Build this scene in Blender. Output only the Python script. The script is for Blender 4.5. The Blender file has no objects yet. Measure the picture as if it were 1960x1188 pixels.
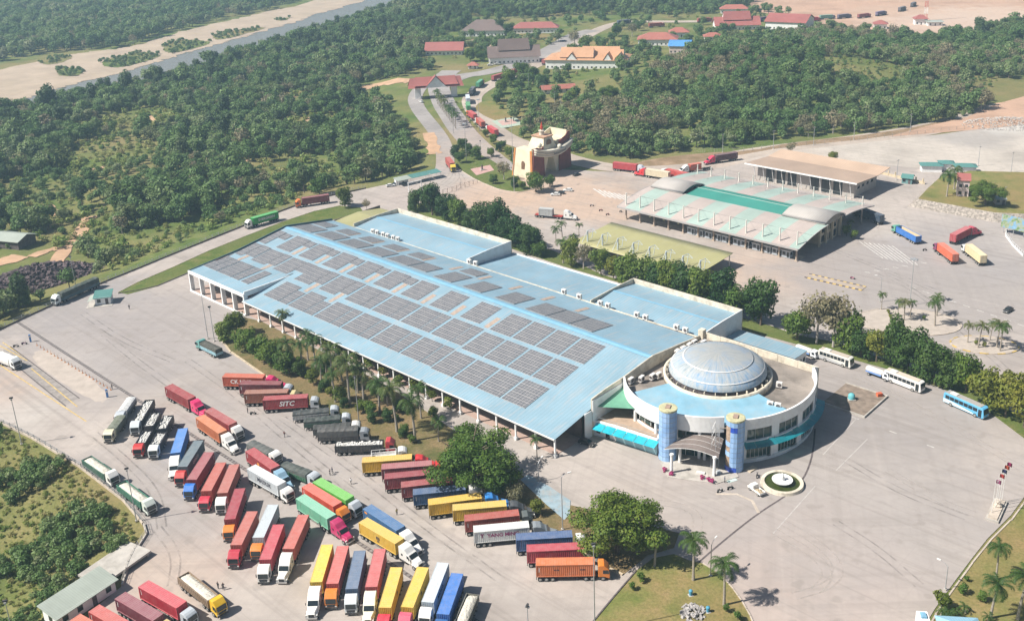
import bpy, bmesh, math, random
import numpy as np
from mathutils import Vector, Matrix, geometry
random.seed(7)
S = bpy.context.scene
C = S.collection
RAD = math.radians

# ------------------------------------------------------------------ camera
FX, PITCH, ROLL, CAMH, PCX, PCY, IW, IH = 1937.58, RAD(19.4603), RAD(-1.96515), 139.229, 1023.54, 439.43, 1960.0, 1188.0
_f = Vector((0, math.cos(PITCH), -math.sin(PITCH))); _r = Vector((1, 0, 0)); _u = Vector((0, math.sin(PITCH), math.cos(PITCH)))
CR = _r * math.cos(ROLL) + _u * math.sin(ROLL)
CU = _u * math.cos(ROLL) - _r * math.sin(ROLL)
CF = _f
cam = bpy.data.cameras.new('camera'); camo = bpy.data.objects.new('camera', cam); C.objects.link(camo)
M4 = Matrix((CR, CU, -CF)).transposed().to_4x4(); M4.translation = (0, 0, CAMH)
camo.matrix_world = M4
cam.sensor_width = 36.0; cam.lens = FX / IW * 36.0
cam.shift_x = (IW / 2 - PCX) / IW; cam.shift_y = (PCY - IH / 2) / IW
cam.clip_start = 1.0; cam.clip_end = 8000.0
S.camera = camo

# ------------------------------------------------------------------ light
SUN_ELEV, SHADOW_DIR = RAD(47.8), RAD(14.0)
to_sun = Vector((-math.cos(SHADOW_DIR) * math.cos(SUN_ELEV), -math.sin(SHADOW_DIR) * math.cos(SUN_ELEV), math.sin(SUN_ELEV)))
w = bpy.data.worlds.new('World'); S.world = w; w.use_nodes = True
nt = w.node_tree; bg = nt.nodes['Background']
sky = nt.nodes.new('ShaderNodeTexSky'); sky.sky_type = 'NISHITA'; sky.sun_disc = False
sky.sun_elevation = SUN_ELEV
sky.sun_rotation = math.atan2(to_sun.x, to_sun.y)
sky.air_density = 1.0; sky.dust_density = 1.5; sky.ozone_density = 1.0
nt.links.new(sky.outputs[0], bg.inputs[0]); bg.inputs[1].default_value = 0.05
sl = bpy.data.lights.new('sun', 'SUN'); sl.energy = 5.0; sl.angle = RAD(0.53); sl.color = (1.0, 0.945, 0.86)
so = bpy.data.objects.new('sun', sl); C.objects.link(so)
so.rotation_euler = to_sun.to_track_quat('Z', 'Y').to_euler(); so.location = (-200, -50, 300)
vs = S.view_settings; vs.view_transform = 'Standard'; vs.look = 'None'; vs.exposure = 0.62; vs.gamma = 1.0; vs.use_curve_mapping = False
S.render.engine = 'CYCLES'
try:
    S.cycles.use_denoising = True; S.cycles.denoiser = 'OPENIMAGEDENOISE'
    S.cycles.max_bounces = 6; S.cycles.diffuse_bounces = 3; S.cycles.glossy_bounces = 2; S.cycles.transmission_bounces = 3
    S.cycles.transparent_max_bounces = 6; S.cycles.volume_bounces = 1; S.cycles.use_adaptive_sampling = True
    S.cycles.adaptive_threshold = 0.02
except Exception:
    pass

# ------------------------------------------------------------------ pixel -> place
def G(u, v, z=0.0):
    d = CR * ((u - PCX) / FX) - CU * ((v - PCY) / FX) + CF
    t = (z - CAMH) / d.z
    return Vector((d.x * t, d.y * t, z))
def P2(u, v, z=0.0):
    p = G(u, v, z); return (p.x, p.y)

# ------------------------------------------------------------------ mesh helpers
class MB:
    def __init__(s): s.v = []; s.f = []; s.m = []
    def add(s, vs_, fs, mi=0, M=None):
        o = len(s.v)
        if M is not None: vs_ = [tuple(M @ Vector(p)) for p in vs_]
        s.v += [tuple(p) for p in vs_]
        for f in fs: s.f.append(tuple(i + o for i in f)); s.m.append(mi)
        return s
    def box(s, x0, x1, y0, y1, z0, z1, mi=0, M=None):
        return s.add([(x0,y0,z0),(x1,y0,z0),(x1,y1,z0),(x0,y1,z0),(x0,y0,z1),(x1,y0,z1),(x1,y1,z1),(x0,y1,z1)],
                     [(3,2,1,0),(4,5,6,7),(0,1,5,4),(1,2,6,5),(2,3,7,6),(3,0,4,7)], mi, M)
    def taper(s, bot, top, z0, z1, mi=0, M=None):      # bot / top = (x0,x1,y0,y1)
        a, b = bot, top
        return s.add([(a[0],a[2],z0),(a[1],a[2],z0),(a[1],a[3],z0),(a[0],a[3],z0),(b[0],b[2],z1),(b[1],b[2],z1),(b[1],b[3],z1),(b[0],b[3],z1)],
                     [(3,2,1,0),(4,5,6,7),(0,1,5,4),(1,2,6,5),(2,3,7,6),(3,0,4,7)], mi, M)
    def prism(s, pts, z0, z1, mi=0, M=None, cap=True):
        n = len(pts); z0 = [z0] * n if not hasattr(z0, '__len__') else z0; z1 = [z1] * n if not hasattr(z1, '__len__') else z1
        vs_ = [(p[0], p[1], z) for p, z in zip(pts, z0)] + [(p[0], p[1], z) for p, z in zip(pts, z1)]
        fs = [(i, (i + 1) % n, (i + 1) % n + n, i + n) for i in range(n)]
        if cap: fs += [tuple(range(n - 1, -1, -1)), tuple(range(n, 2 * n))]
        return s.add(vs_, fs, mi, M)
    def profile(s, pts, y0, y1, mi=0, M=None):          # polygon in x-z, extruded along y
        n = len(pts)
        vs_ = [(p[0], y0, p[1]) for p in pts] + [(p[0], y1, p[1]) for p in pts]
        fs = [(i + n, (i + 1) % n + n, (i + 1) % n, i) for i in range(n)] + [tuple(range(n)), tuple(range(2 * n - 1, n - 1, -1))]
        return s.add(vs_, fs, mi, M)
    def tube(s, p, q, r0, r1=None, n=6, mi=0, M=None, cap=True):
        p = Vector(p); q = Vector(q); r1 = r0 if r1 is None else r1
        d = (q - p).normalized(); a = d.orthogonal().normalized(); b = d.cross(a)
        vs_ = [p + (a * math.cos(2*math.pi*i/n) + b * math.sin(2*math.pi*i/n)) * r0 for i in range(n)]
        vs_ += [q + (a * math.cos(2*math.pi*i/n) + b * math.sin(2*math.pi*i/n)) * r1 for i in range(n)]
        fs = [(i, (i+1) % n, (i+1) % n + n, i + n) for i in range(n)]
        if cap: fs += [tuple(range(n-1, -1, -1)), tuple(range(n, 2*n))]
        return s.add(vs_, fs, mi, M)
    def lathe(s, prof, n=24, mi=0, a0=0.0, a1=2*math.pi, M=None, cx=0, cy=0):
        full = abs(a1 - a0 - 2*math.pi) < 1e-6; k = n if full else n + 1
        vs_ = [(cx + r*math.cos(a0+(a1-a0)*i/n), cy + r*math.sin(a0+(a1-a0)*i/n), z) for r, z in prof for i in range(k)]
        fs = []
        for j in range(len(prof) - 1):
            for i in range(n):
                i2 = (i + 1) % k
                fs.append((j*k+i, j*k+i2, (j+1)*k+i2, (j+1)*k+i))
        return s.add(vs_, fs, mi, M)
    def quad(s, *p, mi=0): return s.add(p, [tuple(range(len(p)))], mi)
    def mesh(s, name, mats=(), smooth=False):
        me = bpy.data.meshes.new(name); me.from_pydata(s.v, [], s.f)
        for m in mats: me.materials.append(m)
        if len(mats) > 1: me.polygons.foreach_set('material_index', s.m)
        if smooth: me.polygons.foreach_set('use_smooth', [True] * len(s.f))
        me.update(); return me
    def build(s, name, mats=(), parent=None, smooth=False, loc=(0,0,0), rz=0.0, color=None):
        if not isinstance(mats, (list, tuple)): mats = (mats,)
        return ob(name, s.mesh(name, mats, smooth), parent, loc, rz, color)
def ob(name, data, parent=None, loc=(0,0,0), rz=0.0, color=None, scale=None):
    o = bpy.data.objects.new(name, data); C.objects.link(o)
    if parent is not None: o.parent = parent
    o.location = loc
    if rz: o.rotation_euler = (0, 0, rz)
    if color is not None: o.color = (color[0], color[1], color[2], 1)
    if scale is not None: o.scale = scale
    return o
def tag(o, label=None, cat=None, group=None, kind=None):
    if label: o['label'] = label
    if cat: o['category'] = cat
    if group: o['group'] = group
    if kind: o['kind'] = kind
    return o
def thing(name, label, cat, loc=(0,0,0), rz=0.0, group=None):
    return tag(ob(name, None, None, loc, rz), label, cat, group)
def npmesh(name, verts, quads, mats):
    me = bpy.data.meshes.new(name); nv = len(verts); nq = len(quads); k = quads.shape[1]
    me.vertices.add(nv); me.vertices.foreach_set('co', np.asarray(verts, np.float32).ravel())
    me.loops.add(nq * k); me.loops.foreach_set('vertex_index', np.asarray(quads, np.int32).ravel())
    me.polygons.add(nq); me.polygons.foreach_set('loop_start', np.arange(0, nq * k, k, dtype=np.int32))
    try: me.polygons.foreach_set('loop_total', np.full(nq, k, np.int32))
    except Exception: pass
    for m in mats: me.materials.append(m)
    me.update(calc_edges=True); return me
def sheet(name, poly, z, mats, kind='structure', thick=0.0, parent=None):
    vs_ = [Vector((p[0], p[1], z)) for p in poly]
    tris = geometry.tessellate_polygon([vs_])
    m = MB(); m.add([tuple(p) for p in vs_], [tuple(t) for t in tris], 0)
    # make the top face look up
    me_v = m.v
    fs = []
    for t in m.f:
        a, b, c = (Vector(me_v[i]) for i in t)
        fs.append(t if (b - a).cross(c - a).z > 0 else t[::-1])
    m.f = fs
    if thick:
        n = len(poly)
        m.add([(p[0], p[1], z) for p in poly] + [(p[0], p[1], z - thick) for p in poly],
              [(i, (i+1) % n, (i+1) % n + n, i + n) for i in range(n)], 0)
    o = m.build(name, mats, parent)
    if kind: o['kind'] = kind
    return o
def smooth_poly(pts, n=3):           # corner cutting, closed
    for _ in range(n):
        q = []
        for i in range(len(pts)):
            a, b = pts[i], pts[(i+1) % len(pts)]
            q += [(a[0]*.75+b[0]*.25, a[1]*.75+b[1]*.25), (a[0]*.25+b[0]*.75, a[1]*.25+b[1]*.75)]
        pts = q
    return pts
def smooth_line(pts, n=2):
    for _ in range(n):
        q = [pts[0]]
        for i in range(len(pts)-1):
            a, b = pts[i], pts[i+1]
            q += [(a[0]*.75+b[0]*.25, a[1]*.75+b[1]*.25), (a[0]*.25+b[0]*.75, a[1]*.25+b[1]*.75)]
        q.append(pts[-1]); pts = q
    return pts
def strip_poly(line, wd):
    L, R = [], []
    for i, p in enumerate(line):
        a = Vector(line[max(i-1, 0)]); b = Vector(line[min(i+1, len(line)-1)]); d = (b - a).normalized(); n = Vector((-d.y, d.x))
        L.append((p[0]+n.x*wd/2, p[1]+n.y*wd/2)); R.append((p[0]-n.x*wd/2, p[1]-n.y*wd/2))
    return L + R[::-1]
def inside(x, y, poly):
    c = False; n = len(poly); j = n - 1
    for i in range(n):
        xi, yi = poly[i]; xj, yj = poly[j]
        if (yi > y) != (yj > y) and x < (xj - xi) * (y - yi) / (yj - yi) + xi: c = not c
        j = i
    return c
def along(line, step, start=0.0):     # points and headings every step metres
    out = []; acc = start; 
    for i in range(len(line)-1):
        a = Vector(line[i]); b = Vector(line[i+1]); L = (b-a).length
        while acc <= L:
            p = a + (b-a) * (acc / L) if L else a; d = b - a
            out.append((p.x, p.y, math.atan2(d.y, d.x))); acc += step
        acc -= L
    return out

# ------------------------------------------------------------------ materials
def _n(t, kind, **k):
    n = t.nodes.new(kind)
    for a, b in k.items(): setattr(n, a, b)
    return n
def base_mat(name):
    m = bpy.data.materials.new(name); m.use_nodes = True
    return m, m.node_tree, m.node_tree.nodes['Principled BSDF']
def coords(t, world=True):
    if world:
        g = _n(t, 'ShaderNodeNewGeometry'); return g.outputs['Position']
    g = _n(t, 'ShaderNodeTexCoord'); return g.outputs['Object']
def noise_tex(t, vec, scale, detail=4.0, rough=0.6, dist=0.0):
    n = _n(t, 'ShaderNodeTexNoise'); n.inputs['Scale'].default_value = scale; n.inputs['Detail'].default_value = detail
    n.inputs['Roughness'].default_value = rough; n.inputs['Distortion'].default_value = dist
    t.links.new(vec, n.inputs['Vector']); return n.outputs[0]
def ramp(t, fac, stops):
    r = _n(t, 'ShaderNodeValToRGB'); e = r.color_ramp.elements
    while len(e) < len(stops): e.new(0.5)
    for i, (p, c) in enumerate(stops):
        e[i].position = p; e[i].color = (c[0], c[1], c[2], 1) if hasattr(c, '__len__') else (c, c, c, 1)
    t.links.new(fac, r.inputs[0]); return r.outputs[0]
def mixc(t, fac, a, b, mode='MIX'):
    n = _n(t, 'ShaderNodeMix', data_type='RGBA', blend_type=mode)
    for i, x in ((0, fac), (6, a), (7, b)):
        if hasattr(x, 'is_output'): t.links.new(x, n.inputs[i])
        elif i == 0: n.inputs[0].default_value = x
        else: n.inputs[i].default_value = (x[0], x[1], x[2], 1)
    return n.outputs[2]
def math_n(t, op, a, b=None, clamp=False):
    n = _n(t, 'ShaderNodeMath', operation=op, use_clamp=clamp)
    for i, x in ((0, a), (1, b)):
        if x is None: continue
        if hasattr(x, 'is_output'): t.links.new(x, n.inputs[i])
        else: n.inputs[i].default_value = x
    return n.outputs[0]
def bump(t, p, h, dist=0.05, st=0.5):
    b = _n(t, 'ShaderNodeBump'); b.inputs['Strength'].default_value = st; b.inputs['Distance'].default_value = dist
    t.links.new(h, b.inputs['Height']); t.links.new(b.outputs[0], p.inputs['Normal'])
def mat(name, col, rough=0.7, var=0.15, scale=0.6, metal=0.0, spec=0.4, world=True, dirt=None, dirt_amt=0.5, dirt_scale=0.15, bmp=0.0):
    m, t, p = base_mat(name); v = coords(t, world)
    n1 = noise_tex(t, v, scale, 5)
    a = [c*(1-var*1.6) for c in col]; b = [min(1, c*(1+var)) for c in col]
    c = ramp(t, n1, [(0.3, a), (0.7, b)])
    if dirt is not None:
        n2 = noise_tex(t, v, dirt_scale, 6, 0.65)
        c = mixc(t, ramp(t, n2, [(0.48, 0.0), (0.68, dirt_amt)]), c, dirt)
    t.links.new(c, p.inputs['Base Color'])
    p.inputs['Roughness'].default_value = rough; p.inputs['Metallic'].default_value = metal; p.inputs['Specular IOR Level'].default_value = spec
    if bmp: bump(t, p, noise_tex(t, v, scale*6, 3), bmp)
    return m
def paint_mat(name, rough=0.45, fade=0.18, dirt=(0.20, 0.16, 0.13), dirt_amt=0.35, spec=0.4):
    """painted steel: colour from the object, faded and dusty"""
    m, t, p = base_mat(name); oi = _n(t, 'ShaderNodeObjectInfo'); tc = _n(t, 'ShaderNodeTexCoord')
    v = tc.outputs['Object']
    off = _n(t, 'ShaderNodeVectorMath', operation='ADD'); t.links.new(v, off.inputs[0])
    cmb = _n(t, 'ShaderNodeCombineXYZ'); r10 = math_n(t, 'MULTIPLY', oi.outputs['Random'], 77.0)
    t.links.new(r10, cmb.inputs[0]); t.links.new(r10, cmb.inputs[1]); t.links.new(cmb.outputs[0], off.inputs[1])
    v = off.outputs[0]
    n1 = noise_tex(t, v, 0.7, 5, 0.6); n2 = noise_tex(t, v, 2.2, 6, 0.7)
    c = mixc(t, ramp(t, n1, [(0.35, 0.0), (0.75, fade)]), oi.outputs['Color'], (0.75, 0.70, 0.66))
    c = mixc(t, ramp(t, n2, [(0.55, 0.0), (0.75, dirt_amt)]), c, dirt)
    mp = _n(t, 'ShaderNodeMapping'); mp.inputs['Scale'].default_value = (2.6, 2.6, .22); t.links.new(v, mp.inputs[0]); n3 = noise_tex(t, mp.outputs[0], 1.4, 4, .6)
    c = mixc(t, ramp(t, n3, [(0.56, 0.0), (0.72, dirt_amt*1.1)]), c, (.17, .10, .065))
    t.links.new(c, p.inputs['Base Color']); p.inputs['Roughness'].default_value = rough; p.inputs['Specular IOR Level'].default_value = spec
    return m
# ------------------------------------------------------------------ material library
GRID_ANG = math.atan2(-0.679, 0.734)
def yard_mat(name, base, blobs, joints=True, tyre=0.34, jsc=5.0):
    m, t, p = base_mat(name); v = coords(t)
    n1 = noise_tex(t, v, 0.035, 6, 0.62); n2 = noise_tex(t, v, 0.6, 5, 0.6); n3 = noise_tex(t, v, 0.012, 3, 0.5)
    c = ramp(t, n1, [(0.3, [x*0.70 for x in base]), (0.5, base), (0.70, [min(1, x*1.16) for x in base])])
    c = mixc(t, ramp(t, n3, [(0.35, 0.0), (0.7, 0.35)]), c, [base[0]*0.82, base[1]*0.80, base[2]*0.83])
    dn = math_n(t, 'SUBTRACT', noise_tex(t, v, 0.05, 5, 0.6), 0.5)
    for (px, py, r, col, amt) in blobs:
        q = G(px, py)
        d = _n(t, 'ShaderNodeVectorMath', operation='DISTANCE'); t.links.new(v, d.inputs[0]); d.inputs[1].default_value = (q.x, q.y, 0)
        k = math_n(t, 'ADD', math_n(t, 'DIVIDE', d.outputs['Value'], r), math_n(t, 'MULTIPLY', dn, 1.5))
        c = mixc(t, ramp(t, k, [(0.45, amt), (1.05, 0.0)]), c, col)
    # tyre wear, stretched along a few driving directions
    for ang, sx, sy, am in ((GRID_ANG, 0.012, 0.55, tyre), (GRID_ANG + 0.75, 0.02, 0.4, tyre*0.6), (GRID_ANG + 2.1, 0.02, 0.45, tyre*0.5)):
        mp = _n(t, 'ShaderNodeMapping'); mp.vector_type = 'POINT'; mp.inputs['Rotation'].default_value = (0, 0, -ang)
        m2 = _n(t, 'ShaderNodeMapping'); m2.inputs['Scale'].default_value = (sx, sy, 1); t.links.new(v, mp.inputs[0]); t.links.new(mp.outputs[0], m2.inputs[0]); mp = m2; k = noise_tex(t, mp.outputs[0], 1.0, 4, 0.6, 0.4)
        c = mixc(t, ramp(t, k, [(0.52, 0.0), (0.66, am)]), c, [x*0.55 for x in base])
        c = mixc(t, ramp(t, k, [(0.26, am*0.7), (0.40, 0.0)]), c, [min(1, x*1.35) for x in base])
    sp = noise_tex(t, v, 0.22, 2, 0.4)
    c = mixc(t, ramp(t, sp, [(0.63, 0.0), (0.70, 0.42)]), c, [x*0.62 for x in base])
    if joints:
        mp = _n(t, 'ShaderNodeMapping'); mp.inputs['Rotation'].default_value = (0, 0, -GRID_ANG); t.links.new(v, mp.inputs[0])
        b = _n(t, 'ShaderNodeTexBrick'); b.offset = 0.0; b.inputs['Scale'].default_value = 1.0
        b.inputs['Brick Width'].default_value = jsc; b.inputs['Row Height'].default_value = jsc; b.inputs['Mortar Size'].default_value = 0.06
        b.inputs['Mortar Smooth'].default_value = 0.3
        t.links.new(mp.outputs[0], b.inputs['Vector'])
        jn = noise_tex(t, v, 0.03, 3)
        c = mixc(t, math_n(t, 'MULTIPLY', b.outputs['Fac'], ramp(t, jn, [(0.4, 0.0), (0.65, 0.30)])), c, [x*0.55 for x in base])
    c = mixc(t, ramp(t, n2, [(0.35, 0.16), (0.65, 0.0)]), c, [x*0.6 for x in base])
    t.links.new(c, p.inputs['Base Color']); p.inputs['Roughness'].default_value = 0.85; p.inputs['Specular IOR Level'].default_value = 0.2
    return m
DUST = (0.50, 0.36, 0.27); GREY = (0.29, 0.27, 0.27); PALE = (0.50, 0.46, 0.42); ROSE = (0.46, 0.36, 0.32)
YARD = (0.415, 0.368, 0.333)
M_yard = yard_mat('yard_concrete', YARD, [
    (60, 730, 22, DUST, .55), (150, 700, 20, PALE, .6), (30, 800, 18, PALE, .6), (120, 590, 34, GREY, .75), (300, 640, 60, (0.31, .285, .28), .7), (560, 860, 50, (.33, .305, .295), .55), (400, 900, 40, (.32, .295, .285), .5),
    (1060, 370, 46, DUST, .75), (940, 380, 34, DUST, .8), (1150, 395, 30, DUST, .6), (800, 375, 26, (0.40, .34, .31), .6), (1470, 520, 34, DUST, .65), (1600, 500, 40, (0.40, .34, .31), .5),
    (1750, 540, 70, (0.31, .285, .275), .75), (1850, 470, 45, (0.33, .31, .31), .5), (1640, 420, 26, (.47, .42, .38), .8),
    (1500, 1100, 34, ROSE, .5), (1250, 950, 22, (.43, .37, .33), .5), (1600, 930, 55, (0.33, .305, .295), .6), (1700, 760, 45, (0.30, .275, .265), .75),
    (850, 960, 40, (.40, .37, .345), .4), (300, 1120, 18, DUST, .35)])
M_asphalt = yard_mat('asphalt_road', (0.34, 0.315, 0.30), [(880, 300, 40, DUST, .35), (960, 260, 40, DUST, .3)], joints=False)
M_dustroad = yard_mat('dusty_road', (0.46, 0.39, 0.33), [], joints=False)
M_gravelpad = yard_mat('gravel_pad', (0.50, 0.45, 0.395), [(1860, 262, 30, (.30, .28, .27), .6), (1930, 235, 30, (.55, .53, .5), .8), (1500, 300, 30, (.50, .42, .36), .6)], joints=False, tyre=.25)
M_dirt = yard_mat('bare_earth', (0.50, 0.33, 0.235), [(1900, 30, 90, (.56, .43, .34), .9), (1800, 45, 90, (.54, .42, .34), .8), (1700, 20, 50, (.50, .36, .27), .6)], joints=False, tyre=.2)
def grass_mat(name, cols, sc=0.12, bm=0.15):
    m, t, p = base_mat(name); v = coords(t)
    n1 = noise_tex(t, v, sc, 7, 0.68); n2 = noise_tex(t, v, sc*0.22, 4, 0.6); n3 = noise_tex(t, v, 1.6, 5, 0.7)
    c = ramp(t, n1, [(0.28, cols[0]), (0.45, cols[1]), (0.58, cols[2]), (0.72, cols[3])])
    c = mixc(t, ramp(t, n2, [(0.42, 0.0), (0.66, 0.75)]), c, cols[4])
    c = mixc(t, ramp(t, n3, [(0.35, 0.45), (0.6, 0.0)]), c, [x*0.45 for x in cols[1]])
    t.links.new(c, p.inputs['Base Color']); p.inputs['Roughness'].default_value = 0.95; p.inputs['Specular IOR Level'].default_value = 0.1
    bump(t, p, n3, bm, 0.8); return m
M_grass = grass_mat('dry_grass', [(0.0862, 0.1323, 0.0287), (0.1725, 0.1898, 0.0575), (0.2530, 0.2185, 0.0862), (0.3450, 0.2472, 0.1265), (0.2990, 0.1955, 0.0978)])
M_turf = grass_mat('verge_turf', [(0.06, .105, .02), (.105, .145, .035), (.15, .165, .05), (.22, .185, .085), (.13, .15, .05)], 0.2)
M_wild = grass_mat('wild_ground', [(0.0543, 0.1008, 0.0217), (0.1008, 0.1473, 0.0372), (0.1550, 0.1860, 0.0558), (0.2635, 0.2247, 0.1085), (0.3100, 0.2247, 0.1162)], 0.055)
M_sand = mat('river_sand', (0.41, 0.325, 0.245), 0.95, 0.12, 0.05, dirt=(.36, .29, .2), dirt_amt=.5, dirt_scale=.03)
M_water = None
def water_mat():
    m, t, p = base_mat('river_water'); p.inputs['Base Color'].default_value = (0.20, 0.19, 0.165, 1); p.inputs['Roughness'].default_value = 0.22
    p.inputs['Specular IOR Level'].default_value = 0.5; bump(t, p, noise_tex(t, coords(t), 0.25, 4), 0.15, 0.35); return m
M_water = water_mat()
M_conc = mat('concrete', (0.46, 0.43, 0.39), 0.9, 0.12, 0.5, dirt=(.22, .2, .17), dirt_amt=.5, dirt_scale=.3)
M_kerb = mat('kerb_stone', (0.50, 0.43, 0.36), 0.9, 0.15, 0.7, dirt=(.25, .2, .16), dirt_amt=.4)
M_darkc = mat('drain_concrete', (0.12, 0.10, 0.10), 0.9, 0.3, 1.2)
M_white = mat('white_render', (0.78, 0.78, 0.77), 0.8, 0.05, 0.6, dirt=(.46, .44, .41), dirt_amt=.35, dirt_scale=.35)
M_cream = mat('stained_cream_render', (0.66, 0.60, 0.49), 0.85, 0.10, 0.5, dirt=(.30, .26, .2), dirt_amt=.65, dirt_scale=.4)
M_steelw = mat('white_steel', (0.72, 0.72, 0.70), 0.5, 0.06, 0.8)
M_galv = mat('galvanised_steel', (0.42, 0.43, 0.44), 0.45, 0.1, 0.8, metal=0.3)
M_dark = mat('dark_rubber', (0.02, 0.02, 0.022), 0.8, 0.2, 3.0, world=False)
M_mark = mat('road_paint_white', (0.62, 0.60, 0.57), 0.8, 0.25, 0.8)
M_marky = mat('road_paint_yellow', (0.60, 0.42, 0.12), 0.8, 0.25, 0.8)
M_paint = paint_mat('vehicle_paint', 0.35, 0.10, dirt_amt=0.22)
M_cont = paint_mat('container_paint', 0.6, 0.12, dirt_amt=0.45)
M_plain = paint_mat('plain_paint', 0.7, 0.08, dirt_amt=0.15)
def glass_mat(name, col, rough=0.08):
    m, t, p = base_mat(name); p.inputs['Base Color'].default_value = (*col, 1); p.inputs['Roughness'].default_value = rough
    p.inputs['Specular IOR Level'].default_value = 0.6; return m
M_glass = glass_mat('dark_window_glass', (0.018, 0.026, 0.030))
M_glassg = glass_mat('green_window_glass', (0.02, 0.055, 0.05))

# ------------------------------------------------------------------ land
# left edge of the made ground, from the near corner up along the ramp road and the road to the town
LEFT_PX = [(-700, 1900), (20, 1330), (105, 1240), (150, 1180), (180, 1140), (222, 1120), (240, 1075), (272, 1022), (268, 1004), (232, 960), (150, 897), (60, 842), (0, 814), (-60, 788), (-200, 735),
           (-120, 680), (0, 628), (64, 598), (200, 537), (330, 484), (470, 428), (560, 393), (640, 369), (720, 352), (800, 334), (836, 315), (838, 300), (830, 275), (808, 243), (786, 212), (778, 190), (795, 165), (770, 140), (790, 90), (820, 60), (780, 30), (800, 5), (900, -40), (1000, -120)]
LEFT = [P2(*q) for q in LEFT_PX]
def signed_left(x, y):
    """>0: metres out to the left of the made ground (numpy arrays)"""
    best = np.full(x.shape, 1e12); sgn = np.zeros(x.shape)
    for (ax, ay), (bx, by) in zip(LEFT[:-1], LEFT[1:]):
        dx, dy = bx-ax, by-ay; L2 = dx*dx+dy*dy
        tt = np.clip(((x-ax)*dx+(y-ay)*dy)/L2, 0, 1); ex, ey = x-(ax+tt*dx), y-(ay+tt*dy); d = ex*ex+ey*ey
        cr = dx*(y-ay)-dy*(x-ax); mk = d < best - 1e-9
        sgn = np.where(mk, np.sign(cr), sgn); best = np.minimum(d, best)
    return np.sqrt(best)*sgn
RZ = -9.14
RIVC = [P2(u, v, RZ) for u, v in ((-500, 300), (-200, 232), (0, 175), (200, 132), (400, 88), (520, 55), (600, 32), (690, 8), (800, -35), (900, -80))]
def land_z(x, y):
    x = np.asarray(x, float); y = np.asarray(y, float); d = signed_left(x, y)
    def ss(a, b): 
        k = np.clip((d-a)/(b-a), 0, 1); return k*k*(3-2*k)
    und = 0.9*np.sin(x*0.031+1.3)*np.sin(y*0.027) + 0.5*np.sin(x*0.083+y*0.05)
    z = -0.14 - 4.6*ss(0.6, 30) - 4.4*ss(30, 230) + und*ss(8, 60)*(1-ss(170, 260))
    best = np.full(x.shape, 1e12)
    for (ax, ay), (bx, by) in zip(RIVC[:-1], RIVC[1:]):
        dx, dy = bx-ax, by-ay; tt = np.clip(((x-ax)*dx+(y-ay)*dy)/(dx*dx+dy*dy), 0, 1); best = np.minimum(best, (x-ax-tt*dx)**2+(y-ay-tt*dy)**2)
    z = z + np.maximum(0, 15.0*np.exp(-((x-185)/110)**2-((y-690)/80)**2)-1.5)
    return np.minimum(z, RZ + np.maximum(0, (np.sqrt(best)-75)*.12))
def GT(u, v):
    z = 0.0
    for _ in range(12):
        p = G(u, v, z); z = float(land_z(np.array([p.x]), np.array([p.y]))[0])
    return p
def grid_land():
    xs = np.concatenate([np.arange(-2200, -320, 24.0), np.arange(-320, 140, 4.0), np.arange(140, 500, 12.0), np.arange(500, 2201, 60.0)])
    ys = np.concatenate([np.arange(-100, 120, 20.0), np.arange(120, 560, 4.0), np.arange(560, 900, 10.0), np.arange(900, 2600, 40.0)])
    X, Y = np.meshgrid(xs, ys); Z = land_z(X.ravel(), Y.ravel())
    v = np.stack([X.ravel(), Y.ravel(), Z], 1); nx, ny = len(xs), len(ys)
    i = np.arange(ny-1)[:, None]*nx + np.arange(nx-1)[None, :]; i = i.ravel()
    q = np.stack([i, i+1, i+nx+1, i+nx], 1)
    me = npmesh('ground', v, q, [M_wild]); me.polygons.foreach_set('use_smooth', [True]*len(q))
    return tag(ob('ground', me), kind='structure')
grid_land()

# paved yard, in one sheet with its ramp and plaza
YARD_PX = [(-150, 690), (0, 632), (64, 602), (98, 586), (150, 563), (200, 541), (260, 517), (330, 488), (400, 460), (470, 432), (520, 412), (560, 397), (610, 381), (640, 374), (680, 366), (720, 357), (760, 349), (800, 339), (830, 328), (838, 312),
           (866, 312), (920, 325), (1000, 322), (1110, 326), (1190, 330), (1300, 327), (1352, 318), (1420, 300), (1500, 288), (1620, 277), (1750, 264), (1850, 250), (1960, 236), (2150, 215), (2260, 420), (2260, 700), (2200, 900),
           (2000, 925), (1962, 948), (1935, 985), (1890, 1030), (1860, 1068), (1830, 1108), (1790, 1163), (1775, 1188), (1720, 1265), (1500, 1300), (1100, 1300), (500, 1330), (60, 1330), (130, 1230), (185, 1160), (232, 1122),
           (248, 1078), (279, 1022), (272, 1000), (235, 955), (150, 890), (60, 836), (0, 808), (-150, 745)]
YARD_W = [P2(*q) for q in YARD_PX]
sheet('yard_pavement', YARD_W, 0.0, M_yard, thick=0.6)
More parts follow.
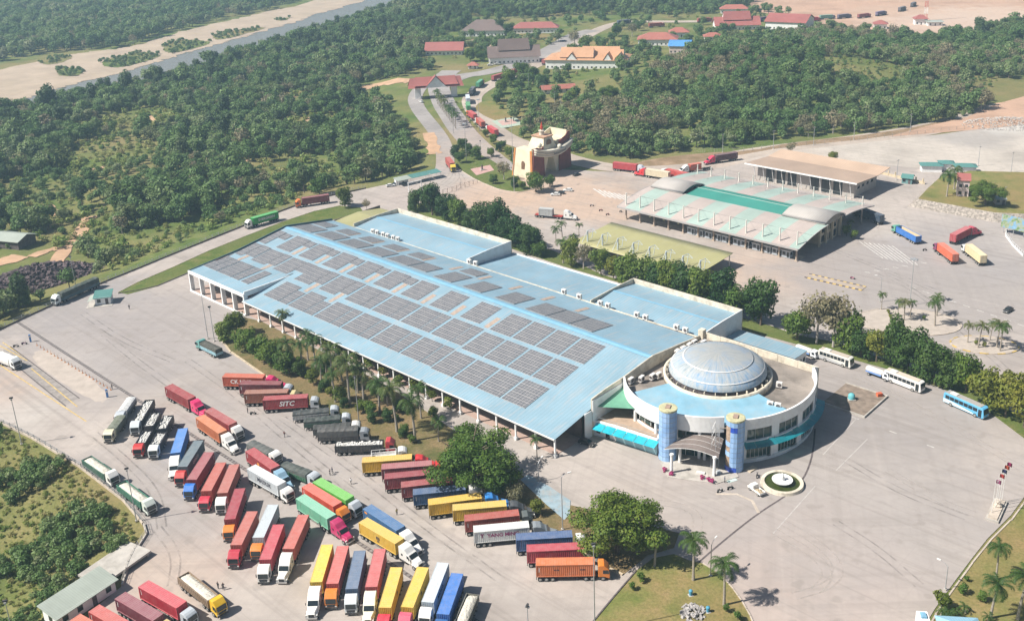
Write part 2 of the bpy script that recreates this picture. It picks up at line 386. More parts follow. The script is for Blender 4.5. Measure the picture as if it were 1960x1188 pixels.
# roads to the town
def road(name, px, wd, m, z=0.004, sm=2):
    ln = smooth_line([P2(*q) for q in px], sm); return sheet(name, strip_poly(ln, wd), z, m), ln
_, RL_LEFT = road('road', [(850, 334), (853, 305), (849, 275), (833, 249), (813, 225), (799, 206), (793, 190), (799, 174), (812, 163), (830, 150)], 9.5, M_asphalt, 0.006)
_, RL_MAIN = road('road', [(985, 340), (945, 308), (912, 280), (882, 248), (865, 222), (853, 205), (845, 187), (838, 166), (848, 147), (864, 135)], 15, M_asphalt, 0.010)
QPX = [(1215, 326), (1130, 316), (1040, 288), (985, 272), (955, 256), (925, 232), (907, 208), (901, 190), (912, 177), (940, 161), (1000, 136), (1060, 108), (1090, 88), (1120, 70), (1160, 50), (1200, 41), (1300, 42), (1400, 40), (1560, 35), (1620, 30), (1690, 16), (1730, 2), (1790, -20)]
_, RL_Q = road('road', QPX, 13, M_dustroad, 0.014)
road('road', [(840, 166), (880, 145), (930, 140), (1000, 120), (1060, 92), (1100, 66), (1135, 58)], 16, M_asphalt, 0.018)
road('road', [(1205, 327), (1300, 322), (1352, 314), (1420, 298), (1500, 286), (1700, 262), (1850, 232), (1900, 205), (1990, 160)], 20, M_dustroad, 0.012)
# dusty aprons and pads
sheet('gravel_pad', [P2(*q) for q in [(1395, 312), (1500, 290), (1700, 268), (1850, 252), (2000, 235), (2150, 240), (2100, 330), (1960, 345), (1850, 330), (1760, 322), (1650, 312), (1560, 300), (1480, 302)]], 0.02, M_gravelpad)
sheet('earth_clearing', [P2(*q) for q in [(1425, 0), (1450, 22), (1540, 42), (1620, 52), (1720, 66), (1800, 72), (1850, 62), (1960, 38), (2200, 20), (2300, -60), (1800, -80), (1400, -70), (1390, -20)]], 0.03, M_dirt)
sheet('earth_clearing', [P2(*q) for q in [(1890, 175), (1920, 160), (2010, 140), (2080, 190), (2000, 235), (1850, 250), (1700, 262), (1780, 240), (1850, 225), (1905, 200)]], 0.034, M_dirt)
for i, px in enumerate([[(905, 205), (930, 190), (985, 205), (1040, 235), (1020, 255), (960, 235), (925, 222)], [(1055, 178), (1085, 165), (1140, 150), (1150, 165), (1100, 190)], [(1180, 160), (1240, 175), (1210, 190), (1150, 180)], [(875, 80), (920, 72), (990, 85), (960, 100), (900, 105)],
                         [(960, 62), (1080, 66), (1060, 80), (990, 80)], [(990, 60), (1050, 70), (1010, 75), (960, 66)], [(1100, 92), (1160, 70), (1220, 75), (1200, 90)]]):
    sheet('bare_ground', smooth_poly([P2(*q) for q in px], 2), 0.03 + i*0.002, M_grass)
sheet('earth_verge', smooth_poly([P2(*q) for q in [(1200, 318), (1240, 305), (1350, 292), (1430, 290), (1520, 272), (1700, 254), (1850, 222), (1860, 232), (1700, 262), (1500, 282), (1420, 296), (1330, 312), (1260, 318)]], 1), 0.026, grass_mat('earth_verge', [(.16, .12, .06), (.24, .17, .10), (.33, .23, .15), (.42, .30, .2), (.36, .25, .16)], .1))

# grass laid over the paving: ramp verge, near lawn, right lawn, tree strips
def lawn(name, px, m=M_grass, z=0.10, sm=0):
    poly = [P2(*q) for q in px]
    if sm: poly = smooth_poly(poly, sm)
    return sheet(name, poly, z, m, thick=0.14)
lawn('verge', [(226, 560), (262, 541), (330, 512), (400, 480), (470, 452), (540, 425), (600, 405), (650, 394), (690, 398), (700, 412), (640, 420), (545, 438), (362, 521), (300, 548), (245, 563)], M_turf)
lawn('lawn', [(1218, 1092), (1250, 1068), (1290, 1060), (1318, 1072), (1345, 1078), (1378, 1098), (1402, 1125), (1420, 1150), (1436, 1178), (1450, 1215), (1470, 1300), (1060, 1300), (1135, 1190), (1175, 1142)])
lawn('lawn', [(1975, 942), (1940, 990), (1897, 1033), (1866, 1071), (1836, 1112), (1797, 1166), (1770, 1215), (1730, 1300), (2150, 1300), (2200, 930)])
# strip between the parked trucks and the hall
STRIP_PX = [(416, 640), (440, 672), (520, 728), (600, 782), (680, 830), (760, 880), (850, 940), (940, 985), (1020, 1010), (1085, 1040), (1150, 1080), (1192, 1100), (1240, 1062), (1290, 1048), (1300, 1020), (1220, 1000), (1130, 975), (1085, 965), (1020, 925), (960, 880), (900, 845), (820, 790), (740, 738), (650, 690), (560, 645), (500, 615), (470, 608)]
lawn('planted_strip', STRIP_PX, grass_mat('strip_lawn', [(.07, .10, .025), (.13, .125, .05), (.22, .17, .085), (.32, .22, .13), (.27, .18, .10)], .15))  # greens and browns of the strip's own grass
# strip behind the hall
lawn('planted_strip', [(785, 385), (850, 400), (920, 425), (1000, 462), (1060, 480), (1150, 525), (1250, 555), (1330, 580), (1420, 608), (1480, 625), (1520, 640), (1600, 655), (1700, 690), (1800, 720), (1860, 745), (1960, 800), (2050, 850), (2050, 905), (1960, 838), (1880, 778), (1800, 742), (1720, 712), (1640, 690), (1560, 668), (1500, 652), (1425, 632), (1330, 600), (1200, 545), (1080, 510), (985, 478), (880, 440), (780, 400)], M_turf, 0.09)
lawn('lawn', [(868, 318), (885, 300), (900, 292), (930, 300), (958, 318), (988, 330), (1000, 352), (1020, 362), (990, 368), (955, 362), (925, 350), (905, 340)], M_turf, 0.08, 1)
# mound with stone facing on the right
MOUND = [P2(*q) for q in [(1738, 395), (1760, 372), (1790, 345), (1850, 335), (1960, 338), (2150, 350), (2150, 450), (2010, 425), (1960, 428), (1900, 425), (1820, 410)]]
mt = [(Vector(p)*0.9 + (sum((Vector(q) for q in MOUND), Vector((0, 0)))/len(MOUND))*0.1) for p in MOUND]
M_rip = mat('stone_pitching', (0.36, 0.32, 0.28), 0.95, 0.4, 1.1, dirt=(.16, .14, .12), dirt_amt=.6, dirt_scale=.9, bmp=.2)
mm = MB(); n = len(MOUND); mm.add([(p[0], p[1], -0.05) for p in MOUND] + [(p[0], p[1], 3.2) for p in mt], [(i, (i+1) % n, (i+1) % n+n, i+n) for i in range(n)], 0)
mm.add([(p[0], p[1], 3.2) for p in mt], [tuple(range(n))], 1)
tag(mm.build('embankment', [M_rip, M_grass]), kind='structure')
# river, sand and far bank
def rp(pts): return [P2(u, v, RZ) for u, v in pts]
sheet('river', rp([(-500, 345), (-200, 277), (0, 222), (150, 196), (260, 172), (400, 130), (520, 95), (600, 68), (680, 38), (760, 8), (860, -36), (780, -60), (640, -8), (600, 12), (520, 40), (440, 68), (330, 95), (200, 125), (80, 150), (0, 165), (-300, 250)]), RZ + 0.15, M_water)
def jag(pts, amp=4.0, sub=5, seed=1):
    rr = random.Random(seed); q = []
    for i in range(len(pts)):
        a = Vector(pts[i]); b = Vector(pts[(i+1) % len(pts)])
        for k in range(sub):
            p = a + (b-a)*(k/sub); q.append((p.x + rr.uniform(-amp, amp), p.y + rr.uniform(-amp, amp)))
    return q
sheet('sand_bank', jag(smooth_poly(rp([(-400, 225), (-100, 160), (60, 120), (150, 102), (250, 92), (320, 68), (420, 44), (520, 22), (620, -6), (700, -20), (735, -12), (680, 8), (600, 29), (570, 42), (500, 62), (455, 74), (400, 90), (330, 110), (280, 124), (235, 140), (185, 152), (145, 160), (110, 172), (60, 186), (0, 200), (-300, 266)]), 1)), RZ + 0.30, M_sand)
SANDGREEN = [[(72, 118), (130, 105), (140, 112), (110, 124), (80, 125)], [(110, 132), (150, 130), (165, 140), (140, 148), (110, 146)], [(190, 118), (260, 100), (310, 104), (300, 112), (240, 130), (200, 130)], [(310, 85), (350, 76), (405, 80), (395, 88), (330, 104), (312, 98)], [(405, 68), (440, 60), (510, 52), (500, 58), (440, 74), (410, 78)], [(420, 62), (460, 60), (440, 66)], [(520, 38), (560, 34), (540, 42)]]
for i, px in enumerate(SANDGREEN):
    sheet('reed_patch', jag(smooth_poly(rp(px), 2), 1.5, 2, i), RZ + 0.5 + i*.01, M_wild)
# bare tracks in the scrub on the left
M_track = mat('laterite_track', (0.50, 0.32, 0.20), 0.95, 0.12, 0.2, dirt=(.3, .2, .12), dirt_amt=.5)
def draped(name, pts, wd, m, lift=0.25):
    ln = smooth_line([(p.x, p.y) for p in (GT(*q) for q in pts)], 2); mb = MB(); rr = random.Random(3)
    L = []
    for i, p in enumerate(ln):
        a = Vector(ln[max(i-1, 0)]); b = Vector(ln[min(i+1, len(ln)-1)]); d = (b-a).normalized(); nn = Vector((-d.y, d.x)); w2 = wd*rr.uniform(.35, .65)
        for s in (1, -1):
            q = Vector(p)+nn*w2*s; L.append((q.x, q.y, float(land_z(np.array([q.x]), np.array([q.y]))[0])+lift))
    mb.add(L, [(2*i, 2*i+1, 2*i+3, 2*i+2) for i in range(len(ln)-1)]); o = mb.build(name, m); o['kind'] = 'structure'; return o
for px, wd in [([(105, 505), (130, 470), (150, 450), (165, 430), (172, 415)], 6), ([(60, 492), (95, 478), (120, 476)], 5), ([(88, 392), (100, 402), (112, 412)], 5), ([(168, 325), (190, 322), (204, 320)], 5), ([(283, 220), (295, 232), (310, 240)], 3), ([(460, 305), (472, 318), (468, 335)], 6), ([(545, 182), (560, 188)], 8), ([(580, 190), (600, 196), (625, 190)], 8), ([(590, 225), (600, 238), (640, 236)], 6), ([(532, 110), (540, 120)], 6), ([(690, 170), (730, 160), (790, 155)], 14), ([(820, 255), (828, 275), (832, 295)], 7), ([(40, 490), (0, 505), (-60, 520)], 10)]:
    draped('track', px, wd, M_track)
# ------------------------------------------------------------------ the long hall with the blue roof
WA = Vector((-125.59, 340.57, 0)); WANG = math.atan2(-119.5, 129.1)
def roof_mat(name, col, stain, pitch=1.0, amt=.5, axis=1):
    m, t, p = base_mat(name); v = coords(t, False)
    sp = _n(t, 'ShaderNodeSeparateXYZ'); t.links.new(v, sp.inputs[0])
    ph = math_n(t, 'MULTIPLY', sp.outputs[0 if axis == 1 else 1], 2*math.pi/pitch); s = math_n(t, 'SINE', ph)
    n1 = noise_tex(t, v, 0.09, 5, .6)
    mp = _n(t, 'ShaderNodeMapping'); mp.inputs['Scale'].default_value = (1.3, .10, 1) if axis == 1 else (.10, 1.3, 1); t.links.new(v, mp.inputs[0])
    n2 = noise_tex(t, mp.outputs[0], 0.8, 5, .6)
    c = ramp(t, n1, [(.3, [x*.86 for x in col]), (.7, [min(1, x*1.08) for x in col])])
    c = mixc(t, ramp(t, n2, [(.50, 0.0), (.72, amt)]), c, stain)
    c = mixc(t, ramp(t, s, [(.72, 0.0), (.98, .38)]), c, [x*.6 for x in col])
    t.links.new(c, p.inputs['Base Color']); p.inputs['Roughness'].default_value = .5; p.inputs['Specular IOR Level'].default_value = .35
    return m
M_blue = roof_mat('blue_roof_sheet', (0.245, 0.375, 0.455), (.37, .39, .40), 1.05, .8)
M_blued = roof_mat('blue_roof_sheet_worn', (0.235, 0.365, 0.45), (.36, .38, .385), 1.05, .75)
M_bluer = mat('blue_ridge_cap', (0.21, 0.42, 0.57), .5, .06, .5)
M_olive = roof_mat('olive_roof_sheet', (0.37, 0.35, 0.17), (.42, .40, .3), 1.0, .4)
M_sky = mat('weathered_skylight_sheet', (0.42, 0.33, 0.27), .6, .2, .8, world=False)
M_pv = None
def pv_mat():
    m, t, p = base_mat('solar_cell_glass'); v = coords(t, False)
    n1 = noise_tex(t, v, .35, 4)
    c = ramp(t, n1, [(.3, (.120, .126, .142)), (.7, (.185, .188, .198))])  # base greyed to stand in for sky reflected in the panels
    t.links.new(c, p.inputs['Base Color']); p.inputs['Roughness'].default_value = .38; p.inputs['Specular IOR Level'].default_value = .5; return m
M_pv = pv_mat(); M_pvf = mat('panel_frame', (.50, .48, .47), .5, .1, 1.0)
M_inner = mat('shade_darkened_wall', (.16, .12, .11), .95, .15, .4)  # wall colour darkened to carry the shade under the roof
M_tile = mat('pink_tile_floor', (.42, .30, .25), .8, .1, .8)
wh = thing('warehouse', 'long warehouse hall with light blue sheet roof carrying rows of solar panels', 'warehouse', WA, WANG)
LS = 176.0
def rid(s): return 42.8 - 2.4*s/LS                 # ridge distance from the front
def rt(t_, s): return t_*(1 - .056*s/LS)
def zf(s, t_): return 5.75 + (12.45-5.75)*min(t_/rid(s), 1.0)
def zb(s, t_): return 12.45 - (t_-rid(s))*0.150
Z_CAN, T_CAN, S_CAN = 7.9, 20.6, 36.0
# roof slopes
m = MB()
def roofquad(m, pts, th=.12, mi=0):
    n = len(pts); m.add([(a, b, c) for a, b, c in pts] + [(a, b, c-th) for a, b, c in pts], [tuple(range(n)), tuple(range(2*n-1, n-1, -1))] + [(i, i+n, (i+1) % n+n, (i+1) % n) for i in range(n)], mi)
zc = zf(S_CAN, T_CAN)
for s0, s1 in ((S_CAN, LS),):
    roofquad(m, [(s0, -.6, zf(s0, -.6)), (s1, -.6, zf(s1, -.6)), (s1, rid(s1), 12.45), (s0, rid(s0), 12.45)])
m.build('roof', M_blue, wh)
m = MB(); roofquad(m, [(0.35, T_CAN, zf(0, T_CAN)), (S_CAN-.01, T_CAN, zc), (S_CAN-.01, rid(S_CAN), 12.45), (0.35, rid(0), 12.45)])
roofquad(m, [(0.35, .45, Z_CAN-.25), (S_CAN-.35, .45, Z_CAN-.25), (S_CAN-.35, T_CAN, zc+.02), (0.35, T_CAN, zc+.02)])
m.build('roof', M_blue, wh)
m = MB(); roofquad(m, [(.35, rid(0), 12.43), (LS, rid(LS), 12.43), (LS, 64.6, zb(LS, 64.6)), (.35, 64.6, zb(0, 64.6))]); m.build('roof', M_blued, wh)
# ridge cap, canopy frame, front fascia and gutters
m = MB()
for sgn in (-1, 1):
    m.add([(0.3, rid(0), 12.62), (LS, rid(LS), 12.62), (LS, rid(LS)+sgn*1.1, 12.62-.20), (.3, rid(0)+sgn*1.1, 12.62-.20)], [(0, 1, 2, 3)])
m.build('ridge_cap', M_bluer, wh)
m = MB(); m.box(0, S_CAN, 0, .4, Z_CAN-1.15, Z_CAN); m.box(S_CAN-.35, S_CAN, .4, T_CAN, zc-2.2, zc-.35); m.build('fascia_beam', M_white, wh)
m = MB(); m.box(S_CAN, LS, -.85, -.6, 5.35, 5.68); m.build('gutter', M_steelw, wh)
m = MB(); m.add([(0, 0, Z_CAN), (0, T_CAN, zf(0, T_CAN)+.7), (0, rid(0), 13.1), (0, 64.6, 9.9), (0, 64.6, 0), (0, 0, 0)] + [(.3, 0, Z_CAN), (.3, T_CAN, zf(0, T_CAN)+.7), (.3, rid(0), 13.1), (.3, 64.6, 9.9), (.3, 64.6, 0), (.3, 0, 0)],
                  [(0, 1, 2, 3, 9, 8, 7, 6)[:0] or (0, 1, 7, 6), (1, 2, 8, 7), (2, 3, 9, 8)])
m.box(0, .3, 20, 64.6, 0, 9.4); m.add([(.15, 0, Z_CAN-1.0), (.15, 0, Z_CAN), (.15, T_CAN, zf(0, T_CAN)+.7), (.15, rid(0), 13.1), (.15, 64.6, 9.9), (.15, 64.6, 8.5), (.15, 20, 8.0)], [(0, 1, 2, 3, 4, 5, 6)])
m.build('gable_wall', mat('dark_teal_flashing', (.05, .12, .15), .6, .1), wh)
# walls under the roof
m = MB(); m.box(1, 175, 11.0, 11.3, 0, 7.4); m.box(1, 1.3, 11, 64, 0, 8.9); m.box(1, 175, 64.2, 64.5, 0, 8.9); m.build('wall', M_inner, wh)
m = MB(); m.box(.4, LS-1, .9, 10.9, -.05, .14); m.build('arcade_floor', M_tile, wh)
for i in range(11):
    s = 46 + i*11.6
    mb = MB().box(s, s+4.2, 10.88, 10.98, .16, 4.4); mb.build('bay_door', M_galv, wh)
colm = MB(); colm.box(-.2, .2, -.2, .2, 0, 5.45); colm.box(-.42, .42, -.42, .42, 0, .8); colm = colm.mesh('column', [M_white])
for i in range(20): ob('column', colm, wh, (43.9 + i*6.94 if i < 19 else 175.4, .1, 0))
pier = MB(); pier.box(-.3, .3, 0, 1.5, 0, 6.78); pier = pier.mesh('pier', [M_white])
for i in range(6): ob('pier', pier, wh, (.32 + i*7.08, .02, 0))
m = MB(); m.box(0.1, 36, -.35, -.05, -.02, .55); m.build('plinth_kerb', M_white, wh)
# right gable parapet
pp = [(13.8, 9.0), (13.8, 10.9), (20, 11.5), (28, 11.75), (rid(LS), 12.9), (64.8, 10.1), (64.8, 0), (13.8, 0)]
m = MB(); m.add([(LS, a, b) for a, b in pp] + [(LS+.3, a, b) for a, b in pp], [tuple(range(8)), tuple(range(15, 7, -1))] + [(i, i+8, (i+1) % 8+8, (i+1) % 8) for i in range(8)]); m.build('parapet', M_cream, wh)
m = MB(); m.box(LS, LS+.3, 11, 13.78, 0, 7.6); m.build('wall', M_white, wh)
# skylight strips
skm = MB().box(0, 1.75, 0, 6.0, 0, .05).mesh('skylight', [M_sky])
sl_f = math.atan2(12.45-5.75, 42); sl_b = -math.atan(.150)
def on_roof(name, me, s, t_, ang, lift):
    z = zf(s, t_) if ang > 0 else zb(s, t_)
    if ang > 0 and s < S_CAN-.5 and t_ < T_CAN-3:
        z = 7.65+(zc+.02-7.65)*(t_-.45)/(T_CAN-.45); ang = math.atan2(zc+.02-7.65, T_CAN-.45)
    o = ob(name, me, wh, (s, t_, z + lift)); o.rotation_euler = (ang, 0, 0); return o
for k in range(9):
    if k < 8: on_roof('skylight', skm, 22.2 + 14.2*k + (0 if k < 7 else .8), rt(29.6, 22+14.2*k), sl_f, .03)
for s, t_ in ((6.8, 15.2), (21.9, 14.8), (50.2, 14.4), (64.0, 14.2)): on_roof('skylight', skm, s, t_, sl_f, .03)
for k in range(1, 10): on_roof('skylight', skm, 8.5 + 14.2*k, 54.2, sl_b, .03)
# solar arrays (module 1.07 x 2.0 m)
_arr = {}
def array_mesh(nx, ny):
    if (nx, ny) in _arr: return _arr[(nx, ny)]
    a, b = 1.07, 2.02; m = MB(); m.box(0, nx*a, 0, ny*b, .06, .15, 1)
    for i in range(nx):
        for j in range(ny):
            m.add([(i*a+.05, j*b+.07, .165), ((i+1)*a-.05, j*b+.07, .165), ((i+1)*a-.05, (j+1)*b-.07, .165), (i*a+.05, (j+1)*b-.07, .165)], [(0, 1, 2, 3)], 0)
            if True: m.add([(i*a+.05, (j+.5)*b-.03, .168), ((i+1)*a-.05, (j+.5)*b-.03, .168), ((i+1)*a-.05, (j+.5)*b+.03, .168), (i*a+.05, (j+.5)*b+.03, .168)], [(0, 1, 2, 3)], 1)
    _arr[(nx, ny)] = m.mesh('solar_array', [M_pv, M_pvf]); return _arr[(nx, ny)]
def arr(s, t_, nx, ny, back=False):
    o = on_roof('solar_array', array_mesh(nx, ny), s, t_, sl_b if back else sl_f, .03); return o
# upper row
arr(.9, 29.6, 4, 5); arr(5.6, 35.2, 4, 2)
for k in range(8):
    s = 11.8 + 14.2*k + (.3 if k >= 4 else 0); arr(s, rt(30.0, s), 8, 5)
    if k < 5: arr(s + 8.9, rt(35.6, s), 4, 2)
for k in range(4): arr(125.1 + 9.35*k, rt(29.4, 130), 8, 5)
# middle row
arr(.9, 18.4, 4, 5); arr(5.5, 20.6, 5, 4)
for k in range(8):
    s = 11.5 + 14.15*k; arr(s, rt(18.2, s), 8, 5)
    if k in (0, 2, 3): arr(s + 8.8, rt(20.4, s), 4, 4)
    elif k == 1: arr(s+8.8, 22.2, 5, 3)
    else: arr(s + 8.85, rt(18.2, s), 4, 5)
for k in range(4): arr(124.8 + 9.35*k, rt(17.3, 130), 8, 5)
# lower row
arr(.7, 5.9, 4, 5); arr(5.3, 5.9, 4, 5); arr(10.2, 5.9, 8, 5); arr(19.4, 5.9, 4, 5); arr(25.2, 5.9, 4, 5)
for k in range(6):
    s = 39.2 + 14.2*k; arr(s, rt(5.7, s), 8, 5); arr(s + 9.0, rt(5.7, s), 4, 4 if k < 2 else 5)
for k in range(4): arr(124.2 + 9.35*k, 4.9, 8, 5)
# back slope
for k in range(6):
    s = 1.2 + 14.0*k
    if s < 70: arr(s, 45.0, 11, 4, True); arr(s, 54.4, 8, 3, True)
for s in (83.6, 97.6, 112.3): arr(s, 43.6, 8, 5, True)
arr(83.6, 55.2, 8, 3, True); arr(69.8, 45.0, 8, 4, True)
for k in range(3): arr(126.0 + 9.1*k, 42.9, 8, 5, True)
# rear wings
def wing(s0, s1, zp, zr, ze, name):
    m = MB(); roofquad(m, [(s0+.3, 65.0, ze), (s1-.3, 65.0, ze), (s1-.3, 76.4, zr), (s0+.3, 76.4, zr)]); roofquad(m, [(s0+.3, 76.4, zr), (s1-.3, 76.4, zr), (s1-.3, 87.6, ze-.1), (s0+.3, 87.6, ze-.1)])
    m.build('wing_roof', M_blue, wh)
    m = MB(); m.box(s0, s1, 87.6, 88.0, 0, zp); m.build('parapet', M_cream, wh)
    for a in (s0, s1-.3):
        pl = [(65, 0), (65, zp-.2), (76.4, zp+.15), (87.6, zp), (87.6, 0)]
        mb = MB(); mb.add([(a, t_, z) for t_, z in pl] + [(a+.3, t_, z) for t_, z in pl], [tuple(range(4, -1, -1)), tuple(range(5, 10))] + [(i, (i+1) % 5, (i+1) % 5+5, i+5) for i in range(5)])
        mb.build('end_wall', M_white if a > s0 else M_cream, wh)
    mb = MB()
    for sg in (-1, 1): mb.add([(s0+.3, 76.4, zr+.06), (s1-.3, 76.4, zr+.06), (s1-.3, 76.4+sg*.5, zr+.03), (s0+.3, 76.4+sg*.5, zr+.03)], [(0, 1, 2, 3)])
    mb.build('ridge_cap', M_bluer, wh)
wing(13.4, 77.8, 10.7, 10.1, 9.0, 'A'); wing(134.0, 176.0, 9.9, 9.35, 8.3, 'C')
m = MB(); roofquad(m, [(77.9, 65, 7.4), (133.9, 65, 7.4), (133.9, 88, 5.7), (77.9, 88, 5.7)]); m.build('wing_roof', M_blued, wh)
m = MB(); m.box(77.9, 133.9, 88, 88.3, 0, 6.1); m.build('parapet', M_white, wh)
m = MB(); roofquad(m, [(-.6, 65.6, 8.2), (13.3, 65.6, 8.2), (13.3, 78, 9.0), (-.6, 78, 9.0)]); roofquad(m, [(-.6, 78, 9.0), (13.3, 78, 9.0), (13.3, 89.5, 7.6), (-.6, 89.5, 7.6)]); m.build('wing_roof', M_olive, wh)
m = MB(); m.box(-1.0, -.65, 65, 90, 0, 8.6); m.box(-1, 13.3, 89.6, 90, 0, 7.4); m.build('wall', M_darkc, wh)
m = MB(); roofquad(m, [(176.4, 78.2, 4.3), (199.4, 78.2, 4.3), (199.4, 85.8, 4.0), (176.4, 85.8, 4.0)]); m.build('annex_roof', M_blue, wh)
m = MB(); m.box(176.5, 199.2, 78.4, 85.6, 0, 3.9); m.build('annex_wall', M_white, wh)
for k in range(3): MB().box(199.2, 199.24, 79.3+k*2.1, 80.6+k*2.1, 1.0, 2.3).build('window', M_glass, wh)
# air conditioners on the rear gutter wall
acm = MB(); acm.box(-.55, .55, -.3, .3, .1, 1.1, 0); acm.tube((.1, -.3, .6), (.1, -.33, .6), .38, n=10, mi=1); acm.tube((-.55, 0, .6), (-.58, 0, .6), .3, n=8, mi=1); acm.box(-.5, .5, -.25, .25, -.25, .1, 1)
M_ac = mat('air_conditioner_case', (.72, .70, .66), .6, .08, 2, world=False)
acm = acm.mesh('air_conditioner', [M_ac, M_darkc])
for s, t_ in [(25.5, 64.9), (28, 65), (31.6, 65), (34.2, 65), (37.6, 65), (40.2, 65), (78.9, 65), (81.9, 65.1), (123, 65), (129.5, 65), (138.2, 65), (141.2, 65), (152.5, 65), (155.8, 65), (167.2, 65), (170.4, 65)]:
    o = ob('air_conditioner', acm, wh, (s, t_, 9.0), random.uniform(-.1, .1)); o.scale = (1.5, 1.5, 1.5)
m = MB(); m.box(14, 176, 64.62, 64.95, 8.2, 9.15); m.build('gutter_wall', M_cream, wh)

# ------------------------------------------------------------------ the round entrance building
rb = thing('round_hall', 'white round entrance building with a weathered blue and grey dome', 'building', WA, WANG)
CX, CY, R1 = 192.6, 45.0, 27.1          # outer wall
C2X, C2Y, R2 = 193.1, 39.4, 20.8        # recessed front arc
ZT = 12.1
def arc(cx, cy, r, a0, a1, n): return [(cx+r*math.cos(a0+(a1-a0)*i/n), cy+r*math.sin(a0+(a1-a0)*i/n)) for i in range(n+1)]
aR0 = math.atan2(25.2-CY, 209.5-CX); aR1 = math.atan2(62.8-CY, 213.0-CX)
arcR = arc(CX, CY, R1, aR0+.10, aR1, 36)
aL0 = math.atan2(26.4-C2Y, 177.0-C2X); aL1 = math.atan2(25.4-C2Y, 208.7-C2X)
arcL = arc(C2X, C2Y, R2, aL0+2*math.pi if aL0 < -3 else aL0, aL1, 30)
def wallstrip(line, z0, z1, th, cx, cy, mats, name, z0f=None, z1f=None):
    m = MB()
    for i in range(len(line)-1):
        for_pts = []
        for p in (line[i], line[i+1]):
            d = Vector((p[0]-cx, p[1]-cy)).normalized(); for_pts.append((p, (p[0]-d.x*th, p[1]-d.y*th)))
        (a, a2), (b, b2) = for_pts
        za0 = z0f(i) if z0f else z0; zb0 = z0f(i+1) if z0f else z0; za1 = z1f(i) if z1f else z1; zb1 = z1f(i+1) if z1f else z1
        m.add([(a[0], a[1], za0), (b[0], b[1], zb0), (b[0], b[1], zb1), (a[0], a[1], za1), (a2[0], a2[1], za0), (b2[0], b2[1], zb0), (b2[0], b2[1], zb1), (a2[0], a2[1], za1)],
              [(0, 1, 2, 3), (7, 6, 5, 4), (3, 2, 6, 7), (0, 4, 5, 1)])
    return m.build(name, mats, rb, smooth=False)
nR = len(arcR)
WIN = [(2, 8), (10, 16), (18, 24), (26, 31), (33, 35)]
# upper white band, then piers, sills and glass between them, on two floors
wallstrip(arcR, 9.3, ZT, .5, CX, CY, M_white, 'wall'); wallstrip(arcR, 5.6, 6.3, .5, CX, CY, M_white, 'wall'); wallstrip(arcR, 0, .7, .5, CX, CY, M_white, 'wall')
for z0, z1 in ((.7, 5.6), (6.3, 9.3)):
    cuts = [0] + [x for wn in WIN for x in wn] + [nR-1]
    for a, b in zip(cuts[::2], cuts[1::2]):
        if b > a: wallstrip(arcR[a:b+1], z0, z1, .5, CX, CY, M_white, 'pier')
    for a, b in WIN:
        seg = [(CX+(p[0]-CX)*.988, CY+(p[1]-CY)*.988) for p in arcR[a:b+1]]
        o = wallstrip(seg, z0+(.5 if z0 < 5 else 0), z1-(1.4 if z0 < 5 else 0), .08, CX, CY, M_glassg, 'window')
        if z0 < 5: wallstrip(arcR[a:b+1], z1-1.4, z1, .5, CX, CY, M_white, 'lintel')
        mf = MB()
        for i in range(a, b+1, 2 if z0 > 5 else 1):
            p = arcR[i]; d = Vector((p[0]-CX, p[1]-CY)).normalized(); q = (p[0]-d.x*.22, p[1]-d.y*.22)
            mf.tube((q[0], q[1], z0+(.5 if z0 < 5 else 0)), (q[0], q[1], z1-(1.4 if z0 < 5 else 0)), .045, n=4)
        fr = mf.build('window_frame', M_steelw, rb); fr.parent = o
        wallstrip(arc(CX, CY, R1+.25, aR0+.10+(aR1-aR0-.28)*a/36, aR0+.10+(aR1-aR0-.28)*b/36, b-a), z0-.35 if z0 > 5 else .85, z0-.02 if z0 > 5 else 1.15, .6, CX, CY, M_white, 'sill')
# teal glass canopy round the right side and its steel brackets
M_teal = mat('teal_canopy_glass', (.02, .30, .36), .25, .15, .5)
def tealmat():
    m = mat('teal_canopy_sheet', (.015, .27, .33), .3, .15, .5); p = m.node_tree.nodes['Principled BSDF']; p.inputs['Transmission Weight'].default_value = .35; return m
M_teal = tealmat()
for k in range(12):
    a0 = aR0+.15+(aR1-aR0-.36)*k/12; a1 = aR0+.15+(aR1-aR0-.36)*(k+1)/12-.006
    m = MB(); a_, b_ = arc(CX, CY, R1+.05, a0, a1, 3), arc(CX, CY, R1+2.3, a0, a1, 3)
    m.add([(p[0], p[1], 6.0) for p in a_] + [(p[0], p[1], 5.35) for p in b_], [(i, i+4, i+5, i+1) for i in range(3)]); m.build('canopy_panel', M_teal, rb)
    p, q_ = a_[0], b_[0]; MB().tube((p[0], p[1], 5.85), (q_[0], q_[1], 5.25), .07, n=4).build('canopy_bracket', M_teal, rb)
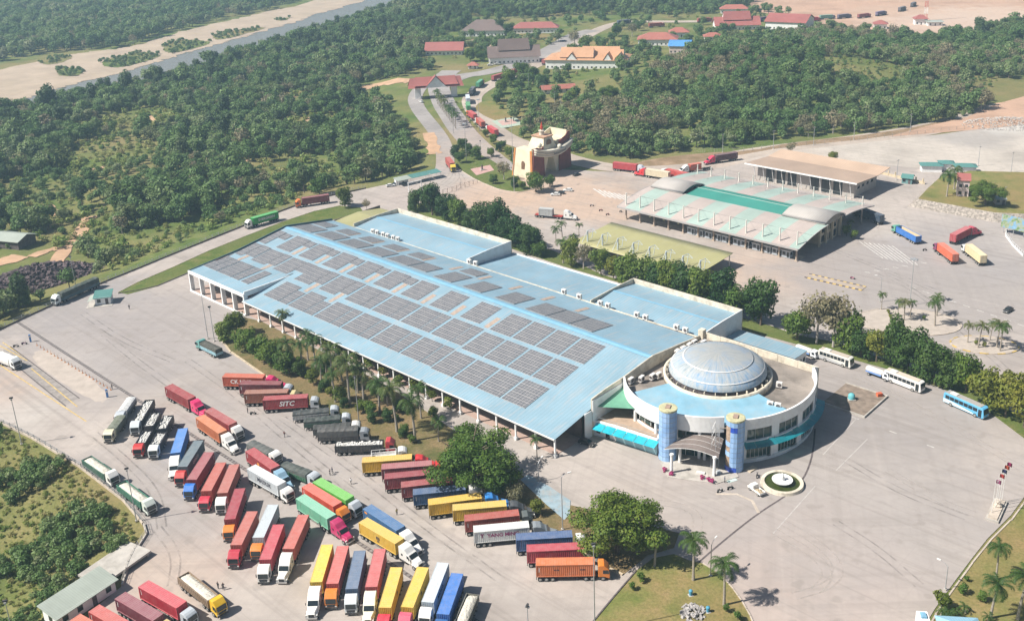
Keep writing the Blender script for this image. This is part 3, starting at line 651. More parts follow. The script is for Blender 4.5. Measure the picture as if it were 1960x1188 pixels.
# front recessed arc
wallstrip(arcL, 8.6, ZT, .5, C2X, C2Y, M_white, 'wall', z1f=lambda i: ZT + .25*max(0, 8-i)/8)
wallstrip(arcL[9:], 7.9, 8.6, .9, C2X, C2Y, M_white, 'cornice')
for i0, i1, z0, z1 in ((9, 13, 5.4, 8.3), (16, 28, 4.9, 8.3), (16, 28, .3, 4.2)):
    seg = [(C2X+(p[0]-C2X)*.93, C2Y+(p[1]-C2Y)*.93) for p in arcL[i0:i1+1]]
    o = wallstrip(seg, z0, z1, .08, C2X, C2Y, M_glassg, 'window'); mf = MB()
    for p in seg[::2]: mf.tube((p[0], p[1]-.05, z0), (p[0], p[1]-.05, z1), .09, n=4)
    fr = mf.build('window_frame', M_steelw, rb); fr.parent = o
wallstrip([(C2X+(p[0]-C2X)*.95, C2Y+(p[1]-C2Y)*.95) for p in arcL[6:]], 4.2, 4.9, .4, C2X, C2Y, M_white, 'wall')
for i in (8, 15, 20, 25, 29):
    p = arcL[i]; MB().tube((C2X+(p[0]-C2X)*.965, C2Y+(p[1]-C2Y)*.965, 0), (C2X+(p[0]-C2X)*.965, C2Y+(p[1]-C2Y)*.965, 8), .42, n=10).build('column', M_white, rb)
# back parapet and roof deck
for k in range(6):
    s0 = 176.4 + k*6.15; MB().box(s0, s0+6.05, 64.9, 65.3, 0, 11.1 + (.1 if k % 2 else 0)).build('parapet', M_cream, rb)
MB().box(175.6, 177.2, 63.8, 65.6, 0, 11.9).build('corner_pier', M_cream, rb)
m = MB(); pl = [arcR[-1], (213.0, 65.0)]; m.add([(pl[0][0], pl[0][1], 0), (213.1, 65, 0), (213.1, 65, 11.2), (pl[0][0], pl[0][1], ZT), (pl[0][0]-.4, pl[0][1], 0), (212.7, 65, 0), (212.7, 65, 11.2), (pl[0][0]-.4, pl[0][1], ZT)], [(0, 1, 2, 3), (7, 6, 5, 4), (3, 2, 6, 7)]); m.build('wall', M_white, rb)
deck = [(176.3, 26.6)] + arcL[1:-1] + arcR[1:] + [(212.9, 64.8), (176.3, 64.8)]
M_deck = mat('stained_roof_deck', (.27, .235, .205), .95, .2, .15, dirt=(.10, .09, .08), dirt_amt=.7, dirt_scale=.18)
vsd = [Vector((a, b, 9.2)) for a, b in deck]; tr = geometry.tessellate_polygon([vsd]); m = MB(); m.add([tuple(v) for v in vsd], [tuple(t_) for t_ in tr]); m.build('roof_deck', M_deck, rb)
# blue sheet roof in front of the dome
DX, DY, RD = 193.2, 46.6, 14.2
a0, a1 = math.atan2(33.0-DY, 178.8-DX), math.atan2(29.0-DY, 216.2-DX)
NB = 14; ain = [a0+(a1-a0)*i/NB for i in range(NB+1)]
fr_pts = [(C2X+(p[0]-C2X)*.972, C2Y+(p[1]-C2Y)*.972) for p in arcL[4:29]] + [(CX+(p[0]-CX)*.975, CY+(p[1]-CY)*.975) for p in arcR[2:16]]
m = MB(); inner = []
for p in fr_pts:
    d = Vector((p[0]-DX, p[1]-DY)).normalized(); inner.append((DX+d.x*14.55, DY+d.y*14.55))
m.add([(p[0], p[1], 9.95) for p in fr_pts] + [(p[0], p[1], 10.5) for p in inner], [(i, i+1, i+1+len(fr_pts), i+len(fr_pts)) for i in range(len(fr_pts)-1)])
m.build('blue_sheet_roof', mat('pale_blue_roof_sheet', (.225, .43, .55), .5, .1, .2, dirt=(.36, .42, .44), dirt_amt=.5, dirt_scale=.12), rb)
# dome
def dome_mat():
    m, t, p = base_mat('weathered_dome_paint'); tc = _n(t, 'ShaderNodeTexCoord'); v = tc.outputs['Object']
    sp = _n(t, 'ShaderNodeSeparateXYZ'); t.links.new(v, sp.inputs[0])
    an = math_n(t, 'ARCTAN2', sp.outputs[1], sp.outputs[0])
    cb = _n(t, 'ShaderNodeCombineXYZ'); t.links.new(math_n(t, 'MULTIPLY', an, 14.0), cb.inputs[0]); t.links.new(math_n(t, 'MULTIPLY', sp.outputs[2], .35), cb.inputs[1])
    st = noise_tex(t, cb.outputs[0], 1.3, 5, .65); big = noise_tex(t, v, .22, 4, .6); fine = noise_tex(t, v, 1.5, 4, .6)
    c = ramp(t, st, [(.28, (.17, .21, .25)), (.43, (.31, .36, .39)), (.58, (.42, .43, .43)), (.75, (.22, .215, .21))])
    bl = math_n(t, 'MULTIPLY', ramp(t, big, [(.46, 0.0), (.62, 1.0)]), ramp(t, st, [(.3, 1.0), (.62, .25)]))
    c = mixc(t, math_n(t, 'MULTIPLY', bl, .7), c, (.15, .32, .55))
    hz = math_n(t, 'DIVIDE', sp.outputs[2], 6.6)
    c = mixc(t, math_n(t, 'MULTIPLY', ramp(t, hz, [(.45, 0.0), (.85, .75)]), ramp(t, fine, [(.3, 1.0), (.7, .5)])), c, (.27, .265, .25))
    t.links.new(c, p.inputs['Base Color']); p.inputs['Roughness'].default_value = .9; p.inputs['Specular IOR Level'].default_value = .1; return m
prof = [(13.05*math.sin(a), 5.2*math.cos(a)**1.0) for a in [math.pi/2*(1-i/14) for i in range(15)]]
prof = [(max(r, .01), z) for r, z in prof]
M_dome = dome_mat()
def dome_seg(k, n=20):
    m = MB(); m.lathe(prof, 4, 0, 2*math.pi*k/n+.0008, 2*math.pi*(k+1)/n-.0008); return m
for k in range(20): dome_seg(k).build('dome_panel', M_dome, rb, True, (DX, DY, 11.75))
m = MB(); m.lathe([(12.9, -.15), (9.2, 3.4), (4.6, 4.7), (.01, 5.05)], 40); m.build('dome_liner', M_dome, rb, True, (DX, DY, 11.7))
for zr_ in (3, 7):
    r, z = prof[zr_]; m = MB(); m.lathe([(r+.04, z-.06), (r+.16, z+.04), (r-.12, z+.16)], 60); m.build('dome_ring', M_white, rb, True, (DX, DY, 11.77))
m = MB(); m.lathe([(13.6, -2.2), (14.5, -2.2), (14.5, -.35), (13.75, -.35), (13.75, -1.0)], 60); m.build('ring_beam', M_cream, rb, True, (DX, DY, 11.4))
m = MB(); m.lathe([(12.7, -2.2), (12.7, .5)], 60); m.build('clerestory', M_darkc, rb, True, (DX, DY, 11.4))
for k in range(30):
    a = 2*math.pi*k/30; MB().box(-.10, .10, -.3, .3, -1.2, .2).build('ring_bracket', M_cream, rb, loc=(DX+13.5*math.cos(a), DY+13.5*math.sin(a), 11.4), rz=a+math.pi/2)
# the two blue towers
def tower_mat(name, broken):
    m, t, p = base_mat(name); v = coords(t)
    b = _n(t, 'ShaderNodeTexNoise'); b.inputs['Scale'].default_value = .35; t.links.new(v, b.inputs['Vector'])
    c = ramp(t, b.outputs[0], [(.3, (.20, .35, .62)), (.5, (.25, .42, .68)), (.7, (.34, .50, .74))])
    t.links.new(c, p.inputs['Base Color']); p.inputs['Roughness'].default_value = .3; return m
M_tow = tower_mat('blue_tower_panel', False); M_towd = mat('deep_blue_panel', (.03, .10, .55), .3, .2); M_bare = mat('bare_tower_core', (.36, .27, .20), .9, .3, 1.2); M_towtop = mat('tower_cap', (.50, .48, .30), .8, .15, .8)
rr = random.Random(5)
for (tx, ty, broken) in ((197.3, 17.7, False), (212.6, 24.0, True)):
    tb = MB(); tb.lathe([(2.12, 0), (2.12, 14.0)], 20); tb.build('tower_core', M_bare, rb, True, (tx, ty, 0))
    pm = MB(); pm.lathe([(2.26, 0.03), (2.26, 1.33)], 2, 0, .01, 2*math.pi/8-.01); pm = pm.mesh('tower_panel', [M_tow]); pm2 = pm.copy(); pm2.materials[0] = M_towd
    for j in range(10):
        for k in range(8):
            ang = (k+.5)*2*math.pi/8; facing = math.cos(ang - math.radians(-160))     # side towards the forecourt
            if broken and k in (4, 5) and j in (1, 2, 4, 6, 7, 8) : continue
            if broken and k in (5, 6) and j in (0, 8): use = pm2
            else: use = pm
            ob('tower_panel', use, rb, (tx, ty, .1+j*1.37), k*2*math.pi/8)
    m = MB(); m.lathe([(.01, .5), (2.0, .5), (2.32, .42), (2.32, 0)], 20); m.build('tower_cap', M_towtop, rb, False, (tx, ty, 13.85))
    MB().box(-.6, .6, -.9, .9, .5, .75).build('roof_hatch', mat('hatch', (.35, .25, .2), .8), rb, loc=(tx, ty, 13.85), rz=.4)
# scaffold against the broken tower
sc = MB()
for x in (0, 1.2):
    for y in (0, 1.6): sc.tube((x, y, 0), (x, y, 12), .05, n=4)
for z in range(1, 12, 2):
    sc.tube((0, 0, z), (1.2, 0, z), .04, n=4); sc.tube((0, 1.6, z), (1.2, 1.6, z), .04, n=4); sc.tube((0, 0, z), (0, 1.6, z+1.6), .04, n=4); sc.tube((1.2, 0, z), (1.2, 1.6, z), .04, n=4)
sc_o = sc.build('scaffold', M_galv, None, loc=WA + Matrix.Rotation(WANG, 3, 'Z') @ Vector((208.4, 20.2, 0)), rz=WANG)
tag(sc_o, 'thin steel scaffold standing against the damaged blue tower', 'scaffold')
# entrance canopy on posts
pc = thing('entrance_canopy', 'curved brown-grey entrance canopy on white posts between the blue towers', 'canopy', WA, WANG)
M_poly = mat('brown_canopy_sheet', (.20, .165, .15), .5, .12, .4)
E0, E1, E2, E3 = Vector((199.0, 13.6)), Vector((211.4, 18.6)), Vector((200.3, 23.0)), Vector((208.6, 25.4))
for k in range(4):
    for h_ in range(2):
        m = MB(); N = 6
        for i in range(N+1):
            f = (h_*N + i)/(2*N); 
            for g in (k/4+.006, (k+1)/4-.006):
                p = (E0*(1-f)+E1*f)*(1-g) + (E2*(1-f)+E3*f)*g; z = 5.1 + 1.25*math.sin(math.pi*f) + .9*g
                m.v.append((p.x, p.y, z))
        m.f = [(2*i, 2*i+2, 2*i+3, 2*i+1) for i in range(N)]; m.m = [0]*N
        m.build('canopy_sheet', M_poly, pc, True)
for g in (0, .25, .5, .75, 1):
    m = MB(); last = None
    for i in range(13):
        f = i/12; p = (E0*(1-f)+E1*f)*(1-g) + (E2*(1-f)+E3*f)*g; q_ = Vector((p.x, p.y, 5.05 + 1.25*math.sin(math.pi*f) + .9*g))
        if last is not None: m.tube(last, q_, .07, n=4)
        last = q_
    m.build('canopy_rib', M_steelw, pc)
pst = MB(); pst.tube((0, 0, 0), (0, 0, 5.2), .4, .33, 12); pst.tube((0, 0, 4.9), (0, 0, 5.3), .5, .5, 12); pst = pst.mesh('post', [M_white])
for a, b in ((202.0, 12.7), (200.9, 17.9), (210.7, 18.1), (205, 22.6)): ob('post', pst, pc, (a, b, .1))
m = MB(); dk = [(197, 15), (202.5, 10.6), (213, 15.6), (215.5, 21.5), (209, 27), (199, 24)]; m.prism(dk, 0, .18); m.build('entrance_floor', M_conc, pc)
# left wing: terrace with green awning and a cyan canopy
def P3(s, t_, z): return (s, t_, z)
m = MB(); m.prism([(176.3, 14.5), (182, 16.0), (194.5, 17.2), (195.5, 24), (176.3, 27)], 0, 4.4); m.build('terrace_base', M_white, rb)
m = MB(); m.box(176.3, 176.6, 13.9, 27, 4.4, 10.4); m.build('wall', M_white, rb)
M_green = mat('green_awning_sheet', (.13, .32, .22), .55, .1, .5)
m = MB(); m.add([(176.5, 15.5, 8.0), (176.5, 27.2, 9.4), (187.5, 22.2, 8.2)], [(0, 2, 1)]); m.build('awning', M_green, rb)
M_terf = mat('terrace_tiles', (.42, .31, .23), .85, .12, .6)
m = MB(); m.add([(176.7, 15, 4.42), (182, 16.3, 4.42), (194, 17.6, 4.42), (192, 22, 4.42), (176.7, 26, 4.42)], [(0, 1, 2, 3, 4)]); m.build('terrace_floor', M_terf, rb)
m = MB()
for i in range(7): 
    s = 177+i*2.9; m.tube((s, 14.9+.13*(s-177)+.1, 4.4), (s, 14.9+.13*(s-177)+.1, 5.4), .04, n=4)
m.tube((177, 15, 5.4), (194.4, 17.3, 5.4), .05, n=4); m.build('railing', M_galv, rb)
M_cyan = mat('cyan_canopy_sheet', (.03, .42, .52), .3, .12, .6)
for k in range(6):
    f0, f1 = k/6+.004, (k+1)/6-.004; A_ = Vector((177.2, 14.5)); B_ = Vector((195.2, 17.1)); D_ = Vector((.13, -.99))*2.6
    p0, p1 = A_.lerp(B_, f0), A_.lerp(B_, f1); m = MB(); m.add([(p0.x, p0.y, 4.1), (p1.x, p1.y, 4.1), (p1.x+D_.x, p1.y+D_.y, 3.5), (p0.x+D_.x, p0.y+D_.y, 3.5)], [(0, 3, 2, 1)]); m.build('canopy_panel', M_cyan, rb)
    MB().tube((p0.x, p0.y, 3.2), (p0.x+D_.x, p0.y+D_.y, 3.44), .05, n=4).build('canopy_bracket', M_steelw, rb)
m = MB(); m.add([(182.6, 15.9, .02), (194.6, 17.05, .02), (194.6, 17.05, 2.9), (182.6, 15.9, 2.9)], [(0, 1, 2, 3)])
o = m.build('wall_panel', mat('pale_cyan_wall', (.42, .66, .70), .7, .06), rb); 
for a, b, z0, z1 in ((179.6, 15.3, .2, 2.6),): MB().box(a, a+1.1, b-.05, b+.2, z0, z1).build('door', M_glass, rb)
for a in (177.2,): MB().box(a, a+1.0, 14.45, 14.8, 1.2, 2.4).build('window', M_glass, rb)
for s, t_ in [(178, 29), (179.6, 31.6), (181.2, 34.4), (182, 36), (178, 50.5), (178.2, 53.2), (178.4, 56), (180.2, 56.6), (178.4, 58.6), (180.6, 60)]:
    o = ob('air_conditioner', acm, rb, (s-.6, t_, 9.5), math.pi/2+random.uniform(-.1, .1)); o.scale = (1.6, 1.5, 1.5)
for s, t_ in [(212.3, 41), (214.2, 41.5), (209, 51.5)]:
    o = ob('air_conditioner', acm, rb, (s, t_, 9.5), .3); o.scale = (1.4, 1.4, 1.4)
# planter yard beside the round hall
RW = Matrix.Rotation(WANG, 3, 'Z')
def W(s, t_, z=0.0): return WA + RW @ Vector((s, t_, z))
py = tag(MB().box(0, 12, 0, 14, -.05, .25).build('utility_bed', mat('utility_bed_soil', (.24, .19, .15), .95, .25, .5), loc=W(214.2, 66.5), rz=WANG), 'raised utility bed with brown soil and low kerb beside the round hall', 'planter')
for a, b, c, d in ((0, 12, -.3, 0), (0, 12, 14, 14.3), (12, 12.3, -.3, 14.3)): MB().box(a, b, c, d, 0, .55).build('kerb', M_conc, py)
# ------------------------------------------------------------------ inspection hall with masts
HB = Vector((38.68, 403.38, 0)); HANG = RAD(-43.17); RH = Matrix.Rotation(HANG, 3, 'Z')
def HW(u, v, z=0.0): return HB + RH @ Vector((u, v, z))
hall = thing('inspection_hall', 'wide inspection hall with banded pink and mint roof and rows of white masts', 'hall', HB, HANG)
M_pink = roof_mat('pinkish_roof_sheet', (.47, .40, .365), (.36, .31, .28), .9, .35); M_mint = roof_mat('mint_roof_sheet', (.36, .46, .41), (.36, .36, .32), .9, .35)
M_gvault = roof_mat('grey_vault_sheet', (.47, .44, .41), (.38, .35, .32), .9, .3); M_gdeep = roof_mat('green_roof_sheet', (.055, .265, .215), (.10, .26, .22), .9, .3)
M_fasc = mat('grey_fascia', (.38, .36, .35), .6, .08); M_beige = mat('beige_render', (.56, .47, .33), .8, .1, .5); M_steeln = mat('pale_steel_mast', (.68, .66, .60), .5, .08)
def pf(v): return 5.85 + 3.25*math.sin(math.pi/2*(v+2.6)/22.6)
def pb(v): return 6.3 + 2.8*math.sin(math.pi/2*(60.0-v)/26.0)
ub = [-2.6 + k*7.62 for k in range(12)]
for k in range(11):
    u0, u1 = ub[k], ub[k+1]-.02
    # colour bands lean across the bays: split each bay's sheets in two
    for side, fn, va, vb in ((0, pf, -2.6, 20.0), (1, pb, 60.0, 34.0)):
        for h_ in range(2):
            m = MB(); N = 8
            a, b = u0+(u1-u0)*h_/2, u0+(u1-u0)*(h_+1)/2-.01
            for i in range(N+1):
                v = va+(vb-va)*i/N; m.v += [(a, v, fn(v)), (b, v, fn(v)), (a, v, fn(v)-.1), (b, v, fn(v)-.1)]
            for i in range(N):
                o_ = 4*i; m.f += [(o_, o_+1, o_+5, o_+4), (o_+2, o_+6, o_+7, o_+3)]; m.m += [0, 0]
            m.build('roof_panel', M_pink if (k+side) % 2 == h_ and k % 3 else (M_mint if (k + h_ + side) % 2 else M_pink), hall, True)
m = MB(); m.box(-2.6, 81.2, -3.0, -2.6, 5.3, 5.95); m.box(-2.6, 81.2, 60, 60.3, 5.8, 6.4); m.build('fascia', M_fasc, hall)
for u in (-2.9, 81.2):
    for fn, va, vb in ((pf, -2.6, 20.0), (pb, 34.0, 60.0)):
        m = MB(); pts = [(va+(vb-va)*i/10, fn(va+(vb-va)*i/10)) for i in range(11)]
        m.add([(u, v, z+.06) for v, z in pts]+[(u, v, z-.5) for v, z in pts]+[(u+.3, v, z+.06) for v, z in pts], [(i, i+1, i+12, i+11) for i in range(10)]+[(i, i+1, i+23, i+22) for i in range(10)]); m.build('verge_trim', M_fasc, hall)
m = MB(); m.add([(15.6, 20, 8.7), (62, 20, 8.7), (62, 29, 9.7), (15.6, 29, 9.7), (62, 34, 9.0), (15.6, 34, 9.0)], [(0, 1, 2, 3), (3, 2, 4, 5)]); m.build('green_roof', M_gdeep, hall)
m = MB(); m.tube((15.6, 29, 9.74), (62, 29, 9.74), .12, n=6); m.build('ridge_cap', M_mint, hall)
for a, b in ((-1.2, 15.5), (62.1, 80.6)):
    m = MB(); N = 12
    for i in range(N+1):
        f = i/N; v = 18.6+16.6*f; z = 9.6+1.75*math.sin(math.pi*f); m.v += [(a, v, z), (b, v, z), (a, v, z-.25), (b, v, z-.25)]
    for i in range(N):
        o_ = 4*i; m.f += [(o_, o_+1, o_+5, o_+4), (o_+2, o_+6, o_+7, o_+3), (o_, o_+4, o_+6, o_+2), (o_+1, o_+3, o_+7, o_+5)]; m.m += [0]*4
    m.f += [(0, 1, 3, 2), (4*N, 4*N+2, 4*N+3, 4*N+1)]; m.m += [0, 0]
    m.build('vault_roof', M_gvault, hall, True)
    for u in (a+.4, b-.4):
        m = MB(); pts = [(18.8+16.2*i/10, 9.4+1.6*math.sin(math.pi*i/10)) for i in range(11)]
        m.add([(u, v, z) for v, z in pts]+[(u, 18.8, 8.4), (u, 35, 8.4)], [(*range(11), 12, 11)]); m.build('vault_end', M_glass, hall)
mast = MB(); mast.tube((0, 0, 5.6), (0, 0, 11.6), .3, .26, 8); mast = mast.mesh('mast', [M_steeln])
colb = MB(); colb.tube((0, 0, 0), (0, 0, 6.2), .36, .33, 8); colb.box(-.6, .6, -.6, .6, 0, .35); colb = colb.mesh('column', [mat('tan_column', (.42, .34, .27), .8, .1)])
M_cable = mat('stay_cable', (.30, .30, .29), .5, .05)
for k in range(12):
    u = k*79.3/11
    for v, s in ((0, 1), (53, -1)):
        ob('mast', mast, hall, (u, v, 0)); ob('column', colb, hall, (u, v, 0))
        fn = pf if v == 0 else pb
        m = MB()
        for du in (-3.6, 3.6):
            q = (u+du, v+s*8.5); m.tube((u, v, 11.4), (q[0], q[1], fn(q[1])+.05), .04, n=3)
        m.tube((u, v, 11.5), (u+7.2 if k < 11 else u, v, 11.5), .04, n=3); m.build('stay_cable', M_cable, hall)
m = MB(); m.box(19, 78.2, 20.2, 34, 0, 8.2); m.build('core_block', M_beige, hall)
for i in range(4):
    for j in range(2): MB().box(78.2, 78.26, 21.2+i*3.2, 23.4+i*3.2, .8+j*3.8, 3.4+j*3.8).build('window', M_glass, hall)
for v in (18.6, 23.8, 28.6, 35.2): MB().box(78.3, 79.2, v-.45, v+.45, 0, 8.9).build('pilaster', M_beige, hall)
m = MB(); m.box(-.5, 80, 2.4, 5.6, 0, .22); m.build('booth_island', M_kerb, hall)
M_booth = mat('booth_panel', (.42, .46, .50), .6, .1, .8)
bt = MB(); bt.box(-1.7, 1.7, -1.1, 1.1, 0, 2.6, 0); bt.box(-1.9, 1.9, -1.3, 1.3, 2.6, 2.8, 1); bt.box(-1.3, -.1, -1.14, -1.1, 1.0, 2.2, 2); bt.box(.5, 1.4, -1.14, -1.1, 0.2, 2.2, 2); bt.box(1.7, 1.74, -.7, .7, 1.0, 2.2, 2); bt = bt.mesh('booth', [M_booth, M_steelw, M_glass])
for u in (32.2, 36.2, 40.5, 44.5, 48.4, 53.5, 57, 62, 66.4, 70.5, 74.6): ob('toll_booth', bt, hall, (u, 1.6, .2))
sg = MB().box(-.35, .35, -.05, .05, 2.2, 4.6).mesh('sign', [mat('lane_sign', (.5, .5, .3), .6)])
for u in (10.5, 17.5, 24.7, 30.5): ob('lane_sign', sg, hall, (u, 2.5, 0), .5)

# office with the folded tan roof
of = thing('office_building', 'low glass-fronted office building with a folded tan roof behind the inspection hall', 'building', HW(0, 0), HANG)
M_tan = roof_mat('tan_roof_sheet', (.42, .31, .235), (.36, .28, .22), 1.2, .3); M_tansun = roof_mat('sunlit_tan_roof_sheet', (.52, .38, .28), (.45, .34, .26), 1.2, .3)  # same sheet twice; rear slope coloured lighter for the sun it faces
m = MB(); roofquad(m, [(9.5, 78.0, 8.2), (64.8, 78.0, 8.2), (65.6, 97.0, 7.4), (10.5, 97.0, 7.4)], .25); m.build('roof', M_tan, of)
m = MB(); roofquad(m, [(10.5, 97.0, 7.4), (65.6, 97.0, 7.4), (66.4, 107.5, 8.9), (11.8, 107.5, 8.9)], .25); m.build('roof', M_tansun, of)
m = MB(); m.box(9.4, 64.9, 77.6, 77.98, 7.7, 8.3); m.build('fascia', M_white, of)
m = MB(); m.box(14, 62, 82, 104, 0, 7.3); m.build('wall', mat('grey_wall_panel', (.42, .39, .36), .8, .1), of)
for k in range(7): 
    if k != 3: MB().box(18.5+k*5.6, 22.8+k*5.6, 81.9, 82.0, .3, 6.8).build('window', M_glass, of)
for k in range(11): 
    m = MB(); m.tube((14+k*4.75, 80.6, 0), (14+k*4.75-.3, 78.6, 7.9), .16, n=6); m.build('post', M_white, of)
for k in range(4): MB().box(62.0, 62.06, 85+k*4.4, 87+k*4.4, 3.4, 4.6).build('window', M_glass, of)
# boundary wall with posts behind the office
for i, (x, y, a) in enumerate(along([P2(1608, 318), P2(1700, 335), P2(1768, 352)], 4.0)):
    pass
wl = [P2(1608, 318), P2(1690, 334), P2(1770, 353)]
bw = thing('boundary_wall', 'cream boundary wall with evenly spaced posts behind the tan-roofed office', 'wall', (wl[0][0], wl[0][1], 0))
for (x, y, a) in along(wl, 3.6): MB().box(-.25, .25, -.25, .25, 0, 2.6).build('post', M_beige, bw, loc=(x-wl[0][0], y-wl[0][1], 0), rz=a)
for a, b in zip(wl[:-1], wl[1:]):
    d = Vector(b)-Vector(a); MB().box(0, d.length, -.1, .1, 0, 1.2).build('wall_panel', M_beige, bw, loc=(a[0]-wl[0][0], a[1]-wl[0][1], 0), rz=math.atan2(d.y, d.x))

# olive canopy in front with outrigger masts
oc = thing('olive_canopy', 'long olive sheet canopy hung from pale outrigger frames before the inspection hall', 'canopy', HB, HANG)
for k in range(8):
    u0, u1 = 7.2+k*7.1, 7.2+(k+1)*7.1-.02; m = MB(); N = 6
    for i in range(N+1):
        v = -19+(-24.6)*i/N; z = 5.4-1.0*math.sin(math.pi*.55*i/N); m.v += [(u0, v, z), (u1, v, z), (u0, v, z-.12), (u1, v, z-.12)]
    for i in range(N): o_ = 4*i; m.f += [(o_, o_+4, o_+5, o_+1), (o_+2, o_+3, o_+7, o_+6)]; m.m += [0, 0]
    m.f += [(4*N, 4*N+2, 4*N+3, 4*N+1), (0, 1, 3, 2)]; m.m += [0, 0]
    m.build('canopy_sheet', M_olive, oc, True)
fr = MB(); fr.tube((0, -40, 0), (0, -40, 8.9), .34, .3, 8); fr.tube((0, -40, 8.8), (0, -36.6, 8.6), .12, n=5); fr.tube((0, -36.6, 8.6), (0, -37.4, 5.0), .12, n=5); fr.tube((0, -40, 8.8), (0, -43.4, 4.9), .10, n=5); fr.tube((0, -40, 8.8), (3.2, -38.6, 8.3), .08, n=5); fr.tube((3.2, -38.6, 8.3), (0, -36.6, 8.6), .07, n=4); fr.tube((0, -40, 5.2), (0, -37.4, 5.0), .1, n=5)
fr = fr.mesh('mast_frame', [mat('pale_blue_steel', (.50, .56, .60), .5, .1)])
for k in range(8): ob('mast_frame', fr, oc, (12.2+k*7.35, 0, 0))
for k in range(8):
    MB().tube((12.2+k*7.35, -21, 0), (12.2+k*7.35, -21, 5.2), .2, n=6).build('post', M_steeln, oc)

# ------------------------------------------------------------------ boat shaped gate
gf = G(1020.5, 343.5); GANG = math.atan2(.734, .679)
gate = thing('border_gate', 'cream and maroon gateway shaped like a boat with a red flame on top', 'gate', (gf.x, gf.y, 0), GANG); gate.scale = (1.1, 1.1, 1.08)
M_gcream = mat('gate_cream_render', (.70, .63, .47), .8, .06, .5, dirt=(.50, .43, .30), dirt_amt=.4); M_gmar = mat('gate_maroon_cladding', (.20, .055, .045), .7, .15, .6); M_gor = mat('gate_orange_trim', (.50, .20, .06), .7, .1); M_ghull = mat('gate_hull_white', (.62, .58, .48), .8, .1, .4, dirt=(.4, .36, .28), dirt_amt=.5)
M_glow = mat('gate_hull_red', (.52, .06, .03), .5, .1)
m = MB(); m.taper((-.6, 7.5, 0, 12), (.6, 6.6, 1.0, 11), 0, 12.4); m.build('tower', M_gcream, gate)
m = MB(); m.taper((17.2, 25.2, 0, 12), (18.0, 24.2, 1.0, 11), 0, 14.2); m.build('tower', M_gcream, gate)
def slab(name, pts, y0, y1, mt, par=gate):
    m = MB(); m.profile(pts, y0, y1); return m.build(name, mt, par)
slab('cladding', [(-.6, 0), (7.6, 0), (7.0, 11.2), (7.0, 13.4), (5.4, 12.9), (4.2, 12.9), (3.0, 13.9), (.7, 13.5)], -.35, -.02, M_gmar)
slab('cladding', [(17.0, 0), (25.6, 0), (24.6, 17.2), (23.2, 17.0), (21.8, 15.6), (19.6, 14.8), (17.7, 13.8)], -.35, -.02, M_gmar)
slab('parapet', [(.6, 12.4), (6.6, 12.4), (6.6, 12.9), (.6, 13.6)], .9, 1.3, M_gcream); slab('parapet', [(18.0, 14.2), (24.2, 14.2), (24.2, 17.4), (22, 16.6), (18, 15.0)], 10.6, 11.0, M_gcream)
m = MB(); m.taper((24.0, 24.4, 1.0, 11), (24.0, 24.4, 1.0, 11), 14.2, 17.4); m.build('parapet', M_gcream, gate)
m = MB(); m.taper((-.75, -.55, -.3, .9), (.45, .65, .7, 1.9), 0, 12.6); m.taper((-.75, -.55, 11.3, 12.1), (.45, .65, 10.2, 11.1), 0, 12.6); m.build('edge_trim', M_gor, gate)
def archwin(x, y, z, w_, h, face):
    pts = [(-w_/2, 0), (w_/2, 0), (w_/2, h*.6)] + [(w_/2*math.cos(a), h*.6+h*.4*math.sin(a)) for a in (.5, 1.0, 1.57, 2.1, 2.6)] + [(-w_/2, h*.6)]
    m = MB(); m.profile(pts, -.06, .06); o = m.build('arched_window', mat('arch_recess', (.20, .11, .06), .8), gate, loc=(x, y, z))
    o.rotation_euler = (0, 0, face); return o
archwin(-.18, 5.6, 3.4, 2.0, 4.2, math.pi/2)
# hull
N = 20
for j, (za, zb_, bo) in enumerate(((0, 1.0, .75), (1.05, 2.0, 1.25), (2.05, 3.1, 1.7))):
    m = MB()
    for i in range(N+1):
        f = i/N; x = .8+24.6*f; sag = 2.3*(2*f-1)**2; bulge = 1.6*math.sin(math.pi*min(max(f, .0), 1))
        for y, z in ((-.4-bo*.6-bulge-.15, za), (-.4-bo-bulge-.15, zb_), (.0, zb_), (.0, za)): m.v.append((x, y, 8.3+sag+z))
    for i in range(N):
        o_ = 4*i
        for q in range(4): m.f.append((o_+q, o_+4+q, o_+4+(q+1) % 4, o_+(q+1) % 4)); m.m.append(0)
    m.f += [(0, 1, 2, 3), (4*N+3, 4*N+2, 4*N+1, 4*N)]; m.m += [0, 0]
    m.build('hull_band', M_ghull, gate, True)
for k in range(12):
    f = .40+k*.028; MB().box(-.18, .18, -.03, .03, 0, .55).build('lettering', M_darkc, gate, loc=(.8+24.6*f, -1.95-1.55*math.sin(math.pi*f)-.1, 9.6+2.3*(2*f-1)**2))
# middle tower, arch below, flame
m = MB(); m.taper((7.6, 16.4, .2, 10), (9.3, 14.7, 1.6, 8.2), 11.0, 16.6); m.build('cabin_tower', M_gcream, gate)
m = MB(); m.taper((8.9, 15.1, 1.2, 8.6), (8.7, 15.3, 1.0, 8.8), 16.6, 17.1); m.build('cabin_roof', mat('cabin_tiles', (.48, .30, .2), .8), gate)
archwin(12, .85, 11.9, 3.2, 3.8, 0)
m = MB(); m.box(7.0, 17.6, .3, 11, 7.6, 11); m.build('deck', M_gcream, gate)
m = MB(); m.taper((6.4, 8.0, .2, 10), (6.4, 10.5, .2, 10), 0, 7.6); m.taper((15.9, 17.8, .2, 10), (13.8, 17.8, .2, 10), 0, 7.6); m.build('arch_leg', M_gcream, gate)
m = MB(); m.lathe([(1.15, 0), (1.15, 1.7), (1.5, 1.75), (1.5, 2.1), (.01, 2.1)], 12); m.build('finial_drum', M_ghull, gate, loc=(12, 5, 17.1))
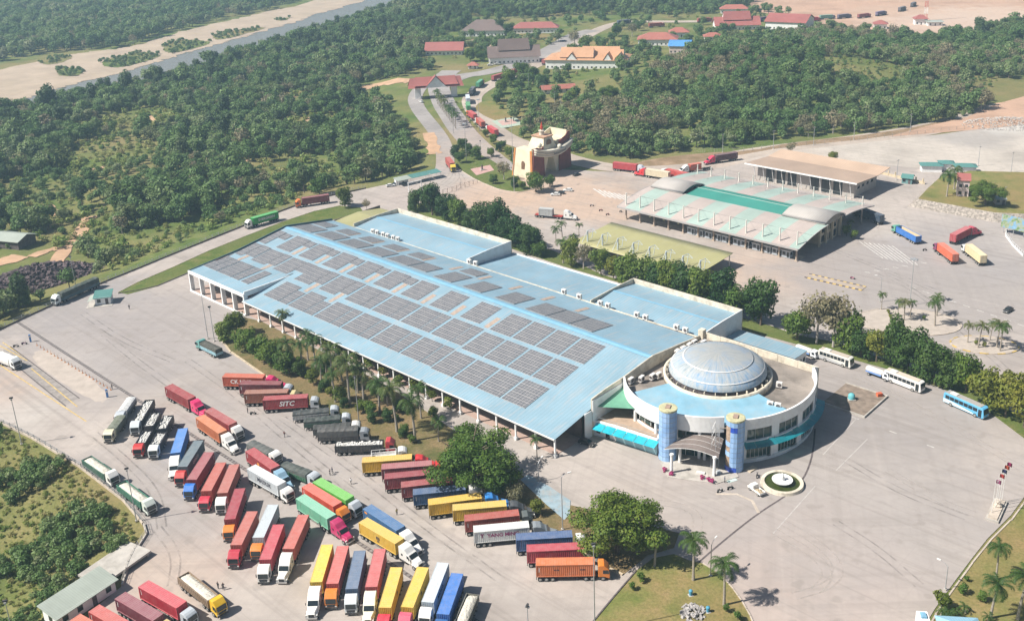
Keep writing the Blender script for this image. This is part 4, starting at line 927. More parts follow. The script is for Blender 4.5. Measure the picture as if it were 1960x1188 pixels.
m = MB(); m.lathe([(.01, 0), (.55, .5), (.75, 1.2), (.5, 2.2), (.22, 3.2), (.01, 4.2)], 10); m.build('flame', M_glow, gate, True, loc=(12, 5, 19.2))
for x, y, z in ((6.6, 1.6, 13.9), (15.6, -2.2, 12.2)):
    m = MB(); m.lathe([(.01, -1.1), (.8, -.8), (1.1, 0), (.8, .8), (.01, 1.1)], 12); m.build('ball_finial', M_ghull, gate, True, loc=(x, y, z))

# ------------------------------------------------------------------ small buildings
def house(name, label, px, L, Wd, h, rh, ang, roofm, wallm=M_white, kind='gable', over=.7, z=0.0, cat='house', storeys=1, group=None, win=True, tiers=1):
    """gabled / hipped house; px = pixel of the middle of the near long wall's foot"""
    p = GT(*px) if z is None else G(px[0], px[1], z)
    t = thing(name, label, cat, (p.x, p.y, p.z if z is None else z), ang, group)
    MB().box(-L/2, L/2, 0, Wd, 0, h).build('wall', wallm, t)
    o = over; m = MB(); rise = rh
    if kind == 'gable':
        for sgn, y0 in ((-1, -o), (1, Wd+o)):
            m.add([(-L/2-o, y0, h-.25), (L/2+o, y0, h-.25), (L/2+o, Wd/2, h+rise), (-L/2-o, Wd/2, h+rise), (-L/2-o, y0, h-.45), (L/2+o, y0, h-.45), (L/2+o, Wd/2, h+rise-.2), (-L/2-o, Wd/2, h+rise-.2)],
                  [(0, 1, 2, 3), (7, 6, 5, 4), (0, 4, 5, 1), (1, 5, 6, 2), (3, 7, 4, 0)])
        m.build('roof', roofm, t)
        mg = MB()
        for x in (-L/2, L/2-.15): mg.add([(x, 0, h-.02), (x, Wd, h-.02), (x, Wd/2, h+rise-.25), (x+.15, 0, h-.02), (x+.15, Wd, h-.02), (x+.15, Wd/2, h+rise-.25)], [(0, 1, 2), (5, 4, 3)])
        mg.build('gable_wall', wallm, t)
    elif kind == 'hip':
        k = min(Wd/2, L/2*.8)
        m.add([(-L/2-o, -o, h-.2), (L/2+o, -o, h-.2), (L/2+o, Wd+o, h-.2), (-L/2-o, Wd+o, h-.2), (-L/2+k, Wd/2, h+rise), (L/2-k, Wd/2, h+rise)], [(0, 1, 5, 4), (1, 2, 5), (2, 3, 4, 5), (3, 0, 4), (3, 2, 1, 0)]); m.build('roof', roofm, t)
    elif kind == 'mono':
        m.add([(-L/2-o, -o, h-.1), (L/2+o, -o, h-.1), (L/2+o, Wd+o, h+rise), (-L/2-o, Wd+o, h+rise), (-L/2-o, -o, h-.25), (L/2+o, -o, h-.25), (L/2+o, Wd+o, h+rise-.15), (-L/2-o, Wd+o, h+rise-.15)], [(0, 1, 2, 3), (7, 6, 5, 4), (0, 4, 5, 1), (1, 5, 6, 2), (2, 6, 7, 3), (3, 7, 4, 0)]); m.build('roof', roofm, t)
        mg = MB(); mg.prism([(-L/2, 0), (L/2, 0), (L/2, Wd), (-L/2, Wd)], h-.02, [h-.1, h-.1, h+rise-.3, h+rise-.3]); mg.build('upper_wall', wallm, t)
    elif kind == 'barrel':
        N_ = 10
        for i in range(N_+1):
            f = i/N_; m.v += [(-L/2-o, -o+(Wd+2*o)*f, h-.1+rise*math.sin(math.pi*f)), (L/2+o, -o+(Wd+2*o)*f, h-.1+rise*math.sin(math.pi*f))]
        for i in range(N_): m.f.append((2*i, 2*i+1, 2*i+3, 2*i+2)); m.m.append(0)
        m.build('roof', roofm, t, True)
    if tiers > 1:                       # a second, steeper roof above
        m = MB(); a = L*.33
        for sgn, y0 in ((-1, Wd*.2), (1, Wd*.8)): m.add([(-a, y0, h+rise*.62), (a, y0, h+rise*.62), (a*.92, Wd/2, h+rise*1.75), (-a*.92, Wd/2, h+rise*1.75)], [(0, 1, 2, 3)])
        m.add([(-a*.95, Wd*.2, h+rise*.62), (-a*.95, Wd*.8, h+rise*.62), (-a*.9, Wd/2, h+rise*1.72), (a*.95, Wd*.2, h+rise*.62), (a*.95, Wd*.8, h+rise*.62), (a*.9, Wd/2, h+rise*1.72)], [(0, 1, 2), (5, 4, 3)], 1)
        m.build('upper_roof', [roofm, wallm], t)
    if win:
        nw = max(2, int(L/3.2))
        for s_ in range(storeys):
            z0 = .9 + s_*3.2
            for i in range(nw):
                x = -L/2 + (i+.5)*L/nw
                if i == nw//2 and s_ == 0: MB().box(x-.5, x+.5, -.05, .03, 0.02, 2.2).build('door', M_darkc, t)
                else:
                    w_ = MB().box(x-.6, x+.6, -.05, .03, z0, z0+1.3).build('window', M_glass, t)
            if Wd > 4: 
                for sx in (-L/2-.05, L/2-.03):
                    for i in range(max(1, int(Wd/4))): MB().box(sx, sx+.08, (i+.5)*Wd/max(1, int(Wd/4))-.6, (i+.5)*Wd/max(1, int(Wd/4))+.6, z0, z0+1.3).build('window', M_glass, t)
    return t
def tile(name, col): return roof_mat(name, col, [c*.7 for c in col], .5, .35)
T_red = tile('red_roof_tiles', (.36, .125, .11)); T_pink = tile('faded_red_tiles', (.40, .15, .115)); T_gry = tile('grey_brown_tiles', (.19, .14, .125)); T_or = tile('orange_roof_tiles', (.54, .30, .17)); T_blu = tile('blue_metal_roof', (.10, .30, .62)); T_gn = tile('green_metal_roof', (.10, .24, .22)); T_gnp = tile('pale_green_metal_roof', (.37, .41, .36))
# near huts
hut = house('guard_hut', 'small white guard hut with a green lean-to roof beside the yard entrance', (198, 583), 5.2, 4.6, 2.9, .9, RAD(12), T_gn, M_white, 'mono', .5, cat='hut')
m = MB(); m.add([(-4.9, -1.5, 2.1), (-2.7, -.9, 2.8), (-2.7, 4.6, 2.8), (-4.9, 4.6, 2.1)], [(0, 1, 2, 3)]); m.build('porch_roof', T_gnp, hut)
for y in (-1.2, 4.3): MB().tube((-4.7, y, 0), (-4.7, y, 2.1), .06, n=5).build('porch_post', M_steelw, hut)
MB().box(-5.4, 3.2, -2.0, 5.4, 0.0, .1).build('hut_slab', M_conc, hut)
shed = house('long_shed', 'long white shed with a pale green sheet roof on the slope below the trucks', (170, 1166), 13.2, 5.0, 2.9, .9, RAD(57), T_gnp, M_white, 'mono', .6, cat='shed')
plat_c = G(222, 1085); plat = thing('loading_platform', 'flat stained concrete platform on legs behind the pale green shed', 'platform', (plat_c.x, plat_c.y, 0), RAD(60))
MB().box(-6.5, 6.5, -3.8, 3.8, .8, 1.3).build('slab', M_conc, plat)
for x in (-5.8, 0, 5.8):
    for y in (-3.2, 3.2): MB().box(x-.25, x+.25, y-.25, y+.25, -3, .8).build('leg', M_conc, plat)
sh = thing('roadside_shelter', 'open roadside shelter with pale green roofs at the forest edge', 'shelter', G(800, 347), RAD(35))
for k, (x0, x1, mt_) in enumerate(((-12, -4.5, T_gnp), (-4.2, 5.5, T_gn), (5.8, 12, T_gn))):
    roof_ = MB(); roofquad(roof_, [(x0, -2.6, 3.0), (x1, -2.6, 3.0), (x1, 2.6, 3.5), (x0, 2.6, 3.5)], .12); roof_.build('roof_sheet', mt_, sh)
    for x in (x0+.4, x1-.4):
        for y in (-2.2, 2.2): MB().tube((x, y, 0), (x, y, 3.1), .09, n=6).build('post', M_steelw, sh)
MB().box(-11.5, -5, .5, 2.4, 0, 2.8).build('back_room', M_white, sh)
# right mound
house('small_house', 'narrow two-storey pink and white house with a red roof on the mound', (1842, 376), 4.6, 8, 7.4, 1.8, RAD(-20), T_red, mat('pink_render', (.66, .55, .55), .8, .06), 'gable', .5, z=3.2, storeys=2)
house('garden_shed', 'low grey lean-to shed under the round tree on the mound', (1915, 392), 4.2, 4, 2.4, .3, RAD(-15), T_gnp, M_conc, 'mono', .3, z=3.2, cat='shed')
house('kiosk', 'small green-roofed kiosk below the mound beside the office', (1735, 352), 4.4, 4.4, 3.0, 1.1, RAD(-30), T_gn, mat('teal_panel', (.16, .30, .30), .6), 'gable', .5, cat='kiosk')
for i, (px, lb) in enumerate([((1783, 330), 'pale hut with a green roof nearest the cream boundary wall'), ((1812, 326), 'green-roofed hut half hidden behind the coconut palm'), ((1848, 332), 'flat green-roofed hut behind the narrow pink house')]):
    house('roadside_hut', lb, px, 9 if i != 1 else 6, 5, 3.4, .9, RAD(-12), T_gn, M_white, 'hip', .8, cat='hut', group='green-roofed huts by the gravel pad', win=False)
bb = thing('billboard', 'painted landscape billboard standing behind a white fence at the yard edge', 'billboard', G(1948, 452), RAD(-52))
bm = MB(); bm.box(-7, 7, -.15, .15, 2.2, 7.4)
def bill_mat():
    m, t, p = base_mat('billboard_picture'); v = coords(t, False); n = noise_tex(t, v, .45, 5, .6, .5)
    c = ramp(t, n, [(.30, (.08, .18, .08)), (.42, (.14, .26, .12)), (.50, (.36, .38, .25)), (.58, (.16, .34, .52)), (.75, (.38, .52, .62))]); t.links.new(c, p.inputs['Base Color']); p.inputs['Roughness'].default_value = .5; return m
bm.build('panel', bill_mat(), bb)
for x in (-6, -2, 2, 6): MB().tube((x, .3, 0), (x, .3, 7), .14, n=6).build('post', M_galv, bb)
# far houses of the town
TOWN = [('house', 'long red-roofed house at the forest edge left of the toll gate road', (850, 106), 34, 14, 4.5, 6.5, -6, T_red, 'gable', 1),
        ('house', 'big grey-brown hipped house with a red ridge among the trees', (925, 70), 44, 26, 6, 9, -8, T_gry, 'hip', 1),
        ('house', 'long low house with a bright red hipped roof and veranda', (1025, 64), 46, 14, 5.5, 5, -6, T_red, 'hip', 1),
        ('house', 'brown-tiled customs house with steep crossed gables', (985, 122), 44, 18, 6, 8, 4, T_gry, 'gable', 2),
        ('house', 'small red-roofed kiosk under trees by the town street', (905, 132), 8, 6, 3, 2.4, -5, T_pink, 'hip', 1),
        ('house', 'low house with faded red roof in the hedged yard', (1070, 178), 24, 8, 3.4, 2.2, 10, T_pink, 'gable', 1),
        ('house', 'red-roofed villa beside the blue barrel roof', (1258, 88), 36, 20, 6, 5, -10, T_pink, 'hip', 1),
        ('house', 'small terracotta villa behind the blue barrel roof', (1300, 72), 18, 12, 5, 4, -5, T_pink, 'hip', 1),
        ('house', 'temple-like building with a steep two-tier red roof', (1412, 58), 44, 22, 5, 7, -2, T_red, 'gable', 2),
        ('house', 'broad hall with a bright red gable roof beside the truck queue', (1502, 58), 40, 34, 8, 6, -30, T_red, 'gable', 1),
        ('house', 'pale pink-roofed house partly hidden at the wood edge', (1365, 78), 16, 10, 4, 3, -5, T_pink, 'hip', 1),
        ('house', 'small white house with a red hip roof at the clearing edge', (1685, 56), 12, 10, 5, 3, -15, T_red, 'hip', 1),
        ('house', 'little white hut with red roof beside the radio mast', (1763, 48), 12, 9, 6, 3.5, -8, T_red, 'hip', 1),
        ('house', 'tiny red-roofed hut between trees on the far right', (1922, 56), 9, 7, 3.5, 3, 5, T_red, 'hip', 1),
        ('house', 'orange-roofed cottage behind the temple-like building', (1405, 26), 30, 12, 5, 4, -10, T_pink, 'hip', 1),
        ('house', 'long pale shed with a flat roof by the far clearing', (1790, 50), 14, 8, 4, .4, -5, T_gnp, 'mono', 1)]
for nm, lb, px, L, Wd, h, rh, an, rm, kd, tr_ in TOWN: house(nm, lb, px, L*.88, Wd*.88, h*.9, rh*.9, RAD(an), rm, M_white, kd, 1.2, tiers=tr_)
# large orange-roofed office
oo = house('orange_roofed_office', 'large white office with stepped bright orange tiled roofs', (1120, 133), 60, 26, 7, 4.5, RAD(-14), T_or, M_white, 'hip', 1.2, cat='building', storeys=1)
for x, yy, a, w_, h0, r_ in ((-7, 8, 26, 13, 8.5, 6.5), (10, 13, 30, 12, 9.0, 6.0), (22, 9, 12, 11, 8, 5.5)):
    m = MB()
    for sgn in (-1, 1): m.add([(x-a/2, yy+sgn*w_/2, h0), (x+a/2, yy+sgn*w_/2, h0), (x+a/2*.94, yy, h0+r_), (x-a/2*.94, yy, h0+r_)], [(0, 1, 2, 3)])
    m.add([(x-a/2*.97, yy-w_/2, h0), (x-a/2*.97, yy+w_/2, h0), (x-a/2*.94, yy, h0+r_-.1), (x+a/2*.97, yy-w_/2, h0), (x+a/2*.97, yy+w_/2, h0), (x+a/2*.94, yy, h0+r_-.1)], [(0, 1, 2), (5, 4, 3)], 1); m.build('upper_roof', [T_or, M_white], oo)
for x, w_ in ((-10, 9), (17, 7), (26, 9)):
    m = MB(); m.add([(x-w_/2, -1.0, 7.0), (x+w_/2, -1.0, 7.0), (x, -1.0, 12.2), (x, 9, 12.2), (x-w_/2, 9, 7), (x+w_/2, 9, 7)], [(0, 2, 3, 4), (1, 5, 3, 2)]); m.add([(x-w_/2+.6, -.7, 7.0), (x+w_/2-.6, -.7, 7.0), (x, -.7, 11.6)], [(0, 1, 2)], 1); m.build('dormer', [T_or, M_white], oo)
house('blue_roofed_hall', 'open hall with a blue barrel roof above the right-hand wood', (1300, 103), 16, 20, 6, 3.2, RAD(-15), T_blu, mat('pink_wall', (.55, .45, .42), .8), 'barrel', 1.0, cat='hall')
# toll gate with swept red roof
tp = G(838, 186); tg = thing('toll_gate', 'road toll gate with swept red tiled roof and white gable on two pillars', 'gate', (tp.x, tp.y, 0), RAD(8))
for x in (-13, 11): MB().box(x-2, x+2, -1.8, 1.8, 0, 8.2).build('pillar', M_white, tg)
MB().box(-15, 13, -1.6, 1.6, 7.2, 8.4).build('beam', M_white, tg)
for x0, x1, z0, z1 in ((-19.5, -3, 7.6, 13.5), (1, 17.5, 7.6, 13.5), (-16, 14, 9.0, 14.0)):
    m = MB()
    for s in (-1, 1):
        N = 4
        for i in range(N+1):
            f = i/N; y = s*(5.2*(1-f)); z = z0+(z1-z0)*f**1.25; m.v += [(x0+1.8*f, y, z), (x1-1.8*f, y, z)]
        o_ = len(m.v)-2*(N+1)
        for i in range(N): m.f.append((o_+2*i, o_+2*i+1, o_+2*i+3, o_+2*i+2)); m.m.append(0)
    m.build('roof', T_red, tg)
m = MB(); m.add([(-8, -5.4, 7.6), (6, -5.4, 7.6), (-1, -5.4, 14.6)], [(0, 1, 2)]); m.build('gable', M_white, tg)
m = MB(); m.add([(-8.6, -5.9, 7.4), (-1, -5.9, 15.2), (-1, 0, 15.2), (-8.6, 0, 7.4)], [(0, 1, 2, 3)]); m.add([(6.6, -5.9, 7.4), (-1, -5.9, 15.2), (-1, 0, 15.2), (6.6, 0, 7.4)], [(0, 3, 2, 1)]); m.build('gable_roof', T_red, tg)
# sheet-roofed barn at the left edge and the stone heap
house('barn', 'open barn with a pale green sheet roof at the left edge above the stone heap', (8, 476), 16, 10, 4, 1.6, RAD(-18), T_gnp, M_darkc, 'gable', .8, z=None, cat='barn', win=False)
# ------------------------------------------------------------------ vehicles
def bevelled(me, w=.06, ang=30):
    bm = bmesh.new(); bm.from_mesh(me); bmesh.ops.remove_doubles(bm, verts=bm.verts, dist=1e-4)
    bmesh.ops.recalc_face_normals(bm, faces=bm.faces)
    es = [e for e in bm.edges if len(e.link_faces) == 2 and e.calc_face_angle(0) > RAD(ang)]
    bmesh.ops.bevel(bm, geom=es, offset=w, segments=2, profile=.6, affect='EDGES', clamp_overlap=True)
    bm.to_mesh(me); bm.free(); me.update(); return me
def faded_top(m):
    t = m.node_tree; p = t.nodes['Principled BSDF']; lk = p.inputs['Base Color'].links[0].from_socket
    g = _n(t, 'ShaderNodeTexCoord'); sp = _n(t, 'ShaderNodeSeparateXYZ'); t.links.new(g.outputs['Normal'], sp.inputs[0])
    oi = _n(t, 'ShaderNodeObjectInfo')
    c = mixc(t, math_n(t, 'MULTIPLY', ramp(t, sp.outputs[2], [(.85, 0.0), (.95, 1.0)]), math_n(t, 'ADD', math_n(t, 'MULTIPLY', oi.outputs['Random'], .15), .05)), lk, (.58, .55, .53)); t.links.new(c, p.inputs['Base Color'])
faded_top(M_cont)
M_chas = mat('trailer_steel', (.045, .045, .05), .7, .3, 2, world=False, dirt=(.2, .17, .14), dirt_amt=.5, dirt_scale=1.0)
M_rim = mat('wheel_rim', (.34, .33, .31), .5, .15, 3, world=False)
M_chrome = mat('bright_trim', (.55, .55, .55), .3, .05, metal=.6)
M_lamp = mat('head_lamp', (.70, .70, .66), .2, .02)
M_tail = mat('tail_lamp', (.45, .03, .02), .4, .02)
M_tarp = paint_mat('canvas_tarpaulin', .85, .12, dirt=(.10, .10, .09), dirt_amt=.4, spec=.15)
M_sack = mat('white_sacks', (.66, .65, .62), .9, .12, 3, world=False)
M_bulk = mat('pale_bulk_load', (.58, .55, .48), .95, .12, 1.2, world=False)
wm = MB(); wm.tube((0, -.29, 0), (0, .29, 0), .52, n=14, mi=0); wm.tube((0, -.30, 0), (0, -.26, 0), .33, n=10, mi=1); wm.tube((0, .26, 0), (0, .30, 0), .33, n=10, mi=1); wm.tube((0, .30, 0), (0, .36, 0), .14, n=8, mi=1); wm.tube((0, -.36, 0), (0, -.30, 0), .14, n=8, mi=1)
ME_wheel = wm.mesh('wheel', [M_dark, M_rim])
def container_mesh(L):
    m = MB(); h, y = 2.9, 1.22; n = int(L/.42)
    for s in (-1, 1):
        xs = []
        for i in range(n):
            x0 = -L/2+.12+(L-.24)*i/n; d = (L-.24)/n
            xs += [(x0, y-.005), (x0+d*.35, y-.005), (x0+d*.5, y-.10), (x0+d*.85, y-.10)]
        xs.append((L/2-.12, y-.005))
        vs_ = [(a, s*b, .14) for a, b in xs]+[(a, s*b, h-.1) for a, b in xs]; k = len(xs)
        m.add(vs_, [(i, i+1, i+1+k, i+k) if s < 0 else (i+1, i, i+k, i+1+k) for i in range(k-1)])
        m.box(-L/2, L/2, s*y-.07, s*y+.005, 0, .16); m.box(-L/2, L/2, s*y-.07, s*y+.005, h-.13, h)
    for x in (-L/2, L/2-.16):
        for s in (-1, 1): m.box(x, x+.16, s*y-.09, s*y+.01, 0, h+.01)
        m.box(x, x+.16, -y, y, 0, .16); m.box(x, x+.16, -y, y, h-.13, h)
    k = 6                                                    # corrugated front
    xs = []
    for i in range(k):
        a = -y+.1+(2*y-.2)*i/k; d = (2*y-.2)/k; xs += [(a, -.02), (a+d*.4, -.02), (a+d*.5, -.11), (a+d*.9, -.11)]
    xs.append((y-.1, -.02)); q = len(xs)
    m.add([(L/2+b, a, .14) for a, b in xs]+[(L/2+b, a, h-.1) for a, b in xs], [(i, i+1, i+1+q, i+q) for i in range(q-1)])
    m.box(-L/2-.01, -L/2+.05, -y+.05, -.02, .1, h-.08); m.box(-L/2-.01, -L/2+.05, .02, y-.05, .1, h-.08)
    for yy in (-.85, -.35, .35, .85): m.tube((-L/2-.06, yy, .15), (-L/2-.06, yy, h-.15), .03, n=4, mi=1)
    nr = int(L/.55)                                           # roof ribs
    pts = []
    for i in range(nr):
        a = -L/2+.15+(L-.3)*i/nr; d = (L-.3)/nr; pts += [(a, h-.02), (a+d*.45, h-.02), (a+d*.5, h-.045), (a+d*.95, h-.045)]
    pts.append((L/2-.15, h-.02)); q = len(pts)
    m.add([(a, -y+.02, z) for a, z in pts]+[(a, y-.02, z) for a, z in pts], [(i, i+1, i+1+q, i+q) for i in range(q-1)])
    return m.mesh('container', [M_cont, M_chrome])
ME_c40 = container_mesh(12.19); ME_c20 = container_mesh(6.06)
def coe_mesh(high):
    zt = 3.72 if high else 3.35
    m = MB(); m.profile([(6.75, .95), (8.0, .95), (9.12, .55), (9.18, 1.55), (9.0, 2.75), (8.55, 3.2 if high else 3.12), (8.0, zt), (6.95, zt), (6.75, zt-.3)], -1.23, 1.23)
    me = bevelled(m.mesh('cab', [M_paint]), .10); return me
ME_coe = coe_mesh(True); ME_coel = coe_mesh(False)
def us_mesh():
    m = MB(); m.profile([(6.95, .85), (10.55, .8), (10.7, 2.02), (10.02, 2.78), (9.6, 2.95), (8.7, 3.78), (7.6, 4.0), (6.95, 3.95)], -1.2, 1.2)
    me = m.mesh('cab', [M_paint]); bevelled(me, .14, 20)
    m2 = MB(); m2.add([(10.5, -1.1, .75), (12.45, -.82, .62), (12.45, .82, .62), (10.5, 1.1, .75), (10.5, -1.08, 2.05), (12.1, -.62, 1.72), (12.1, .62, 1.72), (10.5, 1.08, 2.05), (12.55, -.72, 1.35), (12.55, .72, 1.35)],
                      [(0, 1, 8, 5, 4), (3, 7, 6, 9, 2), (4, 5, 6, 7), (5, 8, 9, 6), (8, 1, 2, 9), (3, 2, 1, 0)])
    for s in (-1, 1): m2.add([(10.9, s*.85, .75), (12.3, s*.8, .75), (12.2, s*1.2, .8), (10.9, s*1.22, .8), (11.1, s*.95, 1.45), (12.0, s*.85, 1.35), (12.0, s*1.15, 1.2), (11.1, s*1.18, 1.3)], [(0, 1, 2, 3), (4, 5, 6, 7), (0, 1, 5, 4), (1, 2, 6, 5), (2, 3, 7, 6), (3, 0, 4, 7)])
    hood = m2.mesh('hood', [M_paint]); bevelled(hood, .07, 25); return me, hood
ME_us, ME_hood = us_mesh()
def cabparts():
    d = {}
    m = MB(); m.add([(9.205, -1.05, 1.68), (9.205, 1.05, 1.68), (9.03, 1.02, 2.72), (9.03, -1.02, 2.72)], [(0, 1, 2, 3)]); m.v = [(x+.02, y, z) for x, y, z in m.v]; d['coe_ws'] = m.mesh('windscreen', [M_glass])
    for s in (-1, 1):
        m = MB(); m.add([(7.75, s*1.245, 1.75), (8.95, s*1.245, 1.7), (8.75, s*1.245, 2.65), (7.75, s*1.245, 2.65)], [(0, 1, 2, 3)]); d['coe_sw%d' % s] = m.mesh('side_window', [M_glass])
    m = MB(); m.box(9.14, 9.215, -.85, .85, .95, 1.5); d['coe_gr'] = m.mesh('grille', [M_chas])
    m = MB(); m.box(9.02, 9.28, -1.2, 1.2, .42, .8); d['coe_bu'] = m.mesh('bumper', [M_chas])
    for s in (-1, 1):
        m = MB(); m.box(9.17, 9.23, s*.98-.18, s*.98+.18, .9, 1.12); d['coe_hl%d' % s] = m.mesh('headlight', [M_lamp])
        m = MB(); m.box(8.85, 9.05, s*1.3-.03, s*1.3+.18*s, 1.9, 2.6); d['coe_mi%d' % s] = m.mesh('mirror', [M_chas])
    m = MB(); m.add([(10.74, -1.02, 2.08), (10.74, 1.02, 2.08), (10.06, 1.0, 2.80), (10.06, -1.0, 2.80)], [(0, 1, 2, 3)]); m.v = [(x+.015, y, z+.015) for x, y, z in m.v]; d['us_ws'] = m.mesh('windscreen', [M_glass])
    for s in (-1, 1):
        m = MB(); m.add([(9.45, s*1.215, 1.95), (10.5, s*1.215, 1.95), (10.0, s*1.215, 2.6), (9.45, s*1.215, 2.65)], [(0, 1, 2, 3)]); d['us_sw%d' % s] = m.mesh('side_window', [M_glass])
        m = MB(); m.box(7.7, 8.2, s*1.21-.01, s*1.21+.01, 2.0, 2.5); d['us_slp%d' % s] = m.mesh('sleeper_window', [M_glass])
    m = MB(); m.box(12.46, 12.6, -.55, .55, .75, 1.4); d['us_gr'] = m.mesh('grille', [M_chas])
    m = MB(); m.box(12.3, 12.7, -1.15, 1.15, .4, .72); d['us_bu'] = m.mesh('bumper', [M_chrome])
    for s in (-1, 1):
        m = MB(); m.box(12.2, 12.42, s*1.0-.18, s*1.0+.18, .95, 1.2); d['us_hl%d' % s] = m.mesh('headlight', [M_lamp])
        m = MB(); m.box(10.3, 10.45, s*1.35-.05, s*1.35+.15*s, 1.9, 2.5); d['us_mi%d' % s] = m.mesh('mirror', [M_chas])
        m = MB(); m.tube((6.8, s*1.0, 1.0), (6.8, s*1.0, 3.9), .09, n=6); d['us_ex%d' % s] = m.mesh('exhaust', [M_chrome])
    m = MB(); m.box(3.6, 8.9, -.45, .45, .75, 1.02); m.box(6.9, 8.3, -1.15, -.6, .45, .95); m.box(6.9, 8.3, .6, 1.15, .45, .95); d['coe_fr'] = m.mesh('tractor_frame', [M_chas])
    m = MB(); m.box(3.6, 12.2, -.45, .45, .75, 1.02); m.tube((7.2, -1.0, .75), (9.0, -1.0, .75), .33, n=10); m.tube((7.2, 1.0, .75), (9.0, 1.0, .75), .33, n=10); d['us_fr'] = m.mesh('tractor_frame', [M_chas])
    m = MB(); m.box(-6.1, 6.1, -.55, -.4, .95, 1.24); m.box(-6.1, 6.1, .4, .55, .95, 1.24)
    for x in (-6.05, -3, 0, 3, 6.0): m.box(x-.08, x+.08, -1.2, 1.2, 1.05, 1.24)
    m.box(-6.15, -6.0, -1.2, 1.2, .55, .75); m.box(2.2, 2.4, -.95, -.75, .1, 1.0); m.box(2.2, 2.4, .75, .95, .1, 1.0)
    for s in (-1, 1): m.box(-1.4, 1.6, s*1.1-.03, s*1.1+.03, .55, .62); m.box(-1.4, 1.6, s*1.1-.03, s*1.1+.03, .9, .97); m.box(-1.4, -1.3, s*1.1-.03, s*1.1+.03, .5, 1.05); m.box(1.5, 1.6, s*1.1-.03, s*1.1+.03, .5, 1.05)
    d['tr_fr'] = m.mesh('trailer_frame', [M_chas])
    return d
CP = cabparts()
def add_cab(t, kind, col, dx=0.0, yaw=0.0):
    """tractor or lorry cab with its parts"""
    k = 'us' if kind == 'us' else 'coe'
    cab = ob('cab', {'us': ME_us, 'coe': ME_coe, 'coel': ME_coel}[kind], t, (dx, 0, 0), yaw, col)
    if yaw:                       # turn about the fifth wheel
        piv = Vector((5.3, 0, 0)); cab.location = Vector((dx, 0, 0)) + piv - Matrix.Rotation(yaw, 3, 'Z') @ piv
    for key, me_ in CP.items():
        if key.startswith(k+'_') and not key.endswith('_fr'): ob(me_.name.split('.')[0], me_, cab)
    if k == 'us': ob('hood', ME_hood, cab, color=col)
    return cab, k
def wheels(t, xs, y=.95, r=1.0):
    for x in xs:
        for s in (-1, 1): ob('wheel', ME_wheel, t, (x, s*y, .52*r), 0, None, (r, 1, r) if r != 1 else None)
def text(t, s, size, x, z, side, y=1.235, col=None, bold=0.0, vertical=False, shear=0.0):
    cu = bpy.data.curves.new('lettering', 'FONT'); cu.body = s; cu.size = size; cu.align_x = 'CENTER'; cu.align_y = 'CENTER'; cu.offset = bold; cu.shear = shear; cu.resolution_u = 2; cu.fill_mode = 'FRONT'
    tmp = bpy.data.objects.new('tmp', cu); C.objects.link(tmp); me = bpy.data.meshes.new_from_object(tmp); C.objects.unlink(tmp); bpy.data.objects.remove(tmp)
    me.materials.clear(); me.materials.append(col or M_white); o = ob('lettering', me, t, (x, side*y, z))
    o.rotation_euler = (math.pi/2, 0, 0 if side < 0 else math.pi); return o
M_lett = mat('white_lettering', (.75, .74, .72), .7, .04); M_lettd = mat('dark_lettering', (.03, .03, .05), .7, .04); M_lettp = mat('purple_lettering', (.28, .04, .14), .7, .04); M_letto = mat('orange_mark', (.65, .25, .05), .7, .04)
def mark(t, side, L=12.19, n=5, mt=None):
    """short upright code marks near the door end"""
    m = MB()
    for i in range(n): m.box(-L/2+.55, -L/2+.72, side*1.232-.004, side*1.232+.004, 3.35-i*.22, 3.50-i*.22)
    return m.build('code_mark', mt or M_lett, t)
ZN = {'Q': (660, 780, 2.912), 'A': (420, 700, 9.8), 'B': (400, 690, 5.765), 'K': (560, 840, 5.765), 'L': (300, 720, 7.922), 'M': (0, 780, 2.912), 'N': (640, 960, 5.211), 'O': (560, 1040, 8.028), 'P': (180, 700, 5.765), 'D': (60, 1030, 4.9), 'E': (0, 740, 4.4), 'F': (0, 600, 6.6), 'H': (0, 440, 6.6), 'I': (440, 360, 8.909), 'J': (340, 500, 6.6), 'R': (1680, 410, 8.909), 'U': (1320, 280, 16.33), 'V': (1180, 280, 7.0), 'T': (780, 130, 7.92), 'X': (640, 280, 6.533), 'Y': (660, 380, 2.97), 'Z': (0, 0, 1.0)}
def place(zn, a, b, z):
    x0, y0, s = ZN[zn]; p = G(x0+a[0]/s, y0+a[1]/s, z); q = G(x0+b[0]/s, y0+b[1]/s, z); d = q-p
    c = (p+q)/2; return Vector((c.x, c.y, 0)), math.atan2(d.y, d.x)
RED = (.43, .055, .05); MAR = (.20, .028, .035); CRI = (.42, .035, .06); ORA = (.60, .17, .055); BRO = (.28, .085, .04); YEL = (.66, .41, .025); BLU = (.025, .115, .32); BBL = (.025, .20, .58); NAV = (.03, .055, .10); GRN = (.02, .33, .06); LGR = (.12, .48, .05); MIN = (.20, .52, .36); GRY = (.50, .54, .57); WHT = (.74, .73, .70); SIL = (.45, .49, .53); MAG = (.62, .02, .13); DKG = (.05, .06, .07); CRM = (.62, .52, .36); DGN = (.03, .10, .06); CO = (.68, .20, .02)
